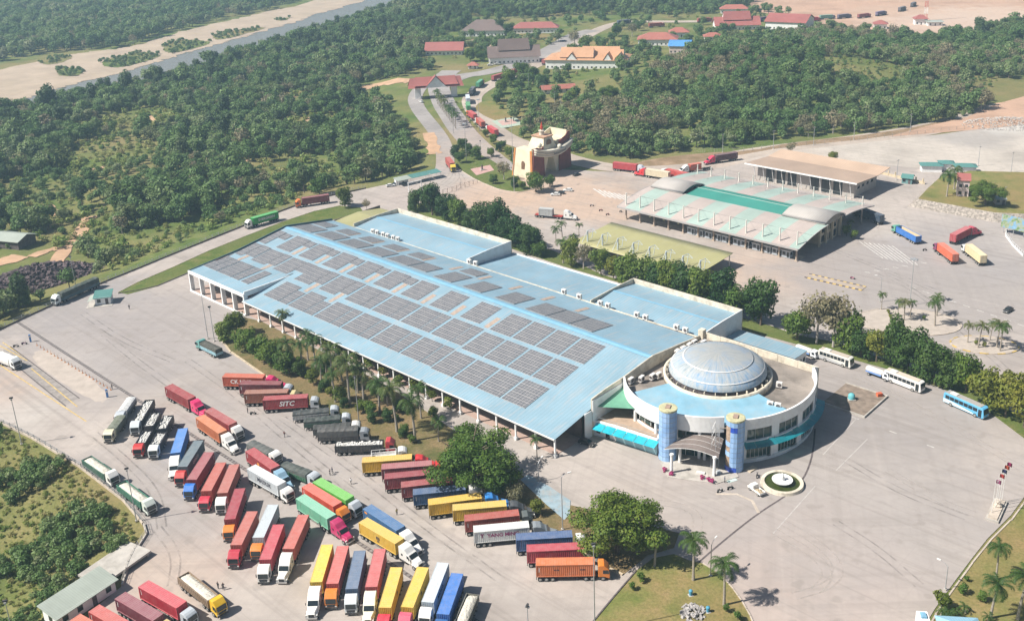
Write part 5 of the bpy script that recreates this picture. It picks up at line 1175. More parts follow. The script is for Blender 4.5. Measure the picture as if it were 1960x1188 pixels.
def ctruck(zn, a, b, col, ck, ccol, label, txt=None, mk=-1, L=12.19, yaw=0.0, grp='container trucks in the yard', me=None):
    loc, ang = place(zn, a, b, 4.12); t = thing('container_truck', label, 'truck', loc, ang, grp)
    c = ob('container', me or (ME_c40 if L > 10 else ME_c20), t, (0, 0, 1.26) if L > 10 else (3.0, 0, 1.26), 0, col)
    ob('trailer_frame', CP['tr_fr'], t); cab, k = add_cab(t, ck, ccol, 0, yaw); ob('tractor_frame', CP[k+'_fr'], cab)
    wheels(t, (-5.3, -4.0, -2.7, 4.2, 5.5)); wheels(cab, (7.75,) if k == 'coe' else (11.6,), 1.0)
    if txt:
        for o_ in txt: text(t, *o_)
    elif mk: mark(t, mk, L)
    return t
def cargo_mesh(L, wd, hmax, lump, seed, mt, nm='cargo'):
    rr = random.Random(seed); nx, ny = max(8, int(L/lump)), max(5, int(wd/lump)); m = MB()
    for i in range(nx+1):
        for j in range(ny+1):
            fx, fy = i/nx, j/ny; e = min(1, 4*min(fx, 1-fx)+.25)*min(1, 3*min(fy, 1-fy)+.2)
            m.v.append((-L/2+L*fx+rr.uniform(-.1, .1), -wd/2+wd*fy, hmax*e+rr.uniform(-.14, .14)*(1 if lump > .3 else .4)))
    for i in range(nx):
        for j in range(ny): a = i*(ny+1)+j; m.f.append((a, a+ny+1, a+ny+2, a+1)); m.m.append(0)
    return m.mesh(nm, [mt])
def sacks_mesh(L, wd, seed):
    rr = random.Random(seed); m = MB(); nx, ny = int(L/.62), 4
    for i in range(nx):
        for j in range(ny):
            for k in range(2 if rr.random() < .35 else 1):
                x = -L/2+(i+.5)*L/nx+rr.uniform(-.12, .12); y = -wd/2+(j+.5)*wd/ny+rr.uniform(-.08, .08); z = .1+k*.24+rr.uniform(0, .18); an = rr.uniform(-.8, .8)
                M = Matrix.Translation((x, y, z)) @ Matrix.Rotation(an, 4, 'Z') @ Matrix.Rotation(rr.uniform(-.25, .25), 4, 'X')
                m.add([(-.36, -.24, 0), (.36, -.24, 0), (.36, .24, 0), (-.36, .24, 0), (-.24, -.14, .26), (.24, -.14, .26), (.24, .14, .26), (-.24, .14, .26)], [(4, 5, 6, 7), (0, 1, 5, 4), (1, 2, 6, 5), (2, 3, 7, 6), (3, 0, 4, 7)], 0, M)
    return m.mesh('cargo', [M_sack])
def box_body(L, h, ribs=True, z0=1.15):
    m = MB(); y = 1.23
    for s in (-1, 1):
        m.box(-L/2, L/2, s*y-.04, s*y+.04, z0, z0+h)
        if ribs:
            n = int(L/.75)
            for i in range(n+1): x = -L/2+L*i/n; m.box(x-.05, x+.05, s*y-.11*(s < 0)+.0*(s > 0), s*y+.11*(s > 0), z0, z0+h-.02)
        m.box(-L/2, L/2, s*y-.1, s*y+.1, z0+h-.1, z0+h+.02)
    m.box(-L/2, -L/2+.07, -y, y, z0, z0+h); m.box(L/2-.07, L/2, -y, y, z0, z0+h+.12); m.box(-L/2, L/2, -y, y, z0-.12, z0)
    return m.mesh('cargo_box', [M_paint])
def tarp_mesh(L, zs, zt, seed, skirt=True):
    rr = random.Random(seed); m = MB(); nx, ny = int(L/.5), 8
    prof = [(-1.27, zs), (-1.27, (zs+zt)/2), (-1.24, zt-.12), (-.75, zt), (0, zt+.10), (.75, zt), (1.24, zt-.12), (1.27, (zs+zt)/2), (1.27, zs)]
    for i in range(nx+1):
        e = 1 if 0 < i < nx else .0
        for y, z in prof: m.v.append((-L/2+L*i/nx, y*(1+rr.uniform(-.012, .012)), z+rr.uniform(-.05, .05)*e+(.06*math.sin(i*1.9) if z > zt-.2 else 0)))
    k = len(prof)
    for i in range(nx):
        for j in range(k-1): a = i*k+j; m.f.append((a, a+1, a+k+1, a+k)); m.m.append(0)
    m.f += [tuple(range(k-1, -1, -1)), tuple(range(nx*k, nx*k+k))]; m.m += [0, 0]
    return m.mesh('tarpaulin', [M_tarp])
def rigid_frame(L):
    m = MB(); m.box(-L/2, L/2+2.6, -.5, .5, .75, 1.05); m.box(-.8, 1.0, -1.15, -.7, .5, 1.0); m.box(-.8, 1.0, .7, 1.15, .5, 1.0); m.box(-L/2-.1, -L/2, -1.15, 1.15, .5, .72); return m.mesh('truck_frame', [M_chas])
_cache = {}
def cached(k, fn, *a):
    key = (k,)+tuple(x for x in a if not hasattr(x, 'name')); 
    if key not in _cache: _cache[key] = fn(*a)
    return _cache[key]
def lorry(zn, a, b, label, kind, L=9.0, h=1.5, col=DGN, ck='coel', ccol=WHT, tcol=(.06, .07, .065), zt=None, semi=False, seed=1, grp='loaded lorries in the yard', name=None, cab=True, frame_col=None):
    top = zt or {'tarp': 3.4, 'sack': 1.15+h+.15, 'bulk': 1.15+h, 'open': 1.15+h, 'cage': 2.6}[kind]
    loc, ang = place(zn, a, b, top); t = thing(name or {'tarp': 'tarped_lorry', 'sack': 'sack_lorry', 'bulk': 'tipper_lorry', 'open': 'open_lorry', 'cage': 'cage_lorry'}[kind], label, 'truck' if cab else 'trailer', loc, ang, grp)
    ob('cargo_box', cached('bb', box_body, L, h if kind != 'tarp' else 1.0), t, color=col)
    if kind == 'tarp': ob('tarpaulin', tarp_mesh(L+.1, 1.9, top-.1, seed), t, color=tcol)
    if kind == 'sack': ob('cargo', sacks_mesh(L-.4, 2.15, seed), t, (0, 0, 1.15+h-.72)); ob('load_base', cached('lb', lambda l: MB().box(-l/2+.1, l/2-.1, -1.18, 1.18, 1.2, 1.15).mesh('load_base', [M_sack]), L), t, (0, 0, 0)).scale = (1, 1, (1.15+h-.62)/1.2)
    if kind == 'bulk': ob('cargo', cargo_mesh(L-.2, 2.36, .55, .25, seed, M_bulk), t, (0, 0, 1.15+h-.5))
    if kind == 'cage':
        m = MB()
        for s in (-1, 1):
            m.tube((-L/2, s*1.2, 1.15+h+.75), (L/2, s*1.2, 1.15+h+.75), .06, n=5)
            for i in range(4): x = -L/2+L*i/3; m.tube((x, s*1.2, 1.15+h), (x, s*1.2, 1.15+h+.75), .05, n=5)
        for i in (0, 3): x = -L/2+L*i/3; m.tube((x, -1.2, 1.15+h+.75), (x, 1.2, 1.15+h+.75), .06, n=5)
        m.build('cage_rail', M_steelw, t)
    dx = L/2+.45-6.75
    ob('truck_frame', cached('rf', rigid_frame, L), t)
    if cab:
        c, k = add_cab(t, ck, ccol, dx if not semi else L/2+.7-6.75)
        wheels(c, (7.75,) if k == 'coe' else (11.6,), 1.0)
    if semi: wheels(t, (-L/2+1.0, -L/2+2.3, -L/2+3.6, L/2-2.0, L/2-.7))
    else: wheels(t, (-L/2+1.6, -L/2+2.95) + (() if cab else (L/2-1.6,)))
    return t
LT = lambda s, size, x, z, **k: None
A_ = 'parked trucks backed along the tree strip'
ctruck('A', (82, 172), (837, 192), (.52, .10, .04), 'us', MAG, 'orange-red container truck lettered CK with a pink bonneted cab, first along the tree strip', [('CK LINE', 1.75, -.6, 2.65, -1, 1.235, M_lett, .03)], grp=A_)
ctruck('A', (394, 312), (1160, 318), MAR, 'coel', SIL, 'plum container truck between the CK container and the brown one', grp=A_)
ctruck('A', (477, 488), (1285, 465), BRO, 'coe', (.62, .50, .26), 'brown container truck with a sand-coloured cab, third along the tree strip', grp=A_)
ctruck('A', (827, 608), (1652, 560), (.34, .035, .045), 'coel', SIL, 'dark red container truck with white SITC lettering', [('SITC', 2.05, .3, 2.65, -1, 1.235, M_lett, .05, False, .25)], grp=A_)
lorry('B', (945, 565), (1300, 532), 'flat tarped lorry with white side stripe next to the SITC container', 'tarp', 9.6, 1.0, (.45, .46, .45), 'coel', SIL, (.05, .06, .062), 2.9, grp=A_, seed=1)
lorry('B', (1065, 645), (1430, 612), 'tarped lorry with green sides, second of the tarped group', 'tarp', 9.6, 1.0, (.04, .11, .08), 'coel', (.50, .54, .58), (.045, .06, .058), 3.0, grp=A_, seed=2)
lorry('B', (1165, 725), (1540, 695), 'tarped lorry mostly hidden behind the tall canvas-covered trailer', 'tarp', 9.6, 1.0, (.08, .09, .09), 'coel', WHT, (.05, .055, .055), 3.1, grp=A_, seed=3)
lorry('B', (1190, 755), (1655, 735), 'tall canvas-covered trailer truck with creased grey tarpaulin', 'tarp', 10.5, 1.0, (.06, .06, .06), 'coel', (.28, .31, .34), (.075, .078, .078), 3.9, grp=A_, seed=4)
lorry('K', (440, 48), (1030, 25), 'long lorry heaped with white sacks and a red cab beside the tree strip', 'sack', 12.2, 1.75, (.03, .032, .036), 'coe', (.46, .03, .04), semi=True, grp=A_, seed=5)
lorry('K', (872, 160), (1140, 135), 'small white cage-bodied lorry beside the yellow container', 'cage', 6.2, .9, WHT, 'coel', WHT, grp=A_)
ctruck('K', (768, 230), (1315, 190), YEL, 'us', (.60, .015, .02), 'yellow container truck with red bonneted cab, uppermost yellow one along the tree strip', mk=0, grp=A_)
ctruck('K', (990, 302), (1528, 260), (.33, .06, .075), 'us', (.55, .015, .02), 'dusty pink-roofed container truck just below the uppermost yellow container', grp=A_)
ctruck('K', (1017, 410), (1575, 355), (.27, .03, .045), 'us', (.03, .14, .06), 'maroon container truck with a dark green cab under the big tree', grp=A_)
ctruck('K', (1202, 502), (1760, 435), (.30, .04, .045), 'us', DKG, 'maroon container truck with a black bonneted cab above the dark blue container', grp=A_)
ctruck('K', (1337, 582), (1898, 525), (.012, .075, .20), 'us', WHT, 'dark blue container truck with faded white lettering and a white bonneted cab', mk=-1, grp=A_)
ctruck('Q', (465, 525), (760, 487), YEL, 'us', (.02, .22, .62), 'yellow container truck with a bright blue bonneted cab', mk=0, grp=A_)
ctruck('Q', (602, 555), (898, 530), (.64, .42, .03), 'us', DKG, 'yellow container truck with a dark grey bonneted cab', mk=0, grp=A_)
ctruck('Q', (670, 614), (967, 582), (.36, .06, .04), 'coe', (.09, .11, .11), 'red-brown container truck with dark cab above the white YANG MING container', grp=A_)
ctruck('Q', (720, 675), (1023, 647), (.66, .68, .66), 'us', (.22, .25, .27), 'white container truck lettered YANG MING', [('YANG MING', 1.25, .3, 2.9, -1, 1.235, M_lettp, .035), ('T', 1.3, -4.3, 2.9, -1, 1.235, M_lettp, .05)], grp=A_)
ctruck('Q', (957, 718), (1264, 700), (.018, .085, .24), 'coel', WHT, 'blue container truck with white cab below the YANG MING container', mk=0, grp=A_)
ctruck('Q', (1015, 782), (1332, 767), CRI, 'coel', WHT, 'crimson container truck between the blue and the orange one nearest the lawn', mk=0, grp=A_)
t = ctruck('Q', (1070, 857), (1388, 851), ORA, 'coe', CO, 'orange container truck with an orange cab at the end of the row by the lawn', grp=A_)
for x in (-2.4, 3.0):
    m = MB()
    for i in range(4): m.box(x+i*.28, x+i*.28+.2, -1.24, -1.232, 2.75, 3.02)
    m.build('code_mark', M_lettd, t)
B_ = 'trucks drawn up across the middle of the yard'
ctruck('L', (182, 137), (530, 328), (.33, .045, .05), 'us', MAG, 'red container truck with a magenta bonneted cab, uppermost in the middle of the yard', grp=B_)
ctruck('L', (790, 500), (1143, 708), (.36, .05, .05), 'coe', WHT, 'red container truck with flat white cab parked beside the orange one', grp=B_)
ctruck('L', (650, 597), (1007, 842), (.60, .20, .08), 'us', WHT, 'pale orange container truck with a white bonneted cab', grp=B_)
lorry('M', (1400, 188), (1505, 238), 'grey tarped lorry with white cab above the red container with light blue cab', 'tarp', 8.2, 1.0, (.12, .13, .13), 'coel', WHT, (.10, .11, .105), 3.2, grp=B_, seed=6)
t = ctruck('M', (1388, 228), (1540, 335), (.40, .045, .055), 'us', (.25, .42, .55), 'red container truck with a light blue bonneted cab', grp=B_)
MB().box(-.7, .3, -1.24, -1.231, 2.3, 3.2).build('panel_mark', M_letto, t)
lorry('M', (1588, 308), (1712, 355), 'dark tarped lorry with green trim and silver cab', 'tarp', 8.6, 1.0, (.04, .14, .08), 'coel', SIL, (.07, .085, .08), 3.3, grp=B_, seed=7)
ctruck('M', (1405, 330), (1565, 420), (.62, .66, .68), 'coel', WHT, 'pale grey container truck lettered MAERSK', [('MAERSK', 1.5, .5, 2.75, -1, 1.235, M_lettd, .04)], grp=B_)
ctruck('K', (335, 485), (562, 612), LGR, 'coe', SIL, 'bright green container truck with a silver cab', mk=0, grp=B_)
ctruck('K', (158, 508), (490, 712), (.66, .085, .04), 'coe', CO, 'vivid red container truck with an orange cab between the two green containers', grp=B_)
ctruck('K', (92, 632), (425, 850), MIN, 'us', (.45, .015, .11), 'mint green container truck with a crimson bonneted cab', mk=0, grp=B_)
t = ctruck('N', (332, 48), (657, 260), (.035, .15, .34), 'us', WHT, 'blue container truck with white bonneted cab beside the yellow MSC container', mk=0, grp=B_)
MB().box(-5.6, -4.6, -1.24, -1.231, 3.3, 3.75).build('panel_mark', M_letto, t)
ctruck('N', (290, 182), (645, 388), (.70, .46, .06), 'us', WHT, 'yellow container truck with black MSC mark and white bonneted cab', [('m', 1.5, .2, 2.9, -1, 1.235, M_lettd, .05), ('sc', .8, .25, 2.1, -1, 1.235, M_lettd, .04)], grp=B_)
C_ = 'trucks nosed towards the near edge in slanting rows'
lorry('P', (292, 548), (195, 675), 'lorry under green-grey canvas with a cream cab, furthest left of the sack lorries', 'tarp', 7.0, 1.0, (.10, .11, .09), 'coel', (.62, .58, .42), (.15, .17, .13), 3.2, grp=C_, seed=8)
lorry('P', (405, 345), (312, 480), 'lorry roped under white sheeting behind the canvas lorry', 'tarp', 7.6, 1.0, (.08, .09, .10), 'coel', SIL, (.52, .53, .53), 3.2, grp=C_, seed=9)
lorry('P', (625, 345), (462, 625), 'long black trailer of white sacks with a silver cab', 'sack', 11.8, 1.9, (.014, .018, .028), 'coe', (.55, .60, .62), semi=True, grp=C_, seed=10)
lorry('P', (678, 515), (603, 655), 'black sack trailer coupled behind the red-nosed lorry', 'sack', 7.2, 1.9, (.014, .018, .028), grp=C_, seed=11, name='sack_trailer', cab=False)
lorry('P', (588, 715), (512, 840), 'black lorry of white sacks with a red cab', 'sack', 6.2, 1.8, (.014, .018, .028), 'coel', (.50, .03, .03), grp=C_, seed=12)
lorry('P', (818, 545), (738, 685), 'black sack trailer coupled behind the white-cabbed sack lorry', 'sack', 7.2, 1.9, (.014, .018, .028), grp=C_, seed=13, name='sack_trailer', cab=False)
lorry('P', (738, 738), (680, 848), 'black lorry of white sacks with a white cab beside the blue container', 'sack', 6.0, 1.8, (.014, .018, .028), 'coel', (.66, .68, .66), grp=C_, seed=14)
ctruck('M', (1020, 116), (978, 250), BBL, 'us', WHT, 'bright blue container truck with a white bonneted cab, upper slanting row', mk=0, grp=C_)
ctruck('M', (1105, 188), (1020, 322), (.11, .16, .19), 'coe', (.50, .05, .045), 'slate grey container truck with a red cab', [('COSCO', 1.1, .4, 2.7, 1, 1.235, M_lett, .02)], grp=C_)
ctruck('M', (1165, 248), (1068, 400), (.30, .035, .05), 'coe', (.02, .16, .55), 'maroon container truck with a blue cab', mk=1, grp=C_)
ctruck('M', (1232, 307), (1150, 461), (.44, .085, .06), 'coel', (.52, .02, .05), 'brick red container truck with a red cab, fourth in the upper slanting row', mk=1, grp=C_)
ctruck('M', (1306, 317), (1240, 473), (.40, .09, .065), 'coe', WHT, 'brick red container truck with a flat white cab, end of the upper slanting row', mk=1, grp=C_)
ctruck('M', (1337, 453), (1282, 617), (.32, .03, .05), 'coel', CO, 'wine red container truck with an orange cab', mk=1, grp=C_)
ctruck('M', (1407, 576), (1315, 765), (.44, .09, .065), 'coe', (.45, .02, .045), 'brick red container truck with a crimson cab beside the grey container', mk=1, grp=C_)
ctruck('M', (1522, 540), (1440, 722), (.46, .52, .56), 'coel', CO, 'grey container truck with an orange cab', mk=0, grp=C_)
ctruck('M', (1553, 650), (1478, 845), (.48, .045, .07), 'coe', WHT, 'crimson container truck with a flat white cab, middle of the yard', mk=1, grp=C_)
ctruck('M', (1693, 595), (1607, 786), (.48, .10, .075), 'us', WHT, 'salmon red container truck with a white bonneted cab', mk=1, grp=C_)
ctruck('O', (535, 10), (360, 592), (.74, .52, .05), 'us', WHT, 'yellow container truck with white bonneted cab, first in the front row', mk=0, grp=C_)
ctruck('O', (775, 38), (612, 608), (.58, .10, .085), 'coe', CO, 'salmon red container truck with an orange cab in the front row', mk=1, grp=C_)
ctruck('O', (1035, 110), (910, 688), (.10, .16, .26), 'coe', (.58, .63, .66), 'steel blue container truck with a white cab in the front row', mk=0, grp=C_)
ctruck('O', (1345, 78), (1210, 662), (.52, .11, .11), 'us', (.72, .70, .58), 'dusty rose container truck with a cream bonneted cab', mk=1, grp=C_)
ctruck('N', (620, 652), (505, 1052), (.70, .47, .05), 'coel', (.60, .02, .05), 'yellow container truck with a red cab at the near edge', [('m', 1.5, .2, 2.9, 1, 1.235, M_lettd, .05)], grp=C_)
ctruck('N', (885, 648), (725, 1052), (.70, .47, .06), 'coe', (.60, .10, .16), 'yellow container truck with a red and white cab, right of the other near yellow one', [('m', 1.5, .2, 2.9, 1, 1.235, M_lettd, .05)], grp=C_)
ctruck('N', (1085, 605), (930, 1000), (.52, .58, .62), 'coe', WHT, 'light grey container truck at the near edge beside the bright blue one', [('MAERSK', 1.2, 1.0, 2.75, 1, 1.235, M_lettd, .03)], grp=C_)
ctruck('N', (1225, 718), (1085, 1112), (.035, .17, .52), 'coe', BLU, 'bright blue container truck at the near edge, nose out of view', mk=1, grp=C_)
lorry('N', (1372, 930), (1262, 1190), 'grey tipper lorry heaped with pale sand at the near edge', 'bulk', 8.6, 1.6, (.14, .14, .12), 'coel', WHT, grp=C_, seed=15)
D_ = 'trucks by the long shed'
ctruck('D', (1060, 425), (1400, 615), (.54, .04, .065), 'coel', SIL, 'bright red container truck with a silver cab beside the sand tipper', grp=D_)
ctruck('D', (837, 533), (1185, 735), (.26, .06, .085), 'coel', (.55, .42, .2), 'purplish red container truck with a frosted flaky roof', grp=D_)
ctruck('D', (600, 657), (940, 850), (.52, .09, .075), 'coel', WHT, 'coral red container truck near the long shed', grp=D_)
ctruck('D', (420, 745), (760, 940), (.58, .13, .06), 'coel', WHT, 'orange container truck at the bottom edge by the shed end', grp=D_)
lorry('D', (1408, 322), (1720, 572), 'brown tipper trailer filled with pale sand and a yellow cab', 'bulk', 11.6, 1.75, (.24, .17, .11), 'coe', (.72, .44, .01), semi=True, grp=D_, seed=16)
lorry('E', (720, 590), (920, 725), 'green tipper trailer of pale sand with white cab, rear of two along the fence', 'bulk', 11.0, 1.7, (.04, .12, .09), 'coe', WHT, semi=True, grp='sand trailers along the fence', seed=17)
lorry('E', (1020, 805), (1220, 955), 'green tipper trailer of pale sand with white cab, front of two along the fence', 'bulk', 11.6, 1.7, (.03, .15, .10), 'coe', (.62, .68, .62), semi=True, grp='sand trailers along the fence', seed=18)
t = lorry('F', (-30, 480), (150, 555), 'white box lorry on the weighbridge lane', 'tarp', 7.4, 1.0, WHT, 'coe', (.74, .77, .76), (.72, .72, .70), 3.5, seed=19, name='box_lorry', grp='lone trucks in the yard')
lorry('H', (1225, 585), (735, 795), 'long truck under dark green canvas coming down the ramp', 'tarp', 16.0, 1.0, (.03, .10, .13), 'coe', (.62, .68, .68), (.045, .065, .055), 4.0, semi=True, seed=20, grp='trucks on the ramp road')
ctruck('I', (805, 390), (365, 512), GRN, 'coe', WHT, 'green container truck lettered EVERGREEN on the ramp road', [('EVERGREEN', 1.5, -.3, 2.75, 1, 1.235, M_lett, .05)], grp='trucks on the ramp road')
ctruck('I', (1688, 103), (1218, 170), (.20, .035, .04), 'coe', (.72, .17, .02), 'maroon container truck with an orange cab on the ramp road', mk=1, grp='trucks on the ramp road')
lorry('J', (510, 1098), (330, 1012), 'dark tarped lorry with a pale blue side band standing alone in the yard', 'tarp', 8.6, 1.0, (.28, .48, .55), 'coel', (.10, .28, .26), (.055, .06, .05), 3.2, seed=21, grp='lone trucks in the yard')
R_ = 'trucks on the far plaza'
t = lorry('R', (735, 392), (335, 182), 'blue open-topped trailer truck with a green cab on the far plaza', 'open', 12.6, 2.3, (.02, .16, .50), 'coel', (.10, .34, .24), semi=True, grp=R_)
m = MB(); m.box(-6.2, 6.2, -1.16, -1.14, 1.2, 3.4); m.box(-6.2, 6.2, 1.14, 1.16, 1.2, 3.4); m.box(-6.2, 6.2, -1.14, 1.14, 1.16, 1.2); m.build('inner_lining', mat('ply_lining', (.62, .50, .33), .8, .1), t)
ctruck('R', (1325, 675), (1080, 490), (.62, .13, .06), 'coel', (.20, .03, .10), 'orange-red container truck with a purple cab on the far plaza', mk=0, grp=R_)
ctruck('R', (1805, 700), (1560, 510), (.70, .58, .36), 'coel', (.66, .68, .66), 'rust-stained cream container truck on the far plaza', mk=0, grp=R_)
ctruck('R', (1285, 345), (1550, 212), (.40, .035, .05), 'us', (.50, .015, .07), 'red container truck with a crimson bonneted cab turning on the far plaza', mk=-1, grp=R_, yaw=-.30)
ctruck('Z', (1680, 409), (1655, 400), (.03, .06, .10), 'coe', DKG, 'dark container truck coming out from under the inspection hall', mk=0, grp=R_)
t = ctruck('Y', (1098, 52), (1222, 62), (.44, .46, .46), 'us', WHT, 'white bonneted truck carrying a short grey container on a red flatbed', mk=0, L=6, grp=R_)
for c_ in t.children:
    if c_.name.startswith('container'): c_.location.x = -1.2
MB().box(-6.1, 6.1, -1.2, 1.2, 1.2, 1.30).build('flatbed', mat('red_flatbed', (.36, .05, .04), .7, .1), t)
Q_ = 'trucks queueing on the dusty road'
ctruck('U', (1440, 182), (840, 272), (.10, .03, .04), 'us', (.60, .02, .08), 'dark container truck with a crimson bonneted cab at the head of the dusty road', mk=1, grp=Q_)
ctruck('U', (620, 470), (40, 560), (.50, .11, .06), 'us', WHT, 'short red container truck with a white cab behind the inspection hall', mk=0, L=6, grp=Q_)
ctruck('V', (940, 360), (690, 305), (.52, .06, .05), 'us', WHT, 'red container truck beyond the hall roof with its cab hidden', mk=0, grp=Q_)
ctruck('V', (700, 345), (410, 300), (.68, .60, .44), 'us', (.62, .02, .03), 'cream container truck with a red bonneted cab beyond the hall roof', mk=0, grp=Q_)
ctruck('V', (0, 215), (235, 240), (.48, .05, .06), 'us', (.55, .60, .66), 'red container truck with a pale blue cab beside the gate hedge', mk=0, grp=Q_)
for i, (a, b, col, ck, cc, lb) in enumerate([((1353, 945), (1228, 868), (.52, .035, .05), 'coe', WHT, 'bright red container truck, nearest the gate in the road queue'), ((1150, 822), (1060, 748), (.48, .08, .05), 'coe', WHT, 'orange-red container truck second in the road queue'), ((1030, 708), (930, 640), (.50, .06, .06), 'coe', CO, 'red container truck in the road queue behind the palm row'),
        ((930, 588), (905, 500), (.05, .30, .11), 'coe', WHT, 'green container truck in the road queue below the white bus-like truck'), ((920, 470), (905, 395), (.55, .62, .72), 'coe', WHT, 'white and pale blue truck in the road queue'), ((950, 345), (1005, 272), (.07, .09, .12), 'coe', DKG, 'dark container truck in the road queue beside the toll gate'), ((1050, 232), (1130, 165), (.03, .30, .16), 'coe', (.6, .05, .04), 'green container truck where the queue bends towards town'),
        ((1290, 120), (1440, 78), (.34, .04, .05), 'coe', (.6, .06, .04), 'red container truck on the town street with the red cab ahead'), ((1500, 60), (1640, 8), (.36, .05, .05), 'coe', (.6, .06, .04), 'red container truck further up the town street')]):
    ctruck('T', a, b, col, ck, cc, lb, mk=0, grp='trucks queueing on the road to town')
ctruck('X', (1428, 150), (1462, 195), (.42, .08, .06), 'coe', (.72, .54, .06), 'red container truck with a yellow cab turning at the garden island', mk=0, grp='trucks queueing on the road to town')
FAR = [((1030, 118), (1062, 106), (.30, .05, .05), 'dull red truck by the customs house'), ((1180, 40), (1204, 37), (.03, .07, .14), 'dark blue truck at the town crossing'), ((1330, 36), (1362, 33), (.36, .06, .05), 'red truck left of the temple-like roof'), ((1452, 34), (1478, 31), (.10, .05, .12), 'dark truck between the two big red roofs'), ((1566, 30), (1596, 28), (.16, .38, .30), 'mint green truck in the far line'), ((1600, 29), (1628, 26), (.10, .10, .16), 'slate truck in the far line'), ((1640, 28), (1664, 25), (.26, .06, .06), 'maroon truck in the far line'), ((1674, 24), (1696, 20), (.12, .10, .2), 'purple-grey truck in the far line'), ((1718, 16), (1734, 11), (.10, .10, .12), 'dark truck climbing away at the far bend'), ((1742, 8), (1754, 2), (.07, .08, .1), 'last dark truck of the far line'), ((1240, 45), (1268, 43), (.4, .07, .05), 'red truck beyond the villas'), ((1546, 34), (1560, 33), (.5, .03, .1), 'pink truck beside the mint green one')]
for a, b, col, lb in FAR: ctruck('Z', a, b, col, 'coe', (.4, .1, .1) if col[0] > .2 else (.2, .2, .24), lb, mk=0, grp='trucks in the far line')

# buses, tankers, cars
def bus(px_a, px_b, label, body, stripe, roofc, L=11.5):
    loc, ang = place('Z', px_a, px_b, 3.2); t = thing('bus', label, 'bus', loc, ang, 'buses parked along the back road')
    m = MB(); m.profile([(-L/2, .45), (L/2-.1, .42), (L/2+.05, 1.2), (L/2-.25, 3.0), (L/2-.7, 3.25), (-L/2+.2, 3.25), (-L/2, 2.9)], -1.23, 1.23); me = bevelled(m.mesh('body', [M_paint]), .12, 25); ob('body', me, t, color=body)
    MB().box(-L/2+.4, L/2-1.2, -.95, .95, 3.25, 3.36).build('roof_panel', M_plain, t, color=roofc)
    MB().box(-L/2+1.5, -L/2+3.5, -.7, .7, 3.36, 3.55).build('roof_unit', M_plain, t, color=(.6, .6, .58))
    for s in (-1, 1):
        nw = 7
        for i in range(nw):
            x0 = -L/2+.6+i*(L-2.4)/nw; MB().box(x0, x0+(L-2.4)/nw-.12, s*1.24-.01, s*1.24+.01, 1.75, 2.75).build('window', M_glass, t)
        MB().box(L/2-1.6, L/2-.6, s*1.24-.012, s*1.24+.012, .6, 2.7).build('door', M_glass, t)
        m = MB(); m.add([(-L/2+.1, s*1.245, .55), (L/2-2, s*1.245, .55), (L/2-3.5, s*1.245, 1.0), (-L/2+2.4, s*1.245, 1.6), (-L/2+.1, s*1.245, 1.6)], [(0, 1, 2, 3, 4)]); m.build('side_stripe', M_plain, t, color=stripe)
    m = MB(); m.add([(L/2+.03, -1.1, 1.45), (L/2+.03, 1.1, 1.45), (L/2-.24, 1.05, 2.9), (L/2-.24, -1.05, 2.9)], [(0, 1, 2, 3)]); m.build('windscreen', M_glass, t).location = (.03, 0, 0)
    for s in (-1, 1): MB().box(L/2-.02, L/2+.06, s*.95-.2, s*.95+.2, .7, .95).build('headlight', M_lamp, t)
    wheels(t, (-L/2+2.4, L/2-2.4), 1.0); return t
bus((1578, 668), (1624, 683), 'dusty white bus behind the round hall', (.66, .65, .60), (.42, .43, .44), (.46, .40, .34), 10.5)
bus((1707, 709), (1757, 728), 'white bus with red nose and tail', (.72, .70, .68), (.72, .70, .68), (.55, .48, .4))
bus((1815, 749), (1886, 780), 'blue patterned bus with a yellow patch', (.10, .40, .66), (.55, .70, .75), (.34, .32, .30), 12.0)
def tanker(px_a, px_b, label):
    loc, ang = place('Z', px_a, px_b, 2.6); t = thing('tank_truck', label, 'tank truck', loc, ang, 'water tankers parked along the back road')
    m = MB(); N = 14
    for x, k in ((-3.0, .9), (-2.85, 1), (1.9, 1), (2.05, .9)):
        for i in range(N): a = 2*math.pi*i/N; m.v.append((x, 1.1*k*math.cos(a), 1.75+.78*k*math.sin(a)))
    for j in range(3):
        for i in range(N): m.f.append((j*N+i, j*N+(i+1) % N, (j+1)*N+(i+1) % N, (j+1)*N+i)); m.m.append(0)
    m.f += [tuple(range(N)), tuple(range(4*N-1, 3*N-1, -1))]; m.m += [0, 0]
    m.build('tank', M_paint, t, True, color=(.70, .68, .62)); MB().box(-2.9, 1.9, -1.12, 1.12, 1.0, 1.35).build('side_skirt', M_paint, t, color=(.16, .30, .62))
    MB().box(-3, 4.2, -.45, .45, .7, 1.0).build('truck_frame', M_chas, t)
    m = MB(); m.profile([(2.25, .7), (4.2, .6), (4.25, 1.4), (3.9, 2.4), (2.25, 2.45)], -1.0, 1.0); c = ob('cab', bevelled(m.mesh('cab', [M_paint]), .09), t, color=(.72, .74, .78))
    m = MB(); m.add([(4.24, -.88, 1.45), (4.24, .88, 1.45), (3.95, .85, 2.3), (3.95, -.85, 2.3)], [(0, 1, 2, 3)]); m.build('windscreen', M_glass, c).location = (.025, 0, 0)
    for s in (-1, 1): MB().box(2.8, 3.7, s*1.01-.01, s*1.01+.01, 1.45, 2.15).build('side_window', M_glass, c)
    wheels(t, (-1.9, 3.3), .85, .85); return t
tanker((1525, 657), (1560, 670), 'small white and blue water tanker furthest along behind the annex roof')
tanker((1658, 697), (1700, 712), 'small white and blue water tanker behind the white bus with red ends')
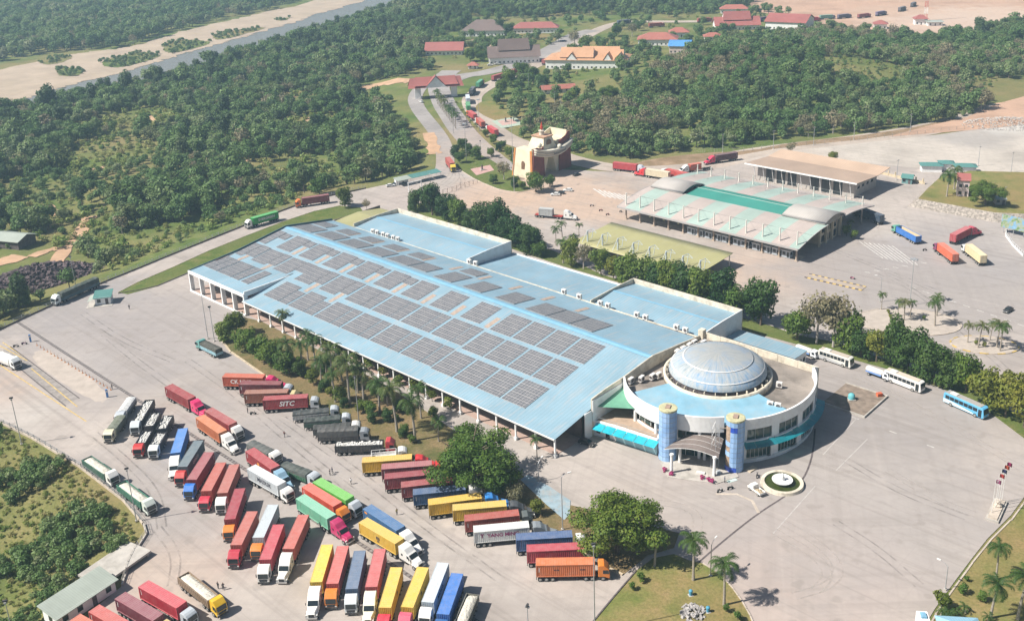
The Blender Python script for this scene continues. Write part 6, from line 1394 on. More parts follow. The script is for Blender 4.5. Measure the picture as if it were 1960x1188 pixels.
def car_meshes():
    m = MB(); m.profile([(-2.15, .32), (2.15, .30), (2.2, .62), (1.95, .82), (.95, .95), (-1.9, 1.0), (-2.2, .9)], -.88, .88); body = bevelled(m.mesh('body', [M_paint]), .09, 20)
    m = MB(); m.taper((-1.9, 1.1, -.84, .84), (-1.3, .25, -.66, .66), .93, 1.46); roof = bevelled(m.mesh('cabin', [M_paint]), .08, 20)
    m = MB()
    for s in (-1, 1): m.add([(-1.62, s*.835, 1.0), (.78, s*.835, 1.0), (.22, s*.71, 1.38), (-1.22, s*.71, 1.38)], [(0, 1, 2, 3)])
    m.add([(1.05, -.72, 1.0), (1.05, .72, 1.0), (.36, .6, 1.41), (.36, -.6, 1.41)], [(0, 1, 2, 3)]); m.add([(-1.87, -.72, 1.0), (-1.87, .72, 1.0), (-1.36, .6, 1.41), (-1.36, -.6, 1.41)], [(3, 2, 1, 0)]); m.v = [(x*1.015, y*1.02, z) for x, y, z in m.v]
    return body, roof, m.mesh('window', [M_glass])
ME_cb, ME_cr, ME_cw = car_meshes()
def car(px, ang, col, label, grp=None):
    p = G(*px); t = thing('parked_car', label, 'car', p, ang, grp); ob('body', ME_cb, t, color=col); c = ob('cabin', ME_cr, t, color=col); ob('window', ME_cw, c)
    for x in (-1.35, 1.35):
        for s in (-1, 1): ob('wheel', ME_wheel, t, (x, s*.78, .33), 0, None, (.63, .45, .63))
    for s in (-1, 1): MB().box(2.12, 2.2, s*.62-.16, s*.62+.16, .6, .75).build('headlight', M_lamp, t)
    return t
BLK = (.012, .014, .018); CW = (.72, .72, .70)
for px, a, col, lb in [((1929, 596), RAD(220), BLK, 'black car crossing the far plaza'), ((1123, 850), RAD(-35), BLK, 'black car in the shade under the hall roof corner'), ((1063, 374), RAD(170), CW, 'white car below the boat-shaped gate'), ((1087, 366), RAD(170), CW, 'white car just right of the other one below the gate'), ((1072, 371), RAD(170), BLK, 'dark car between the two white cars below the gate'), ((1104, 336), RAD(40), BLK, 'dark car beside the gate pillar'),
        ((806, 196), RAD(120), CW, 'white car at the left of the toll gate'), ((804, 188), RAD(120), CW, 'white car behind another left of the toll gate'), ((853, 186), RAD(100), CW, 'pale car passing under the toll gate'), ((748, 357), RAD(15), CW, 'white car beside the roadside shelter'), ((760, 354), RAD(20), (.03, .06, .10), 'dark blue car beside the roadside shelter'), ((770, 352), RAD(20), (.02, .03, .05), 'black car next to the pale green shelter roof'),
        ((938, 126), RAD(10), CW, 'white car before the customs house'), ((952, 124), RAD(10), CW, 'white car right of another before the customs house'), ((964, 122), RAD(10), (.05, .06, .08), 'dark car before the customs house'), ((1125, 70), RAD(40), CW, 'white car on the upper town street'), ((1080, 80), RAD(30), (.05, .1, .2), 'blue car on the upper town street'), ((1300-50, 93), RAD(20), CW, 'white car by the villa wall'), ((1510, 440), RAD(-43), (.3, .02, .03), 'red car under the hall roof end'), ((1536, 452), RAD(-43), BLK, 'black car under the hall roof end'), ((1560, 448), RAD(-43), (.25, .02, .03), 'dark red car parked beside the hall shrubs')]:
    car(px, a, col, lb, 'parked cars')
p = G(1446, 940); pk = thing('pickup', 'small white pickup loaded with scrap beside the fountain', 'pickup', p, RAD(118))
m = MB(); m.profile([(-.1, .45), (1.95, .4), (2.0, .9), (1.6, 1.1), (1.15, 1.85), (-.1, 1.9)], -.82, .82); ob('cab', bevelled(m.mesh('cab', [M_paint]), .1, 20), pk, color=WHT)
m = MB(); m.box(-2.6, -.15, -.85, .85, .6, .72); m.box(-2.6, -.15, -.85, -.78, .7, 1.1); m.box(-2.6, -.15, .78, .85, .7, 1.1); m.box(-2.6, -2.53, -.85, .85, .7, 1.1); m.build('cargo_bed', M_paint, pk, color=WHT)
ob('cargo', cargo_mesh(2.2, 1.4, .35, .35, 3, mat('scrap_load', (.45, .36, .25), .9, .4, 3, world=False)), pk, (-1.35, 0, .75))
m = MB(); m.add([(1.62, -.7, 1.14), (1.62, .7, 1.14), (1.2, .66, 1.78), (1.2, -.66, 1.78)], [(0, 1, 2, 3)]); m.build('windscreen', M_glass, pk).location = (.03, 0, 0)
for x in (-1.7, 1.2):
    for s in (-1, 1): ob('wheel', ME_wheel, pk, (x, s*.72, .33), 0, None, (.63, .45, .63))
# ------------------------------------------------------------------ vegetation
from mathutils import noise as mnoise
def leaf_mat(name, stops, trans=.30):
    m, t, p = base_mat(name); oi = _n(t, 'ShaderNodeObjectInfo'); v = coords(t)
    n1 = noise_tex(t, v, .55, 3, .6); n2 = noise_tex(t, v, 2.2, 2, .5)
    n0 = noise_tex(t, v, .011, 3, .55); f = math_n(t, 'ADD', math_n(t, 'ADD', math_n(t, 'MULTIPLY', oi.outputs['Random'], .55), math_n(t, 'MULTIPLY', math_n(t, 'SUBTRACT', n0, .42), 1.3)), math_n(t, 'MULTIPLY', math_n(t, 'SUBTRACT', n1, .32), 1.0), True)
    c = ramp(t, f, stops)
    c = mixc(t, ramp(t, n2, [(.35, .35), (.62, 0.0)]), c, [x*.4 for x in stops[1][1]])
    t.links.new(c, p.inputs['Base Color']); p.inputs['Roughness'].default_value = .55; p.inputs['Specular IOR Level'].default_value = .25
    tr = _n(t, 'ShaderNodeBsdfTranslucent'); t.links.new(c, tr.inputs[0]); mx = _n(t, 'ShaderNodeMixShader'); mx.inputs[0].default_value = trans
    out = t.nodes['Material Output']; t.links.new(p.outputs[0], mx.inputs[1]); t.links.new(tr.outputs[0], mx.inputs[2]); t.links.new(mx.outputs[0], out.inputs[0]); return m
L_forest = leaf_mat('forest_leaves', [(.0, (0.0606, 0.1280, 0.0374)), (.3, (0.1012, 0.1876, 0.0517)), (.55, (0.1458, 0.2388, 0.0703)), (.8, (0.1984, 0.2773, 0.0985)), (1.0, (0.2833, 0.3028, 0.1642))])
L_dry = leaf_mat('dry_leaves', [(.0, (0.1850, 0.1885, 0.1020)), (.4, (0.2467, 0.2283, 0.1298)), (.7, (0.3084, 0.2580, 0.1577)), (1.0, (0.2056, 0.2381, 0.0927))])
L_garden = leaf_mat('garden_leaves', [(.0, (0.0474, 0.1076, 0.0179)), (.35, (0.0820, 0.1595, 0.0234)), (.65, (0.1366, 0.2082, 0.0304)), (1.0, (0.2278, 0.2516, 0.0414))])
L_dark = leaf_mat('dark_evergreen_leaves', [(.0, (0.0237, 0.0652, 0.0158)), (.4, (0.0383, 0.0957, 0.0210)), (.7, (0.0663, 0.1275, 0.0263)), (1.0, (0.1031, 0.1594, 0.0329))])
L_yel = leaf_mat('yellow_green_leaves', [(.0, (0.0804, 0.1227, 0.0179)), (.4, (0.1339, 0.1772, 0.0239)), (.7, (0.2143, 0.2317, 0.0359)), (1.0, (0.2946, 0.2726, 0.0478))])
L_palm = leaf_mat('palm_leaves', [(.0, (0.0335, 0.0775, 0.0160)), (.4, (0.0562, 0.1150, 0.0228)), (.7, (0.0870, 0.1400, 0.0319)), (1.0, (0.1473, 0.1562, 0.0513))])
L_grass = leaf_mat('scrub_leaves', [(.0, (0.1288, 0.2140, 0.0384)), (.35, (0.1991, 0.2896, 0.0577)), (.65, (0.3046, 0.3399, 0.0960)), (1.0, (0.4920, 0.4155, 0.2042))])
M_bark = mat('bark', (.16, .12, .09), .95, .3, 2, world=False); M_palmb = mat('palm_trunk', (.34, .30, .25), .9, .2, 3, world=False)
M_pink_fl = mat('pink_blossom', (.45, .04, .18), .7, .3, 3, world=False)
def leaf_cloud(name, seed, lobes, n, ls, mt, fill=.55, flat=1.0):
    """lobes: (cx,cy,cz,rx,ry,rz); many small leaf sprays through the crown"""
    rg = np.random.default_rng(seed); vol = np.array([l[3]*l[4]*l[5] for l in lobes]); pk = rg.choice(len(lobes), n, p=vol/vol.sum()); L = np.array(lobes)[pk]
    d = rg.normal(size=(n, 3)); d /= np.linalg.norm(d, axis=1)[:, None]; r = rg.random(n)**(1/3.0*fill)
    bumpy = 1 + .16*np.sin(d[:, 0]*7+seed)*np.sin(d[:, 1]*6+2*seed) + .12*np.sin(d[:, 2]*9+d[:, 0]*5)
    c = L[:, :3] + d*L[:, 3:]*(r*bumpy)[:, None]
    nrm = d*1.25 + rg.normal(size=(n, 3))*.55; nrm[:, 2] += .35*flat; nrm /= np.linalg.norm(nrm, axis=1)[:, None]
    a = np.cross(nrm, rg.normal(size=(n, 3))); a /= np.linalg.norm(a, axis=1)[:, None]; b = np.cross(nrm, a)
    s = ls*rg.uniform(.55, 1.35, n)[:, None]; w_ = rg.uniform(.45, .8, n)[:, None]
    v = np.stack([c-a*s, c-b*s*w_+nrm*s*.12, c+a*s, c+b*s*w_+nrm*s*.12], 1).reshape(-1, 3)
    return npmesh(name, v, np.arange(4*n).reshape(n, 4), [mt])
def lobes_for(seed, H, R, k, base=.32):
    rr = random.Random(seed); out = [(0, 0, H*.64, R*.72, R*.72, H*.30)]
    for i in range(k):
        a = 2*math.pi*i/k+rr.uniform(-.5, .5); q = R*rr.uniform(.38, .66); s = R*rr.uniform(.30, .50)
        out.append((q*math.cos(a), q*math.sin(a), H*rr.uniform(base+.12, .86), s, s, s*rr.uniform(.65, 1.0)))
    return out
def trunk_mesh(seed, H, r, mt, limbs=4, R=3):
    rr = random.Random(seed); m = MB(); top = Vector((rr.uniform(-.3, .3), rr.uniform(-.3, .3), H*.55)); m.tube((0, 0, -1.2), top*.5, r*1.15, r*.85, 6); m.tube(top*.5, top, r*.85, r*.6, 6)
    for i in range(limbs):
        a = 2*math.pi*i/limbs+rr.random(); p = top*rr.uniform(.6, 1.0); q = p+Vector((math.cos(a)*R*rr.uniform(.35, .65), math.sin(a)*R*rr.uniform(.35, .65), H*rr.uniform(.14, .32))); m.tube(p, q, r*.45, r*.15, 5)
    return m.mesh('trunk', [mt])
# tree kinds: (crown mesh, trunk mesh), height about 1 unit = 10 m
KIND = {}
def kind(nm, seeds, H, R, k, n, ls, mt, bark=M_bark, rtr=.28, fill=.55, base=.32, limbs=4):
    KIND[nm] = [(leaf_cloud('crown', s, lobes_for(s, H, R, k, base), n, ls, mt, fill), trunk_mesh(s, H, rtr, bark, limbs, R)) for s in seeds]
kind('forest', (1, 2, 3, 4, 5), 10, 4.6, 7, 620, .62, L_forest, base=.14)
L_for2 = leaf_mat('yellowish_forest_leaves', [(.0, (0.0850, 0.1334, 0.0368)), (.4, (0.1148, 0.1656, 0.0473)), (.7, (0.1445, 0.1840, 0.0630)), (1.0, (0.1785, 0.1932, 0.0893))])
L_for3 = leaf_mat('bluish_forest_leaves', [(.0, (0.0540, 0.1020, 0.0385)), (.4, (0.0780, 0.1320, 0.0495)), (.7, (0.1080, 0.1620, 0.0605)), (1.0, (0.1440, 0.1860, 0.0770))])
kind('forest_tall', (41, 42), 15, 4.0, 8, 620, .62, L_for3, base=.30, rtr=.24)
kind('forest_wide', (43, 44), 9.5, 6.4, 10, 900, .64, L_for2, base=.18)
kind('forest_dry', (6, 7), 10, 4.2, 6, 300, .50, L_dry, mat('pale_bark', (.30, .27, .24), .9, .2), .22, .8, limbs=7)
kind('bushy', (8, 9, 10), 6, 3.6, 6, 420, .50, L_forest, base=.05)
kind('garden', (11, 12, 13, 14), 10, 5.0, 11, 3200, .38, L_garden, base=.12)
kind('dark', (15, 16, 17), 10, 4.6, 11, 3200, .36, L_dark, base=.08)
kind('sparse', (18, 19), 11, 5.2, 8, 950, .40, L_dry, mat('grey_bark', (.40, .36, .33), .9, .2), .3, .9, limbs=9)
kind('yellow', (20, 21), 10, 4.6, 10, 2400, .38, L_yel, base=.12)
def big_lobes(seed, H=15, R=9.3):
    rr = random.Random(seed); out = [(0, 0, H*.52, R*.42, R*.42, H*.30)]
    for i in range(34):
        a = rr.uniform(0, 6.28); q = R*rr.uniform(.25, .88); s_ = R*rr.uniform(.17, .31); zt_ = H*(.92-.42*(q/R)**2); out.append((q*math.cos(a)*rr.uniform(.8, 1.1), q*math.sin(a)*rr.uniform(.8, 1.1), zt_*rr.uniform(.42, 1.0), s_*1.1, s_*1.1, s_*rr.uniform(.55, .85)))
    return out
KIND['big'] = [(leaf_cloud('crown', s_, big_lobes(s_), 24000, .27, L_garden, .8), trunk_mesh(s_, 15, .55, M_bark, 10, 9.3)) for s_ in (22, 24)]
kind('round', (24, 25), 3, 1.35, 5, 380, .24, L_garden, rtr=.09, base=.1, limbs=2)
kind('roundy', (26, 27), 3, 1.3, 5, 380, .24, L_yel, rtr=.09, base=.1, limbs=2)
kind('scrub', (28, 29, 30), 2.2, 1.7, 5, 130, .36, L_grass, base=-.1, rtr=.05, limbs=0)
kind('pinkbush', (31,), 1.6, .9, 4, 200, .2, M_pink_fl, rtr=.05, base=0, limbs=0)
def palm_mesh(seed, H, nf, FL, droop=1.0):
    rr = random.Random(seed); m = MB(); p = Vector((0, 0, -.3)); lean = Vector((rr.uniform(-.25, .25), rr.uniform(-.25, .25), 0))
    N = 6
    for i in range(N):
        q = Vector((lean.x*((i+1)/N)**2*2, lean.y*((i+1)/N)**2*2, H*(i+1)/N)); r0 = .30-.12*i/N + (.06 if i == 0 else 0); m.tube(p, q, r0, .30-.12*(i+1)/N, 7, cap=False); p = q
    tr = m.mesh('trunk', [M_palmb]); top = p
    cs = MB(); cs.tube(top-Vector((0, 0, .1)), top+Vector((0, 0, 1.1)), .17, .10, 6)
    f = MB()
    for i in range(nf):
        a = 2*math.pi*i/nf+rr.uniform(-.2, .2); el = rr.uniform(-.15, 1.1); d = Vector((math.cos(a), math.sin(a), 0)); side = Vector((-d.y, d.x, 0)); Lf = FL*rr.uniform(.85, 1.1); pts = []
        q = top+Vector((0, 0, .9)); e = el
        for j in range(8): pts.append(q.copy()); q = q+(d*math.cos(e)+Vector((0, 0, 1))*math.sin(e))*(Lf/7); e -= droop*(.16+.05*j)
        for j in range(7):
            A, B = pts[j], pts[j+1]; w0 = Lf*.23*math.sin(math.pi*min(1, (j+.6)/7.6))**.6; tang = (B-A).normalized()
            for s in (-1, 1):
                for k in range(3):
                    P = A.lerp(B, k/3); tip = P+side*s*w0*rr.uniform(.8, 1.15)+tang*w0*.55-Vector((0, 0, w0*rr.uniform(.15, .55))); f.add([P, A.lerp(B, k/3+.32), tip], [(0, 1, 2)])
            f.tube(A, B, .035, .03, 3, cap=False)
    cr = f.mesh('crown', [L_palm]); sh = cs.mesh('crownshaft', [mat('crownshaft', (.14, .2, .06), .6, .1)]); return cr, tr, sh
PALM = [palm_mesh(s, h, nf, FL) for s, h, nf, FL in ((1, 8.2, 20, 3.8), (2, 7.4, 19, 3.7), (3, 9.0, 21, 3.9), (4, 6.4, 18, 3.5))]
PALMS = [palm_mesh(5, 3.0, 12, 2.2), palm_mesh(6, 1.0, 12, 2.3)]
COCO = [palm_mesh(7, 7.0, 20, 4.6, 1.25)]
trng = random.Random(99)
def tree(nm, label, px, kd, s=1.0, z=None, group=None, variant=None, name='broadleaf_tree', sz=None, pos=None):
    p = Vector(pos) if pos else (GT(*px) if z is None else G(px[0], px[1], z))
    t = thing(name, label, 'tree' if kd not in ('round', 'roundy', 'scrub', 'pinkbush') else 'shrub', p, trng.uniform(0, 6.28), group)
    t.scale = (s, s, sz or s); v = KIND[kd][variant if variant is not None else trng.randrange(len(KIND[kd]))]
    ob('trunk', v[1], t); ob('crown', v[0], t); return t
def palm(label, px, s=1.0, vs_=PALM, z=None, group=None, name='palm_tree', sz=None):
    p = GT(*px) if z is None else G(px[0], px[1], z); t = thing(name, label, 'palm', p, trng.uniform(0, 6.28), group); t.scale = (s, s, sz or s); v = trng.choice(vs_)
    ob('trunk', v[1], t); ob('crown', v[0], t); ob('crownshaft', v[2], t); return t
ORD = ['first', 'second', 'third', 'fourth', 'fifth', 'sixth', 'seventh', 'eighth', 'ninth', 'tenth', 'eleventh', 'twelfth', 'thirteenth', 'fourteenth', 'fifteenth', 'sixteenth']
# strip by the parked trucks
for i, (u, v, s) in enumerate([(432, 652, .72), (455, 640, .86), (470, 672, .80), (497, 690, .82), (520, 700, .84), (548, 716, .78)]):
    tree('t', 'bushy roadside tree, %s from the upper end of the strip beside the hall' % ORD[i], (u, v), 'yellow' if i in (1,) else 'garden', s, 0, 'bushy trees at the upper end of the strip')
for i, (u, v, s) in enumerate([(544, 636, .7), (558, 712, .95), (579, 709, .9), (606, 716, .85), (616, 742, .8), (638, 743, 1.0), (670, 775, 1.1), (697, 776, 1.0), (727, 788, 1.0), (760, 826, 1.1), (795, 843, 1.1), (590, 690, .8), (655, 730, .8), (685, 752, .8), (1028, 876, .45)]):
    palm('royal palm, %s in order down the strip beside the blue-roofed hall' % ORD[i] if i < 11 else ['small palm near the hall columns at the upper palms', 'shorter palm inside the palm row', 'shorter palm beside the lamp post in the palm row', 'little palm near the open corner of the hall'][i-11], (u, v), s*1.18, z=0, group='palms of the strip beside the hall', sz=s*trng.uniform(1.15, 1.4))
for i, (u, v) in enumerate([(600, 658), (624, 669), (651, 682), (682, 695), (707, 708), (735, 722), (765, 737), (795, 750), (828, 768), (859, 780)]):
    tree('s', 'small clipped round shrub, %s along the foot of the hall columns' % ORD[i], (u, v), 'roundy' if i % 3 else 'round', 1.15+.3*(i % 3 == 1), 0, 'clipped shrubs along the hall', name='round_shrub')
for i, (u, v, k, s) in enumerate([(575, 722, 'dark', .55), (600, 735, 'yellow', .5), (652, 768, 'garden', .48), (625, 752, 'dark', .45), (711, 795, 'garden', .42), (742, 806, 'dark', .38), (680, 745, 'dark', .4), (765, 790, 'dark', .42), (720, 760, 'garden', .4), (690, 790, 'yellow', .3), (775, 832, 'garden', .3), (830, 800, 'garden', .34)]):
    tree('t', 'low leafy bush among the palm trunks, %s from the upper end' % ORD[i], (u, v), k, s, 0, 'bushes under the palms', name='leafy_bush')
srng = random.Random(12)
SL0 = [P2(*q) for q in ((548, 690), (620, 730), (700, 775), (790, 822), (850, 860))]
for i, (x, y, a) in enumerate(along(SL0, 4.2)):
    o_ = srng.uniform(-5.5, 5.5); q_ = (x-math.sin(a)*o_, y+math.cos(a)*o_, 0.05)
    if i % 3 == 0: 
        tt_ = tree('t', 'dark bush crowded between the palm trunks of the strip', None, 'dark', srng.uniform(.22, .36), pos=q_, group='dark bushes between the palm trunks', name='leafy_bush')
    elif i % 3 == 1: tree('t', 'leafy bush crowded between the palm trunks of the strip', None, 'garden', srng.uniform(.2, .32), pos=q_, group='leafy bushes between the palm trunks', name='leafy_bush')
    else:
        tt_ = palm('understorey palm crowded between the taller palms of the strip', (600, 700), srng.uniform(.7, .95), group='understorey palms of the strip'); tt_.location = q_
tree('t', 'huge spreading tree in front of the hall beside the parked trucks', (902, 925), 'big', 1.22, 0, variant=0, name='spreading_tree', sz=.98)
tree('t', 'leafy tree growing out of the right flank of the huge spreading tree', (952, 952), 'garden', .82, 0)
tree('t', 'dense broad tree by the last parked trucks and the lawn', (1182, 1058), 'big', 1.14, 0, variant=1, name='spreading_tree', sz=.95)
tree('t', 'thin small tree with sparse leaves beside the blue pavement strip', (986, 968), 'sparse', .5, 0, variant=0)
tree('t', 'tiny yellowish tree near the blue pavement strip', (1028, 984), 'yellow', .42, 0, variant=0)
for u, v, s, lb in [(1253, 1082, .95, 'royal palm in front of the dense broad tree'), (1327, 1109, 1.0, 'royal palm on the lawn, left of two beside the forecourt'), (1386, 1157, 1.0, 'royal palm on the lawn casting a star-shaped shadow on the forecourt'), (1906, 1108, .8, 'royal palm farther up the right lawn'), (1896, 1182, 1.0, 'stout royal palm by the blue gatehouse roof'), (1948, 1184, 1.15, 'tall royal palm at the right edge of the lawn')]:
    palm(lb, (u, v), s, z=0.1, group='royal palms on the lawns')
for i, (u, v, s, k) in enumerate([(1227, 1112, .75, 'round'), (1210, 1128, .6, 'round'), (1843, 1136, .8, 'round'), (1803, 1166, 1.35, 'roundy'), (1390, 1170, .6, 'round'), (1412, 1186, .7, 'round'), (1850, 1112, .45, 'round'), (1880, 1150, .8, 'round')]):
    tree('s', ['round bush on the near lawn, farther of the pair', 'round bush on the near lawn, nearer of the pair', 'low bush on the right lawn beside the kerb', 'clipped ball tree at the kerb of the right lawn', 'grey-green bush beneath the lawn palm', 'grey-green bush at the lawn corner by the gate', 'tiny dark bush high on the right lawn', 'bush under the stout lawn palm'][i], (u, v), k, s, .1, 'shrubs on the lawns', name='round_shrub')
for i, (u, v) in enumerate([(1800, 1178), (1815, 1180), (1832, 1178), (1848, 1172), (1890, 1192)]):
    palm('low clump palm, %s in the bed around the blue gatehouse roof' % ORD[i], (u, v), .7, [PALMS[1]], .1, 'clump palms by the gatehouse', 'clump_palm')
# row behind the hall
for i, (u, v, k, s) in enumerate([(800, 404, 'dark', 1.0), (826, 412, 'dark', 1.1), (852, 420, 'dark', 1.0), (880, 432, 'garden', .8), (905, 441, 'dark', .9), (930, 450, 'dark', 1.1), (955, 459, 'dark', 1.1), (978, 468, 'dark', 1.05), (1000, 476, 'dark', 1.1), (1018, 486, 'dark', .95), (1028, 492, 'garden', .6),
        (1095, 508, 'garden', .8), (1120, 515, 'sparse', .8), (1148, 524, 'garden', .85), (1172, 533, 'yellow', .8), (1200, 542, 'garden', .9), (1228, 550, 'garden', .85), (1256, 560, 'dark', .95), (1284, 568, 'garden', .9), (1312, 577, 'dark', .95), (1345, 588, 'garden', 1.05), (1378, 597, 'dark', 1.1), (1408, 607, 'garden', 1.05), (1452, 622, 'dark', 1.1),
        (1526, 650, 'garden', .95), (1560, 657, 'sparse', 1.15), (1592, 664, 'sparse', 1.2), (1622, 672, 'garden', .85), (1650, 682, 'dark', .9), (1680, 692, 'yellow', .85), (1706, 700, 'dark', 1.0), (1734, 712, 'dark', 1.05), (1762, 722, 'dark', 1.1), (1790, 732, 'dark', 1.05), (1820, 742, 'dark', .9), (1846, 752, 'garden', .9), (1886, 782, 'yellow', 1.05), (1926, 798, 'yellow', .95), (1962, 818, 'yellow', 1.0), (1995, 835, 'garden', 1.0)]):
    sec = 'upper' if i < 11 else ('middle' if i < 24 else 'lower'); j = i if i < 11 else (i-11 if i < 24 else i-24)
    tree('t', 'tree %s from the left in the %s run of the row behind the blue roofs' % (ORD[j], sec), (u+trng.uniform(-4, 4), v), k, s*trng.uniform(.92, 1.22), .09, 'row of trees behind the blue roofs', sz=s*trng.uniform(1.0, 1.55))
for u, v, s, lb in [(1064, 470, .75, 'slim palm behind the blue roofs, left of the pair by the olive canopy'), (1076, 454, .85, 'slim palm behind the blue roofs, right of the pair by the olive canopy'), (1108, 453, .6, 'short palm at the end of the olive canopy'), (1078, 504, .9, 'tall palm rising before the pair by the olive canopy'), (1240, 552, .9, 'palm crown poking out of the tree row beside the olive canopy'), (1400, 604, 1.05, 'palm crown poking out of the tree row near the last blue roof'), (1450, 618, 1.0, 'palm crown at the right end of the middle tree row')]:
    palm(lb, (u, v), s, z=0, group='palms behind the blue roofs')
# traffic islands
M_isand = mat('island_sand', (.43, .375, .325), .95, .1, .4)
for nm, c_, r_, lb in (('a', (1738, 616), 12.5, 'larger sandy traffic island with palms on the far plaza'), ('b', (1884, 660), 7.5, 'smaller sandy traffic island with palms on the far plaza')):
    p = G(*c_); t = thing('traffic_island', lb, 'traffic island', p, RAD(-12)); m = MB(); m.lathe([(.01, .16), (r_, .16)], 40); o = m.build('island_top', M_isand, t); o.scale = (1.25, .8, 1)
    for k in range(24):
        a0 = 2*math.pi*k/24; m = MB(); m.lathe([(r_, 0), (r_, .24), (r_+.4, .24), (r_+.4, 0)], 3, 0, a0, a0+2*math.pi/24-.01); o = m.build('kerb_stone', M_marky if (k % 2 and nm == 'b') else M_kerb, t); o.scale = (1.25, .8, 1)
for i, (u, v, s) in enumerate([(1687, 592, .55), (1718, 604, .5), (1730, 612, .75), (1742, 606, .55), (1789, 623, .95), (1793, 604, .85), (1852, 655, .6), (1872, 665, .85), (1895, 651, .6), (1908, 664, .9), (1914, 671, .8)]):
    palm('palm %s from the left on the %s traffic island' % (ORD[i if i < 6 else i-6], 'larger' if i < 6 else 'smaller'), (u, v), s, z=.16, group='palms on the traffic islands')
for i, (u, v) in enumerate([(1704, 610), (1722, 622), (1768, 612), (1868, 660), (1884, 663), (1700, 600)]):
    tree('s', 'low shrub %s from the left on the traffic islands' % ORD[[1, 2, 3, 4, 5, 0][i]], (u, v), 'round', .55, .16, 'island shrubs', name='round_shrub')
# mound, hall end, gate garden
palm('tall coconut palm on the mound beside the narrow pink house', (1812, 376), 1.15, COCO, 3.2, 'coconut palms on the mound', 'coconut_palm'); palm('coconut palm behind the first one on the mound', (1826, 362), 1.1, COCO, 3.2, 'coconut palms on the mound', 'coconut_palm')
tree('t', 'large round-crowned tree on the mound right of the pink house', (1886, 392), 'big', .78, 3.2, variant=0, name='spreading_tree')
tree('t', 'pale shrub by the end of the inspection hall', (1620, 452), 'round', 1.6, 0, name='round_shrub'); tree('t', 'clipped ball shrub by the end of the inspection hall', (1634, 458), 'round', 1.3, 0, name='round_shrub'); palm('spindly palm by the end of the inspection hall', (1626, 446), .5, z=0)
tree('t', 'isolated leafy tree behind the tan-roofed office', (1592, 312), 'yellow', .6, 0)
tree('t', 'bare tree at the roadside behind the inspection hall', (1512, 296), 'sparse', .6, 0, variant=1)
tree('t', 'round tree hiding the foot of the boat-shaped gate', (1026, 368), 'garden', .95, 0); tree('t', 'smaller tree right of the gate foot', (1052, 358), 'garden', .55, 0)
tree('t', 'thin-leaved tree in the garden left of the gate', (965, 344), 'sparse', .85, 0, variant=0)
for i, (u, v, k, s) in enumerate([(872, 300, 'dark', .5), (885, 288, 'garden', .5), (898, 296, 'dark', .45), (880, 312, 'garden', .45), (912, 305, 'garden', .5), (940, 300, 'garden', .35), (955, 290, 'dark', .35), (975, 300, 'garden', .4), (985, 315, 'dark', .4), (945, 352, 'garden', .35), (985, 358, 'dark', .35), (1000, 362, 'garden', .3), (930, 262, 'garden', .35), (945, 275, 'garden', .4), (962, 285, 'garden', .35)]):
    tree('t', 'garden bush %s from the left around the gate garden' % ORD[i], (u, v), k, s*1.35, 0, 'bushes of the gate garden', name='leafy_bush')
for i in range(13):
    f = i/12; u, v = 838+(872-838)*f, 200+(246-200)*f
    palm('small palm %s from the toll gate in the road median' % ORD[i], (u, v), .9, z=0, group='palms in the road median')
for i, (u, v, s) in enumerate([(875, 210, .5), (884, 222, .5), (893, 232, .5), (902, 243, .45), (912, 252, .45)]): palm('small palm %s from the toll gate on the queue verge' % ORD[i], (u, v), s, z=0, group='palms on the queue verge')
tree('t', 'pale leafy tree standing at the top of the ramp verge', (660, 396), 'yellow', .95, 0); tree('t', 'small bare tree near the top of the ramp verge', (702, 402), 'sparse', .45, 0, variant=1); tree('t', 'dark tree behind the maroon truck on the ramp', (612, 372), 'garden', .8, None)
tree('t', 'big dark mango tree in the fenced yard below the orange roofs', (1165, 196), 'big', .75, 0, variant=1, name='spreading_tree'); tree('t', 'round tree below the big dark mango tree', (1090, 200), 'garden', .9, 0)
for i, (u, v, k, s) in enumerate([(920, 118, 'garden', 1.0), (935, 112, 'garden', .9), (900, 118, 'garden', 1.1), (880, 90, 'garden', .9), (955, 66, 'dark', 1.4), (975, 70, 'dark', 1.2), (1100, 88, 'sparse', 1.2), (1120, 96, 'garden', 1.2), (1095, 110, 'garden', 1.1), (1000, 150, 'garden', 1.2), (975, 165, 'garden', 1.2), (1020, 160, 'dark', 1.2), (1040, 172, 'dark', 1.0), (960, 180, 'garden', 1.0), (1180, 70, 'garden', 1.1), (1210, 70, 'sparse', 1.1)]):
    tree('t', 'town tree %s from the left in order among the houses' % ORD[i], (u, v), k, s, 0, 'trees among the town houses')
for i, (u, v) in enumerate([(1285, 910), (1272, 902), (1356, 921), (1344, 917), (1363, 924)]): tree('s', 'pink flowering pot plant, %s beside the entrance canopy' % ORD[i], (u, v), 'pinkbush', .8, 0, 'pot plants at the entrance', name='flowering_shrub')

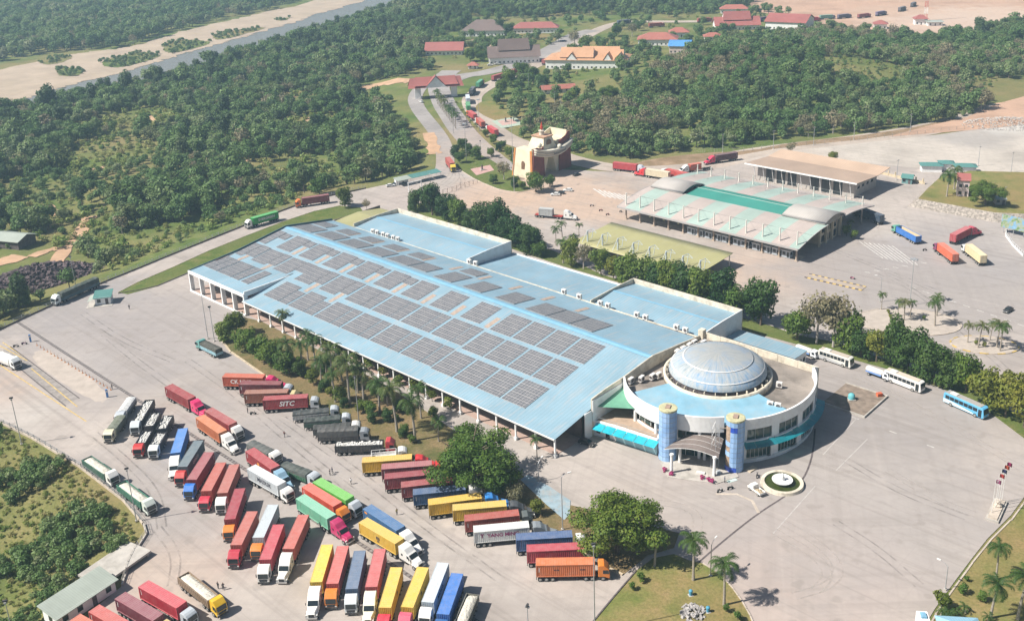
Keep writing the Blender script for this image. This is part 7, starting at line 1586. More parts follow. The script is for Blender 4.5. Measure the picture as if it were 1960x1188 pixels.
# ---- woods
def wpoly(px): return [(p.x, p.y) for p in (GT(*q) for q in px)]
W_left = wpoly([(-260, 335), (-80, 240), (0, 222), (110, 196), (150, 190), (260, 166), (400, 128), (470, 106), (520, 90), (600, 66), (690, 36), (770, 8), (860, -30), (1500, -40), (1440, 8), (1420, 30), (1380, 28), (1200, 30), (1090, 30), (1000, 36), (905, 30), (890, 60), (830, 66), (812, 95), (800, 130), (770, 148), (690, 158), (680, 185), (760, 195), (766, 218), (792, 255), (803, 284), (808, 318), (780, 330), (700, 350), (620, 366), (540, 394), (430, 432), (330, 470), (200, 528), (150, 545), (60, 590), (0, 620), (-80, 655), (-250, 700)])
W_right = wpoly([(990, 262), (1010, 240), (1040, 215), (1110, 190), (1180, 186), (1210, 160), (1250, 128), (1330, 96), (1420, 68), (1470, 68), (1540, 58), (1640, 64), (1760, 76), (1850, 66), (1960, 44), (2200, 30), (2250, 120), (2000, 130), (1910, 158), (1880, 180), (1895, 205), (1840, 226), (1700, 250), (1500, 268), (1420, 284), (1340, 284), (1240, 300), (1200, 306), (1130, 300), (1060, 286), (1030, 275)])
W_far = wpoly([(-600, 190), (-250, 150), (0, 120), (100, 102), (250, 90), (320, 65), (420, 40), (520, 18), (600, -4), (700, -30), (500, -90), (0, -60), (-600, 30)])
W_slope = wpoly([(-200, 745), (0, 822), (60, 850), (150, 905), (225, 968), (262, 1006), (262, 1024), (236, 1070), (170, 1060), (140, 1130), (80, 1180), (20, 1260), (-300, 1260), (-300, 800)])
KEEP = [wpoly(p) for p in ([(70, 470), (0, 480), (-80, 490), (-80, 600), (0, 588), (80, 568), (150, 545), (190, 528), (150, 482)], [(1050, 60), (1120, 45), (1230, 40), (1330, 60), (1320, 110), (1230, 150), (1050, 140)], [(1370, 20), (1460, 20), (1560, 15), (1560, 60), (1370, 82)])]
CLEAR = [(240, 235, 30), (205, 290, 26), (190, 320, 16), (580, 320, 26), (640, 345, 20), (600, 235, 20), (570, 190, 18), (130, 470, 18), (160, 435, 16), (520, 410, 20), (300, 465, 22), (740, 170, 22), (470, 320, 12), (100, 405, 14), (1600, 150, 0.1), (1650, 130, 30), (1880, 160, 18), (1290, 262, 18), (300, 240, 22), (55, 470, 16)]
CLEARW = [(*GT(u, v).xy, r) for u, v, r in CLEAR]
frng = random.Random(4)
def scatter(poly, step, fn, out, keep=True):
    xs = [p[0] for p in poly]; ys = [p[1] for p in poly]; y = min(ys)
    while y < max(ys):
        st = step*(1.0 if y < 900 else 1.25); x = min(xs)
        while x < max(xs):
            px_, py_ = x+frng.uniform(-.5, .5)*st, y+frng.uniform(-.5, .5)*st; x += st
            if not inside(px_, py_, poly): continue
            if keep and any(inside(px_, py_, k) for k in KEEP): continue
            # only where the lens could nearly see
            d = Vector((px_, py_, -CAMH)); zc_ = d.dot(CF)
            if zc_ < 20: continue
            su = PCX+FX*d.dot(CR)/zc_
            if su < -330 or su > 2330: continue
            r = fn(px_, py_)
            if r: out.append((px_, py_)+r)
        y += st
PTS = []
def f_left(x, y):
    for ln in (RL_LEFT, RL_MAIN):
        for a in ln:
            if (a[0]-x)**2+(a[1]-y)**2 < 17**2: return ('scrub', .8) if frng.random() < .25 else None
    n = mnoise.noise(Vector((x*.011, y*.011, .3))); n2 = mnoise.noise(Vector((x*.035, y*.035, 5.3))); k = frng.random(); s = frng.uniform(.55, 1.0)*(1.45 if frng.random() < .14 else 1.0)
    for cx, cy, r in CLEARW:
        if (x-cx)**2+(y-cy)**2 < (r*(1+.5*n2))**2: return ('scrub', s*1.4) if k < .62 else (('bushy', s*.5) if k < .88 else None)
    if n < -.22 and y < 620: return ('bushy', s*.75) if k < .55 else (('scrub', s) if k < .85 else ('forest', s*.8))
    if y < 470 and n2 < -.1: return ('bushy', s*.8) if k < .6 else ('scrub', s*1.3)
    if k < .10 and y < 900: return ('forest_dry', s)
    if k < .17: return ('forest_tall', s)
    if k < .30 and n2 > -.1: return ('forest_wide', s)
    if k < .42: return ('bushy', s)
    return ('forest', s*1.05)
def f_right(x, y):
    n = mnoise.noise(Vector((x*.012+9, y*.012, 2.3))); n2 = mnoise.noise(Vector((x*.04, y*.04, 5.3))); k = frng.random(); s = frng.uniform(.5, .95)*(1.4 if frng.random() < .12 else 1.0)
    for cx, cy, r in CLEARW:
        if (x-cx)**2+(y-cy)**2 < (r*(1+.4*n2))**2: return ('bushy', s*.5) if k < .6 else ('scrub', s)
    if n > .12: return ('forest_dry', s*1.05) if k < .5 else ('forest', s)
    if k < .06: return ('forest_tall', s*.9)
    if k < .18: return ('forest_wide', s)
    if k < .42: return ('bushy', s*1.05)
    return ('forest', s)
scatter(W_left, 5.7, f_left, PTS); scatter(W_right, 5.6, f_right, PTS)
scatter(W_far, 9.0, lambda x, y: ('forest', frng.uniform(.9, 1.5)) if frng.random() < .93 else ('forest_dry', 1.1), PTS)
def f_slope(x, y):
    n = mnoise.noise(Vector((x*.05, y*.05, .3))); k = frng.random()
    if n > .2 and k < .55: return ('bushy', frng.uniform(.25, .62))
    return ('scrub', frng.uniform(.18, .5)) if k < .9 else None
scatter(W_slope, 1.7, f_slope, PTS)
for px in SANDGREEN: scatter(rp(px), 4.5, lambda x, y: ('bushy', frng.uniform(.3, .7)) if frng.random() < .7 else None, PTS)
W_town = wpoly([(790, 130), (815, 95), (840, 64), (900, 32), (1000, 38), (1200, 32), (1380, 30), (1470, 15), (1580, 50), (1470, 66), (1420, 66), (1330, 94), (1250, 126), (1200, 155), (1110, 188), (1040, 212), (1000, 240), (960, 225), (930, 195), (925, 180), (1000, 145), (880, 150)])
HOUSES = [(*GT(*q[2]).xy, q[3]*.5+3, q[4]) for q in TOWN]+[(*GT(1120, 133).xy, 33, 26), (*GT(1300, 103).xy, 11, 20)]
RLINES = [RL_Q, RL_MAIN, RL_LEFT, [P2(*q) for q in [(840, 166), (880, 145), (930, 140), (1000, 120), (1060, 92), (1100, 66), (1135, 58)]]]
def f_town(x, y):
    for hx, hy, hl, hw in HOUSES:
        if abs(x-hx) < hl+3 and -9 < y-hy < hw+5: return None
    for ln in RLINES:
        for a in ln:
            if (a[0]-x)**2+(a[1]-y)**2 < 15**2: return None
    k = frng.random(); n = mnoise.noise(Vector((x*.02, y*.02, 8.3)))
    if n < -.05: return ('scrub', 1.2) if k < .3 else None
    return ('forest', frng.uniform(.5, 1.0)) if k < .55 else ('bushy', frng.uniform(.5, 1.0)) if k < .85 else None
scatter(W_town, 9.0, f_town, PTS, False)
P_ = np.array([(p[0], p[1]) for p in PTS]); PZ = land_z(P_[:, 0], P_[:, 1])
# the largest in view become trees of their own, the rest stay one mass
dist = np.sqrt(P_[:, 0]**2+P_[:, 1]**2+CAMH**2); size = np.array([p[3]*{'forest': 10, 'forest_dry': 10, 'forest_tall': 13, 'forest_wide': 11, 'bushy': 6, 'scrub': 1.5}[p[2]] for p in PTS])/dist
def in_frame(i):
    d = Vector((P_[i, 0], P_[i, 1], PZ[i]+2-CAMH)); zc_ = d.dot(CF); u = PCX+FX*d.dot(CR)/zc_; v = PCY-FX*d.dot(CU)/zc_; return -10 < u < 1970 and 0 < v < 1198
order = [i for i in np.argsort(-size) if in_frame(i)]
own = [i for i in order if PTS[i][2] != 'scrub'][:215]; ownset = set(own)
LMR = [(*GT(u, v).xy, ph) for u, v, ph in [(1040, 270, 'behind the boat-shaped gate'), (1120, 290, 'right of the boat-shaped gate'), (1190, 295, 'above the hedge-side red truck'), (1250, 280, 'above the cream truck behind the hall'), (1320, 270, 'left of the crimson-cabbed dark truck'), (1400, 270, 'above the crimson-cabbed dark truck'), (1480, 262, 'by the bare roadside tree'), (1560, 255, 'above the tan office roof'), (1640, 245, 'above the gravel pad fence'), (1720, 235, 'above the middle of the gravel pad'), (1800, 220, 'above the right part of the gravel pad'), (1870, 190, 'at the right corner of the wood'), (1000, 245, 'beside the plaza with the dark monument'), (1300, 200, 'inside the right-hand wood'), (1600, 180, 'deep in the right-hand wood')]]
LM = [(*GT(u, v).xy, ph) for u, v, ph in [(20, 470, 'by the green-roofed barn'), (60, 530, 'beside the stone heap'), (160, 440, 'beside the red earth track'), (260, 490, 'along the fence above the long canvas truck'), (380, 440, 'along the fence by the green container truck'), (500, 395, 'above the green container truck'), (590, 355, 'behind the maroon ramp truck'), (700, 335, 'above the ramp top'), (790, 315, 'behind the roadside shelter'), (240, 400, 'in the scrub left of the ramp'), (120, 380, 'left of the small clearings'), (330, 350, 'in the middle of the left wood'), (450, 330, 'by the bare patch in the left wood'), (40, 300, 'at the left edge of the wood'), (810, 260, 'beside the curved side road'), (650, 280, 'in the upper left wood')]]
for i in own:
    x, y, kd, s = PTS[i]; side = 'left' if x < -60 else 'right'
    if inside(x, y, W_slope): lb, gp = 'leafy bush on the rough slope below the yard fence', 'bushes on the slope below the fence'
    elif side == 'right': lb, gp = ('pale thin-leaved tree ' if kd == 'forest_dry' else 'broad light green tree ' if kd == 'forest_wide' else 'slender tall dark tree ' if kd == 'forest_tall' else 'low bushy tree ' if kd == 'bushy' else 'leafy tree ')+min(LMR, key=lambda q: (q[0]-x)**2+(q[1]-y)**2)[2], 'trees at the near edge of the wood behind the inspection hall'
    elif kd == 'forest_dry': lb, gp = 'pale thin-leaved tree in the wood along the ramp road', 'pale trees in the wood along the ramp road'
    elif kd == 'bushy': lb, gp = 'low bushy tree in the wood along the ramp road', 'low bushy trees in the wood along the ramp road'
    elif kd == 'forest_wide': lb, gp = 'broad light green tree in the wood along the ramp road', 'broad trees in the wood along the ramp road'
    elif kd == 'forest_tall': lb, gp = 'slender tall dark tree in the wood along the ramp road', 'slender trees in the wood along the ramp road'
    else: lb, gp = 'tall leafy tree in the wood along the ramp road', 'tall trees in the wood along the ramp road'
    if 'along the ramp road' in lb: lb = lb.replace('in the wood along the ramp road', min(LM, key=lambda q: (q[0]-x)**2+(q[1]-y)**2)[2])
    tree('t', lb, None, kd, s, group=gp, pos=(x, y, float(PZ[i])), name='forest_tree' if kd != 'bushy' else 'bushy_tree')
rest = [i for i in range(len(PTS)) if i not in ownset]
def mass(name, label, ids, kinds):
    src = bpy.data.collections.new(name+'_source'); lut = {}; k = 0
    for kd in kinds:
        lut[kd] = []
        for cr, tr in KIND[kd]:
            bm = bmesh.new(); bm.from_mesh(cr); n0 = len(bm.faces); bm.from_mesh(tr); bm.faces.ensure_lookup_table()
            for f in bm.faces[n0:]: f.material_index = 1
            me = bpy.data.meshes.new('plant'); bm.to_mesh(me); bm.free(); me.materials.append(cr.materials[0]); me.materials.append(tr.materials[0])
            o = bpy.data.objects.new('%02d_plant' % k, me); src.objects.link(o); lut[kd].append(k); k += 1
    ids = [i for i in ids if PTS[i][2] in lut]
    me = bpy.data.meshes.new(name); me.vertices.add(len(ids)); me.vertices.foreach_set('co', np.array([(P_[i, 0], P_[i, 1], PZ[i]) for i in ids], np.float32).ravel())
    for nm, tp, vals in (('psc', 'FLOAT', [PTS[i][3] for i in ids]), ('prot', 'FLOAT', [frng.uniform(0, 6.28) for _ in ids]), ('pidx', 'INT', [frng.choice(lut[PTS[i][2]]) for i in ids])):
        a = me.attributes.new(nm, tp, 'POINT'); a.data.foreach_set('value', vals)
    o = ob(name, me); tag(o, label, None, None, 'stuff')
    ng = bpy.data.node_groups.new(name, 'GeometryNodeTree'); ng.interface.new_socket('Geometry', in_out='INPUT', socket_type='NodeSocketGeometry'); ng.interface.new_socket('Geometry', in_out='OUTPUT', socket_type='NodeSocketGeometry')
    gi = ng.nodes.new('NodeGroupInput'); go = ng.nodes.new('NodeGroupOutput'); ip = ng.nodes.new('GeometryNodeInstanceOnPoints'); ci = ng.nodes.new('GeometryNodeCollectionInfo')
    ci.inputs['Collection'].default_value = src; ci.inputs['Separate Children'].default_value = True; ci.inputs['Reset Children'].default_value = True
    def at(nm, tp):
        n_ = ng.nodes.new('GeometryNodeInputNamedAttribute'); n_.data_type = tp; n_.inputs['Name'].default_value = nm; return next(s for s in n_.outputs if s.enabled and s.name == 'Attribute')
    cb = ng.nodes.new('ShaderNodeCombineXYZ'); ng.links.new(at('prot', 'FLOAT'), cb.inputs[2]); ng.links.new(cb.outputs[0], ip.inputs['Rotation']); ng.links.new(at('psc', 'FLOAT'), ip.inputs['Scale'])
    ip.inputs['Pick Instance'].default_value = True; ng.links.new(at('pidx', 'INT'), ip.inputs['Instance Index'])
    ng.links.new(gi.outputs[0], ip.inputs['Points']); ng.links.new(ci.outputs[0], ip.inputs['Instance']); ng.links.new(ip.outputs[0], go.inputs[0])
    md = o.modifiers.new('scatter', 'NODES'); md.node_group = ng; return o
mass('forest', 'continuous mass of forest around the yard and beyond the river', rest, ['forest', 'forest_dry', 'forest_tall', 'forest_wide', 'bushy'])
mass('undergrowth', 'rough low scrub covering clearings and the slope below the fence', rest, ['scrub'])
print('plants', len(PTS), 'own', len(own))
# ------------------------------------------------------------------ fences, kerbs, drains
def fence(name, label, px, step, hp, rails=2, wallh=.5, mats=None, cat='fence', zs=0.0, wm_=None):
    ln = [P2(*q) for q in px]; o = ln[0]; t = thing(name, label, cat, (o[0], o[1], zs)); mp_ = mats or M_galv
    pm = MB().box(-.07, .07, -.07, .07, 0, hp).mesh('post', [mp_])
    for x, y, a in along(ln, step): ob('post', pm, t, (x-o[0], y-o[1], 0), a)
    for a, b in zip(ln[:-1], ln[1:]):
        d = Vector(b)-Vector(a); an = math.atan2(d.y, d.x); loc = (a[0]-o[0], a[1]-o[1], 0)
        if wallh: MB().box(-.1, d.length+.1, -.16, .16, -.6, wallh).build('base_wall', wm_ or M_darkc, t, loc=loc, rz=an)
        for k in range(rails):
            z = wallh+(hp-wallh)*(k+1)/rails-.06; MB().tube((0, 0, z), (d.length, 0, z), .035, n=4).build('rail', mp_, t, loc=loc, rz=an)
        if rails:
            m = MB(); n_ = int(d.length/.8)
            for i in range(n_): x = d.length*(i+.5)/n_; m.tube((x, 0, wallh), (x+.35, 0, hp), .012, n=3, cap=False); m.tube((x+.35, 0, wallh), (x, 0, hp), .012, n=3, cap=False)
            mo = m.build('mesh_infill', mp_, t, loc=loc, rz=an); mo['kind'] = 'stuff'
    return t
fence('yard_fence', 'low wall and wire fence along the slope below the sand trailers', [(-60, 782), (0, 809), (60, 838), (150, 892), (235, 957), (273, 1002)], 3.0, 1.7, mats=M_galv, wm_=M_kerb)
fence('yard_fence', 'curved concrete-footed fence between the slope and the shed platform', [(276, 1004), (281, 1022), (262, 1052), (248, 1080), (234, 1120)], 2.2, 1.6, mats=M_conc, wm_=M_conc)
fence('ramp_fence', 'dark kerb wall with wire fence along the wooded side of the ramp', [(-80, 665), (0, 631), (64, 601), (150, 562), (200, 540), (260, 516), (330, 487), (400, 459), (470, 431), (520, 411), (560, 396), (610, 380), (640, 373), (700, 361)], 3.4, 1.7)
fence('plaza_fence', 'short post and rail fence beside the bare plaza near the garden island', [(848, 372), (880, 362), (914, 350)], 2.8, 2.2, 1, 0, mats=M_bark)
fence('road_fence', 'wire fence along the gravel pad at the wood edge', [(1330, 292), (1420, 290), (1500, 282), (1620, 272), (1750, 258), (1850, 246)], 5.0, 2.0, 1, 0, mats=M_conc)
fence('garden_fence', 'white fence under the painted billboard', [(1958, 490), (1938, 470), (1925, 452), (1926, 440)], 2.0, 1.8, 1, .6, mats=M_white, wm_=M_white)
def kerb(px, wd, h, m, name='kerb', z=0.0, piece=2.0):
    ln = [P2(*q) for q in px]; mb = MB()
    for x, y, a in along(ln, piece): mb.box(0.04, piece-.04, -wd/2, wd/2, z-.05, z+h, 0, Matrix.Translation((x, y, 0)) @ Matrix.Rotation(a, 4, 'Z'))
    o = mb.build(name, m); o['kind'] = 'structure'; return o
kerb([(416, 640), (440, 672), (520, 728), (600, 782), (680, 830), (760, 880), (850, 940), (940, 985), (1020, 1010), (1085, 1040), (1150, 1080), (1192, 1100)], .5, .3, mat('sandy_kerb', (.52, .43, .31), .9, .15, .7))
kerb([(226, 560), (262, 541), (330, 512), (400, 480), (470, 452), (540, 425), (600, 405), (650, 394)], .3, .24, M_kerb)
kerb([(226, 562), (262, 556), (300, 548), (362, 522)], .3, .3, M_darkc)
kerb([(1218, 1092), (1175, 1142), (1135, 1190), (1090, 1250)], .3, .25, M_darkc)
kerb([(1975, 942), (1940, 990), (1897, 1033), (1866, 1071), (1836, 1112), (1797, 1166), (1770, 1215)], .35, .25, M_kerb)
kerb([(1345, 1078), (1378, 1098), (1402, 1125), (1420, 1150), (1436, 1178), (1450, 1215)], .3, .22, M_kerb)
kerb([(868, 318), (905, 341), (925, 351), (955, 363), (990, 369), (1020, 363)], .35, .25, M_kerb)
def strip(name, px, wd, m, z): return sheet(name, strip_poly([P2(*q) for q in px], wd), z, m)
DR = [(30, 614), (115, 669), (200, 724), (330, 808), (490, 911), (640, 1008), (800, 1112), (900, 1180), (940, 1206)]
strip('drain_channel', DR, .95, M_darkc, .016)
m = MB()
for x, y, a in along([P2(*q) for q in DR], 1.25): m.box(0, .8, -.34, .34, .02, .05, 0, Matrix.Translation((x, y, 0)) @ Matrix.Rotation(a, 4, 'Z'))
o = m.build('drain_cover', mat('drain_cover', (.22, .20, .19), .9, .2, 1)); o['kind'] = 'structure'
strip('drain_channel', smooth_line([(1325, 1086), (1385, 1034), (1452, 981), (1510, 945), (1540, 915), (1556, 870), (1560, 820)], 2), .45, M_darkc, .016)
strip('drain_channel', [(1452, 981), (1440, 958), (1410, 945), (1370, 945)], .7, M_kerb, .018)
sheet('blue_pavement', [P2(*q) for q in [(996, 918), (1010, 908), (1050, 930), (1092, 958), (1090, 985), (1080, 995), (1045, 965)]], .112, mat('blue_painted_paving', (.28, .37, .42), .8, .15, .5, dirt=(.35, .33, .3), dirt_amt=.8, dirt_scale=.4))
sheet('pink_plaza', [P2(*q) for q in [(900, 324), (938, 316), (946, 326), (912, 336)]], .10, mat('pink_tiles', (.48, .30, .27), .8, .1)); sheet('pink_plaza', [P2(*q) for q in [(940, 232), (985, 224), (1006, 238), (960, 246)]], .09, mat('pale_green_tiles', (.38, .45, .37), .8, .1))
sheet('pink_plaza', [P2(*q) for q in [(952, 232), (980, 228), (990, 236), (962, 241)]], .11, mat('rose_tiles', (.50, .34, .30), .8, .1))
# painted lines
def lines(pairs, wd, m, z, nm='road_marking'):
    mb = MB()
    for a, b in pairs:
        q = strip_poly([P2(*a), P2(*b)], wd); mb.add([(x, y, z) for x, y in q], [(3, 2, 1, 0)])
    o = mb.build(nm, m); o['kind'] = 'structure'; return o
lines([((1136+i*9.5, 361+i*2.0), (1160+i*9.5, 377+i*1.6)) for i in range(9)], .8, M_mark, .012)
lines([((1645+i*9, 462+i*1.2), (1690+i*9.5, 494+i*1.8)) for i in range(8)], .35, M_mark, .012)
lines([((1558+i*24, 770+i*9), (1572+i*24, 775+i*9)) for i in range(0, 12, 3)], .25, M_mark, .014)
lines([((1740+i*26, 548+i*9), (1753+i*26, 552+i*9)) for i in range(9)], .3, M_mark, .014); lines([((1655+i*18, 520-i*3), (1666+i*18, 522-i*3)) for i in range(7)], .3, M_mark, .014)
lines([((1480, 1020), (1560, 930)), ((1575, 870), (1640, 800)), ((1600, 900), (1660, 840))], .22, mat('faint_line', (.46, .43, .41), .9), .014)
lines([((-40, 672), (165, 806)), ((5, 655), (45, 682))], .3, M_marky, .014); lines([((60, 705), (148, 778)), ((52, 690), (-40, 640))], .3, M_marky, .014)
sheet('weighbridge_deck', [P2(*q) for q in [(0, 672), (20, 664), (150, 762), (125, 776)]], .010, mat('weighbridge_deck', (.30, .27, .25), .8, .2, .6)); strip('weighbridge_edge', [(20, 663), (152, 762)], .35, M_darkc, .018); strip('weighbridge_edge', [(0, 674), (126, 777)], .35, M_darkc, .018)
sheet('concrete_patch', jag(smooth_poly([P2(*q) for q in [(70, 668), (100, 672), (215, 755), (190, 775), (140, 745), (60, 690)]], 1), .5, 3, 4), .008, mat('pale_concrete', (.44, .38, .33), .9, .1, .3))
# tyre arcs scuffed into the paving
def worn(name, col, amt):
    m = mat(name, col, .9, .1, .5); t = m.node_tree; p = t.nodes['Principled BSDF']; a = ramp(t, noise_tex(t, coords(t), .22, 5, .7), [(.40, 0.0), (.68, amt)]); t.links.new(a, p.inputs['Alpha']); return m
M_scuff = worn('pale_tyre_scuff', (.50, .45, .41), .7); M_skid = worn('dark_tyre_mark', (.17, .155, .15), .42)
def tyre(px, m_, z, wd=.45, gap=2.0):
    ln = smooth_line([P2(*q) for q in px], 3)
    for s_ in (-1, 1):
        l2 = []
        for i, p in enumerate(ln):
            a = Vector(ln[max(i-1, 0)]); b = Vector(ln[min(i+1, len(ln)-1)]); d = (b-a).normalized(); l2.append((p[0]-d.y*s_*gap/2, p[1]+d.x*s_*gap/2))
        sheet('tyre_mark', strip_poly(l2, wd), z+.001*(s_ > 0), m_)
TY = [([(1500, 1000), (1570, 1040), (1610, 1085), (1590, 1120), (1520, 1140)], M_scuff), ([(1480, 1015), (1560, 1060), (1590, 1100), (1560, 1130)], M_scuff), ([(1240, 960), (1300, 965), (1340, 985), (1330, 1030)], M_scuff), ([(1600, 1000), (1680, 1050), (1760, 1120)], M_skid), ([(1620, 880), (1720, 940), (1850, 990)], M_skid), ([(1700, 900), (1800, 960), (1870, 985)], M_scuff), ([(866, 318), (862, 340), (830, 362), (770, 378), (700, 388)], M_skid), ([(872, 325), (878, 342), (850, 362), (800, 376)], M_skid), ([(880, 335), (890, 350), (860, 372)], M_skid),
      ([(200, 640), (260, 690), (330, 740)], M_skid), ([(160, 600), (230, 650), (330, 690)], M_skid), ([(360, 690), (460, 760), (560, 850), (700, 960)], M_skid), ([(540, 800), (680, 900), (820, 1010), (960, 1110)], M_skid), ([(1680, 520), (1760, 560), (1850, 640), (1940, 720)], M_skid), ([(1600, 480), (1700, 520), (1800, 560)], M_skid), ([(1640, 720), (1740, 770), (1850, 830), (1960, 900)], M_scuff), ([(300, 1010), (340, 1060), (330, 1120)], M_skid), ([(180, 830), (240, 880), (300, 940), (310, 1010)], M_skid)]
for i, (px, m_) in enumerate(TY): tyre(px, m_, .020+.0025*i, .42)
# striped island on the far plaza
si = thing('striped_island', 'long low traffic island edged with black and yellow stripes', 'traffic island', G(1598, 540)); ia, ib = G(1543, 528), G(1652, 553); dd = ib-ia; ian = math.atan2(dd.y, dd.x); si.rotation_euler = (0, 0, ian); L_ = dd.length
MB().box(-L_/2, L_/2, -1.6, 1.6, 0, .16).build('island_top', M_dustroad, si)
for k in range(18):
    for s in (-1, 1): MB().box(-L_/2+k*L_/18, -L_/2+(k+1)*L_/18-.03, s*1.85-.25, s*1.85+.25, 0, .26).build('kerb_stone', M_marky if k % 2 else M_darkc, si)
# ------------------------------------------------------------------ lamps and poles
def top_h(base, top):
    p = G(*base); best = (1e9, 8.0)
    for i in range(20, 400):
        h = i*.1; d = Vector((p.x, p.y, h-CAMH)); zc_ = d.dot(CF); v = PCY-FX*d.dot(CU)/zc_
        if abs(v-top[1]) < best[0]: best = (abs(v-top[1]), h)
    return best[1]
def lamp(label, base, top=None, h=None, kind_='head', ang=0.0, r=.11, grp='lamp posts and poles', cat='lamp post', name='lamp_post', z=0.0):
    H = h or top_h(base, top); p = G(*base); t = thing(name, label, cat, (p.x, p.y, z), ang, grp)
    MB().tube((0, 0, 0), (0, 0, H), r*1.25, r*.7, 7).build('pole', M_galv, t)
    if kind_ == 'head': MB().box(-.45, .45, -.18, .18, H-.1, H+.25).build('lamp_head', M_chas, t); MB().box(-.2, .2, -.45, .45, H-.45, H-.1).build('lamp_head', M_galv, t)
    elif kind_ == 'arm':
        m = MB(); m.tube((0, 0, H-.2), (.7, 0, H+.5), .05, n=5); m.tube((.7, 0, H+.5), (1.7, 0, H+.75), .045, n=5); m.build('arm', M_galv, t); MB().box(1.5, 2.3, -.15, .15, H+.68, H+.84).build('lamp_head', M_steelw, t)
    elif kind_ == 'mast':
        MB().tube((0, 0, H-.3), (0, 0, H), .5, n=8).build('mast_ring', M_galv, t)
        for k in range(6):
            a = k*math.pi/3; MB().box(.5, 1.3, -.25, .25, H-.35, H-.05).build('floodlight', M_galv, t, rz=a)
    elif kind_ == 'cross': MB().box(-1.1, 1.1, -.06, .06, H-.6, H-.45).build('cross_arm', M_conc, t)
    MB().box(-.3, .3, -.3, .3, 0, .3).build('footing', M_conc, t); return t
for lb, b, tp, kd, an in [('tall lamp post on the fence at the upper left of the slope', (41.6, 850.2), (20.5, 761.6), 'head', .4), ('tall lamp post on the fence beside the sand trailers', (261.4, 996.8), (240.9, 896.8), 'head', .4), ('tall thin pole left of the pair behind the blue-sided tarped lorry', (398.3, 648.5), (385.5, 565.2), 'none', 0), ('lamp post right of the pair behind the blue-sided tarped lorry', (410.5, 653), (399.8, 587), 'head', .6), ('pale pole beside the stone heap at the ramp', (145.2, 548), (134.5, 491), 'head', .6),
                          ('lamp post standing among the palms of the strip', (687, 806), (675.7, 720.6), 'head', .2), ('slim white street lamp on the edge of the shaded strip end', (1031, 921), (1033, 886), 'arm', 1.0), ('tall lamp post between the two great trees', (1077, 1013), (1072, 912), 'arm', .3), ('street lamp beside the lawn palms', (1360, 1102), (1358, 1042), 'arm', .9), ('thin street lamp at the right edge of the forecourt', (1809, 1128), (1814, 1083), 'arm', 2.4),
                          ('tall pole in front of the gate garden', (984.3, 366), (980, 226), 'head', 0), ('tall pole on the garden island', (893, 308.7), (889.5, 236), 'mast', 0), ('tall pole beside the queue verge', (918, 250), (915, 190), 'mast', 0), ('tall pole in the road median', (868, 255), (865, 192), 'mast', 0), ('high floodlight mast on the larger traffic island', (1741.2, 584), (1748.7, 495.2), 'mast', 0), ('thin twin lamp on the far plaza', (1684, 578), (1686, 532), 'arm', 2.8), ('short lamp on the main road to town', (920, 290), (920, 270), 'head', 0)]: lamp(lb, b, tp, None, kd, an)
lamp('lamp post cutting across the orange container at the yard end', (1138.5, 1210), (1136, 1041), None, 'head', .2)
lamp('short twin floodlight pole at the bottom edge between the trucks and lawn', (1011, 1205), (1010, 1158), None, 'head', 1.2)
lamp('short pole at the bottom left corner of the slope', (22, 1200), (12, 1150), None, 'head', .2)
for i, (u, v) in enumerate([(1383, 292), (1557, 278), (1634, 268), (1742, 252), (1480, 285), (1716, 345), (1872, 318), (1935, 330), (1920, 400), (1062, 205), (1040, 190), (1012, 168), (1074, 222), (1214, 230), (653, 150), (668, 140), (1290, 112), (1302, 114)]):
    lamp('grey utility pole, %s' % ['behind the dusty road near the hall', 'at the wood edge above the tan office', 'at the wood edge by the gravel pad', 'at the far end of the gravel pad fence', 'behind the crimson-cabbed truck', 'beside the cream boundary wall', 'behind the coconut palms', 'behind the round mound tree', 'right of the round mound tree', 'in the hedged yard, right', 'in the hedged yard, middle', 'in the hedged yard, left', 'below the hedged yard', 'inside the right-hand wood', 'in the far left wood', 'second in the far left wood', 'left of the blue barrel roof', 'below the blue barrel roof'][i], (u, v), None, 10.0, 'cross', .5, .12, 'utility poles', 'utility pole', 'utility_pole')
rm = thing('radio_mast', 'tall red and white lattice mast rising out of view beyond the clearing', 'mast', G(1771, 40), 0)
for k in range(8):
    m = MB(); z0, z1 = k*6, (k+1)*6; w0, w1 = 1.3-.1*k, 1.3-.1*(k+1)
    for sx, sy in ((-1, -1), (1, -1), (1, 1), (-1, 1)): m.tube((sx*w0, sy*w0, z0), (sx*w1, sy*w1, z1), .12, n=4)
    for s in (-1, 1): m.tube((-w0, s*w0, z0), (w1, s*w1, z1), .07, n=3); m.tube((s*w0, -w0, z0), (s*w1, w1, z1), .07, n=3)
    m.build('lattice_section', M_white if k % 2 else M_tail, rm)
# ------------------------------------------------------------------ forecourt things
fo = thing('fountain', 'round fountain with dark green water and a white statue on the forecourt', 'fountain', (56.77, 206.42, 0))
m = MB(); m.lathe([(4.15, .05), (4.15, .75), (4.95, .75), (5.05, 0)], 48); m.build('outer_wall', M_cream, fo); m = MB(); m.lathe([(.01, .45), (4.15, .45)], 40); m.build('water', mat('green_pond_water', (.045, .06, .012), .15, .2, .8), fo)
m = MB(); m.lathe([(1.2, .4), (1.3, .9), (2.35, 1.15), (2.45, 1.4), (2.2, 1.4), (2.1, 1.25), (.01, 1.2)], 36); m.build('upper_basin', M_white, fo)
m = MB(); m.lathe([(.6, 1.2), (.5, 1.6), (.62, 1.8), (.35, 2.3), (.42, 2.6), (.2, 2.9), (.01, 3.0)], 10); m.build('statue', M_white, fo, True)
fp = G(1907, 978); fb = thing('flag_platform', 'low stone platform carrying the flagpoles at the edge of the forecourt', 'platform', (fp.x, fp.y, 0), RAD(54))
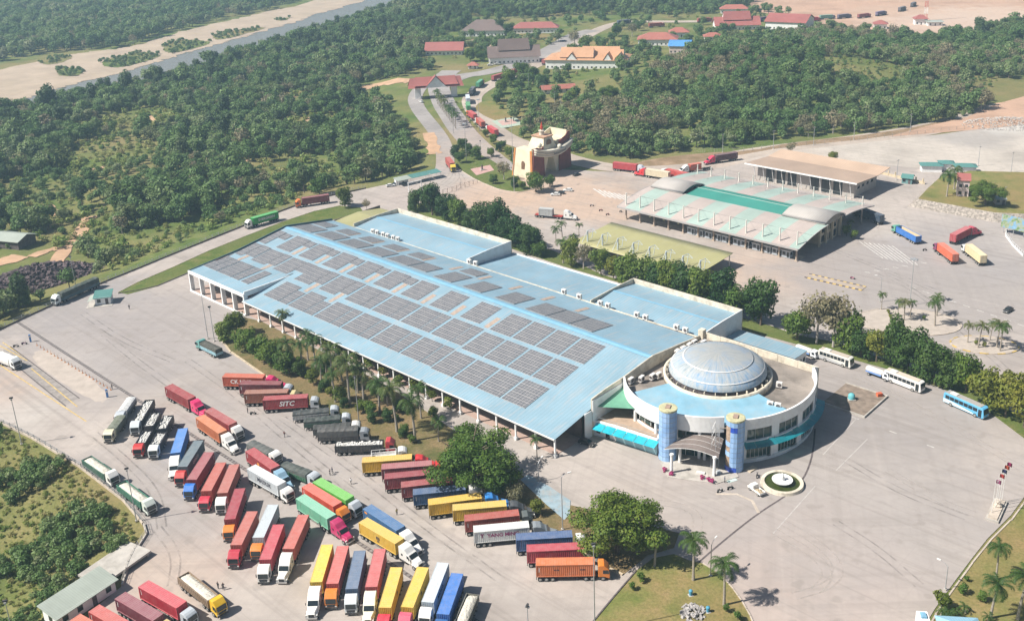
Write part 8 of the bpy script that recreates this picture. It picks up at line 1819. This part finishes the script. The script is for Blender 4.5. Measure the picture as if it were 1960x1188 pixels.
MB().box(-4.6, 4.6, -1.4, 1.4, 0, .5).build('platform_base', M_conc, fb); MB().box(-4.2, 4.2, -1.0, 1.0, .5, .75).build('platform_step', M_kerb, fb)
m = MB(); m.lathe([(.8, 0), (.9, .3), (.5, .8), (.6, 1.1), (.01, 1.3)], 10); m.build('stone_drum', M_kerb, fb, loc=(1.2, 0, .75))
for i, (b, col, lb) in enumerate([((1897.4, 984.8), (.55, .08, .30), 'flagpole with a magenta and white flag, leftmost'), ((1904, 976), (.65, .05, .05), 'flagpole with a red flag, second from the left'), ((1908, 969), (.03, .04, .16), 'flagpole with a navy flag in the middle'), ((1912.5, 964), (.62, .10, .06), 'flagpole with an orange-red flag, fourth from the left'), ((1917, 960.8), (.42, .03, .16), 'flagpole with a crimson flag, rightmost and tallest')]):
    p = G(*b); H = 8.6+.35*i; t = thing('flagpole', lb, 'flagpole', (p.x, p.y, .6), RAD(10), 'flagpoles on the forecourt edge'); MB().tube((0, 0, 0), (0, 0, H), .06, .04, 6).build('pole', M_steelw, t)
    m = MB(); n_ = 5
    for k in range(n_+1): y = .10*math.sin(k*1.5); m.v += [(.05+k*.28, y, H-.1-.06*k*k*.4), (.05+k*.28, y+.03, H-1.0-.06*k*k*.5)]
    for k in range(n_): m.f.append((2*k, 2*k+2, 2*k+3, 2*k+1)); m.m.append(0)
    fl = m.build('flag', M_plain, t, color=col)
    if i == 0: MB().box(.4, 1.0, -.03, .12, H-.75, H-.4).build('flag_emblem', M_white, fl)
gh = house('gatehouse', 'gatehouse with a pale blue hipped roof at the bottom right corner', (1846, 1254), 6.5, 6.5, 3.0, 1.4, RAD(-8), tile('pale_blue_roof', (.30, .52, .66)), M_white, 'hip', .7, cat='gatehouse')
gp = thing('gate_pillar', 'white gate pillar with a blue top at the bottom right', 'pillar', G(1764, 1206), RAD(-8)); MB().box(-1, 1, -1.4, 1.4, 0, 3.4).build('shaft', M_white, gp); MB().box(-.5, .5, -.7, .7, 3.4, 3.8).build('cap', mat('pillar_cap', (.2, .4, .55), .6), gp)
ft = thing('sliding_gate', 'low steel sliding gate along the bottom edge of the forecourt', 'gate', G(1590, 1196)); ga, gb = G(1590, 1196), G(1752, 1204); dv = gb-ga; ft.rotation_euler = (0, 0, math.atan2(dv.y, dv.x))
for k in range(int(dv.length/.45)): MB().box(k*.45, k*.45+.08, -.04, .04, 0, 1.4).build('bar', M_galv, ft)
# odds beside the entrance
for i, (u, v, s, col, lb) in enumerate([(1341, 906, (2.2, 1.0, .5), (.70, .68, .66), 'stack of pale boards before the entrance'), (1350, 916, (1.6, 1.0, .35), (.66, .64, .62), 'white packing case by the pink pot plants'), (1375, 906, (1.0, .8, .9), (.40, .44, .48), 'grey sack pile against the entrance post'), (1400, 918, (2.6, 1.6, .08), (.50, .62, .58), 'pale green sheet lying on the forecourt'), (1438, 898, (2.8, 1.6, .3), (.50, .42, .32), 'low timber pallet stack beside the fountain')]):
    p = G(u, v); t = thing('building_material', lb, 'material', p, RAD(-20+15*i), 'building materials before the entrance')
    for k in range(3): MB().box(-s[0]/2+.05*k, s[0]/2-.04*k, -s[1]/2, s[1]/2-.05*k, k*s[2]/3, (k+1)*s[2]/3-.01).build('layer', M_plain, t, color=col)
# bollards and blue pillars at the weighbridge
bm_ = MB(); bm_.tube((0, 0, 0), (0, 0, 1.1), .09, .07, 8, 0); bm_.tube((0, 0, 0), (0, 0, .08), .3, .3, 8, 0); bm_ = bm_.mesh('bollard_shaft', [mat('orange_bollard', (.48, .20, .07), .7, .15)])
for k in range(22):
    f = k/21; u, v = 71+(212-71)*f, 661+(746-661)*f
    t = thing('bollard', 'orange bollard in the line beside the weighbridge lane', 'bollard', G(u, v), 0, 'orange bollards beside the weighbridge'); ob('shaft', bm_, t); MB().tube((0, 0, .75), (0, 0, .9), .095, n=8).build('band', M_white, t)
for (u, v), lb in (((59, 654), 'blue pillar at the upper end of the bollard line'), ((206, 760), 'blue pillar at the lower end of the bollard line')):
    t = thing('signal_pillar', lb, 'pillar', G(u, v), .5); MB().box(-.3, .3, -.2, .2, 0, 2.6).build('shaft', M_plain, t, color=(.08, .24, .55)); MB().box(-.2, .2, -.22, -.2, 1.7, 2.3).build('panel', M_white, t)
hb = thing('height_barrier', 'white portal frame barrier across the side road by the shelter', 'barrier', G(795, 366), RAD(35))
for x in (-3.4, 3.4): MB().box(x-.15, x+.15, -.15, .15, 0, 4.6).build('post', M_white, hb)
MB().box(-3.6, 3.6, -.2, .2, 4.4, 4.9).build('beam', M_white, hb)
for (u, v), lb in (((923, 326), 'small dark monument on the pink plaza of the garden island'), ((968, 234), 'small dark monument on the plaza beside the queue')):
    t = thing('monument', lb, 'monument', G(u, v), .3); MB().box(-1, 1, -1, 1, 0, .6).build('plinth', M_conc, t); m = MB(); m.lathe([(.5, .6), (.35, 1.4), (.5, 2.0), (.3, 2.8), (.01, 3.2)], 8); m.build('statue', M_darkc, t, True)
for (u, v), lb in (((1322, 1138), 'blue bin on the near lawn, farther one'), ((1355, 1170), 'blue bin on the near lawn, nearer one')):
    t = thing('litter_bin', lb, 'bin', G(u, v, .1), .3); m = MB(); m.lathe([(.3, 0), (.42, 1.0), (.42, 1.1), (.3, 1.25), (.01, 1.3)], 12); m.build('bin_body', M_plain, t, True, color=(.06, .28, .42)); MB().box(-.5, .5, -.5, .5, -.05, .05).build('bin_base', M_conc, t)
wt = thing('water_tank', 'small teal tank in the utility bed beside the round hall', 'tank', W(219.5, 73, .25), 0); m = MB(); m.lathe([(.9, .3), (.9, 1.4), (.5, 1.8), (.01, 1.9)], 14); m.build('tank_body', M_plain, wt, True, color=(.10, .42, .46)); MB().box(-1, 1, -1, 1, 0, .3).build('tank_base', M_conc, wt)
rb_ = thing('warning_box', 'orange-red box at the corner of the utility bed', 'box', W(224.5, 79.5), .2); MB().box(-.7, .7, -.5, .5, 0, 1.1).build('box_body', M_plain, rb_, color=(.62, .14, .05)); MB().box(-.75, .75, -.55, .55, 1.1, 1.18).build('box_lid', M_plain, rb_, color=(.5, .1, .04))
# rocks
def rocks(name, label, px_c, n, R, H, size, m_, z=None, seed=2, elong=1.0, rot=0.0):
    c = GT(*px_c) if z is None else G(px_c[0], px_c[1], z); rr = random.Random(seed); mb = MB()
    for i in range(n):
        a = rr.uniform(0, 6.28); q = R*math.sqrt(rr.random()); x, y = q*math.cos(a)*elong, q*math.sin(a); x, y = x*math.cos(rot)-y*math.sin(rot), x*math.sin(rot)+y*math.cos(rot); h = H*(1-(q/R)**1.6)*rr.uniform(.75, 1.05); s = size*rr.uniform(.4, 1.3)
        M = Matrix.Translation((x, y, h)) @ Matrix.Rotation(rr.uniform(0, 6), 4, 'Z') @ Matrix.Rotation(rr.uniform(-.8, .8), 4, 'X')
        pts = [(s*rr.uniform(.6, 1)*a_, s*rr.uniform(.5, .9)*b_, s*rr.uniform(.4, .8)*c_) for a_ in (-1, 1) for b_ in (-1, 1) for c_ in (-1, 1)]; mb.add(pts, [(0, 1, 3, 2), (4, 6, 7, 5), (0, 4, 5, 1), (2, 3, 7, 6), (0, 2, 6, 4), (1, 5, 7, 3)], 0, M)
    o = mb.build(name, m_, loc=c); return tag(o, label, None, None, 'stuff')
rocks('stone_heap', 'large heap of dark purplish quarried stones beside the ramp', (78, 538), 1500, 13.5, 6.5, .8, mat('purple_stone', (.115, .085, .09), .9, .5, .5), None, 2, 1.75, RAD(28))
rocks('lawn_rocks', 'pale rockery stones on the near lawn', (1325, 1172), 90, 2.6, .7, .34, mat('pale_stone', (.36, .34, .33), .9, .2, 1.5), .1, 3)
rocks('gravel_heap', 'pale gravel heap at the far right of the pad', (1930, 238), 700, 16, 3.0, .35, mat('pale_gravel', (.46, .43, .40), .95, .12, .4), 0, 4, 1.6)
for i, (u, v) in enumerate([(895, 88), (908, 82), (920, 90), (932, 84), (945, 92)]): rocks('sand_pile', 'pale building-sand pile in the yard behind the red-roofed house', (u, v), 40, 4.2, 2.0, 1.3, M_sand, 0, 5+i)
# ------------------------------------------------------------------ people and motorbikes
def person_mesh(pose):
    st = .16 if pose == 'walk' else .03
    J = {'pel': (0, 0, .95, .14), 'che': (0, 0, 1.32, .17), 'neck': (0, 0, 1.5, .065), 'head': (.02, 0, 1.64, .105), 'htop': (.0, 0, 1.74, .08),
         'lh': (0, .1, .9, .10), 'lk': (st, .11, .5, .07), 'lf': (-st*.2, .11, .07, .05), 'lt': (-st*.2+.16, .12, .04, .04), 'rh': (0, -.1, .9, .10), 'rk': (-st*.3, -.11, .5, .07), 'rf': (-st*1.6, -.11, .07, .05), 'rt': (-st*1.6+.16, -.12, .04, .04),
         'ls': (0, .2, 1.42, .07), 'le': (-st*.6, .27, 1.14, .05), 'lw': (st*.2+.05, .28, .9, .04), 'rs': (0, -.2, 1.42, .07), 're': (st*.4, -.27, 1.14, .05), 'rw': (st*1.2+.05, -.28, .92, .04)}
    E_ = [('pel', 'che'), ('che', 'neck'), ('neck', 'head'), ('head', 'htop'), ('pel', 'lh'), ('lh', 'lk'), ('lk', 'lf'), ('lf', 'lt'), ('pel', 'rh'), ('rh', 'rk'), ('rk', 'rf'), ('rf', 'rt'), ('che', 'ls'), ('ls', 'le'), ('le', 'lw'), ('che', 'rs'), ('rs', 're'), ('re', 'rw')]
    ks = list(J); me = bpy.data.meshes.new('body'); me.from_pydata([J[k][:3] for k in ks], [(ks.index(a), ks.index(b)) for a, b in E_], [])
    o = bpy.data.objects.new('tmp', me); C.objects.link(o); md = o.modifiers.new('s', 'SKIN'); sv = me.skin_vertices[0].data
    for i, k in enumerate(ks): sv[i].radius = (J[k][3], J[k][3])
    sv[0].use_root = True; o.modifiers.new('d', 'SUBSURF').levels = 1; o.modifiers['d'].render_levels = 1
    dg = bpy.context.evaluated_depsgraph_get(); r = bpy.data.meshes.new_from_object(o.evaluated_get(dg)); C.objects.unlink(o); bpy.data.objects.remove(o)
    skin, top_, leg = mat('skin', (.30, .18, .12), .6, .05), None, None
    r.materials.clear(); r.materials.append(M_plain); r.materials.append(mat('dark_trousers', (.03, .03, .045), .8, .1)); r.materials.append(skin); r.materials.append(mat('black_hair', (.012, .011, .01), .6, .05))
    for pl in r.polygons:
        z = pl.center.z; pl.material_index = 1 if z < .93 and abs(pl.center.y) < .22 else (3 if z > 1.66 else (2 if z > 1.48 or (z < 1.0 and abs(pl.center.y) > .22) else 0))
    return r
PM = {p: person_mesh(p) for p in ('stand', 'walk')}
for i, (zn, x, y, pose, an, col, lb) in enumerate([('Z', 248, 592, 'walk', 2.0, (.03, .03, .05), 'person in dark clothes walking alone across the open yard'), ('Z', 632, 909, 'walk', 3.5, (.04, .04, .05), 'person in dark clothes, left of a pair walking between the truck rows'), ('Z', 636.5, 905, 'walk', 3.5, (.03, .04, .09), 'person in navy, right of a pair walking between the truck rows'), ('Z', 672, 926, 'walk', 4.2, (.62, .62, .62), 'person in a white top walking between the truck rows'),
        ('Z', 474.5, 790, 'stand', 0, (.10, .05, .05), 'person standing behind the brown container'), ('Z', 418, 1126, 'stand', 1, (.03, .03, .04), 'person in black, left of a pair beside the sand tipper'), ('Z', 428, 1128, 'walk', 2, (.05, .05, .07), 'person in black, right of a pair beside the sand tipper'), ('Z', 1387, 953-30, 'stand', 0, (.08, .10, .16), 'person crouched near the entrance post in dark clothes'), ('Z', 1325, 472, 'stand', 0, (.05, .06, .08), 'person standing before the toll booths'), ('Z', 545, 836, 'walk', 1, (.12, .04, .04), 'person in a maroon shirt beside the first tarped lorries'), ('Z', 760, 985, 'stand', 2, (.35, .30, .10), 'person in a mustard top between the blue and yellow truck rows'), ('Z', 470, 1015, 'walk', 4, (.05, .12, .30), 'person in blue walking among the red containers'), ('Z', 1368, 912, 'stand', 1, (.5, .5, .5), 'person in pale clothes by the pink pot plants'), ('Z', 1292, 470, 'walk', 1, (.5, .45, .1), 'person in a yellow vest under the hall eaves'), ('Z', 215, 745, 'stand', 1, (.04, .04, .05), 'person in black by the lower blue pillar')]):
    p = G(x, y); t = thing('person', lb, 'person', p, an, 'people in the yard'); t.scale = (1.05, 1.05, 1.05); ob('body', PM[pose], t, color=col)
mk_w = MB(); mk_w.tube((0, -.06, 0), (0, .06, 0), .3, n=12); mk_w = mk_w.mesh('wheel', [M_dark])
def bike(px, an, col, label, rider=False):
    t = thing('motorbike', label, 'motorbike', G(*px), an, 'motorbikes'); ob('wheel', mk_w, t, (-.62, 0, .3)); ob('wheel', mk_w, t, (.62, 0, .3))
    m = MB(); m.profile([(-.85, .65), (-.4, .5), (.1, .42), (.3, .5), (.5, .9), (.42, .95), (.1, .6), (-.35, .72), (-.85, .78)], -.13, .13); m.build('body', M_paint, t, color=col)
    m = MB(); m.tube((.62, 0, .3), (.42, 0, 1.0), .04, n=5); m.build('fork', M_chrome, t); m = MB(); m.tube((.42, -.33, 1.02), (.42, .33, 1.02), .03, n=5); m.build('handlebar', M_chas, t); MB().box(-.8, 0, -.14, .14, .74, .83).build('seat', M_dark, t)
    return t
for px, an, col, lb in [((31, 664), .3, (.03, .03, .05), 'dark motorbike parked left at the upper end of the weighbridge'), ((47, 659), .3, (.25, .04, .18), 'maroon motorbike parked right at the upper end of the weighbridge'), ((485, 793), .2, (.04, .04, .05), 'motorbike parked behind the brown container'), ((1398, 936), .4, (.05, .05, .05), 'black motorbike before the entrance'), ((1378, 941), .5, (.3, .3, .3), 'grey motorbike before the entrance'), ((1449, 912), 1.2, (.04, .04, .05), 'black motorbike beside the fountain rim'), ((1632, 534), -.6, (.55, .12, .25), 'pink motorbike crossing the far plaza'), ((1150, 404), .4, (.3, .05, .07), 'dark red motorbike riding past the olive canopy'), ((1163, 412), .5, (.2, .04, .05), 'maroon motorbike nearest the olive canopy corner'), ((1188, 406), .9, (.10, .10, .08), 'olive motorbike before the hall corner'), ((1770, 480), .2, (.05, .04, .05), 'dark motorbike beside the blue trailer'), ((1133, 395), .2, (.55, .55, .55), 'white motorbike on the plaza paint lines')]: bike(px, an, col, lb)
# ------------------------------------------------------------------ air
def haze():
    m = bpy.data.materials.new('haze'); m.use_nodes = True; t = m.node_tree
    for n_ in list(t.nodes):
        if n_.type == 'BSDF_PRINCIPLED': t.nodes.remove(n_)
    out = t.nodes['Material Output']; pv = t.nodes.new('ShaderNodeVolumePrincipled')
    pv.inputs['Color'].default_value = (0.52, 0.76, 1.0, 1); pv.inputs['Density'].default_value = 0.00020; pv.inputs['Anisotropy'].default_value = 0.15
    t.links.new(pv.outputs[0], out.inputs['Volume'])
    b = MB().box(-2300, 2300, -150, 2700, -14, 141)
    o = b.build('haze', m); o['kind'] = 'stuff'; return o
haze()
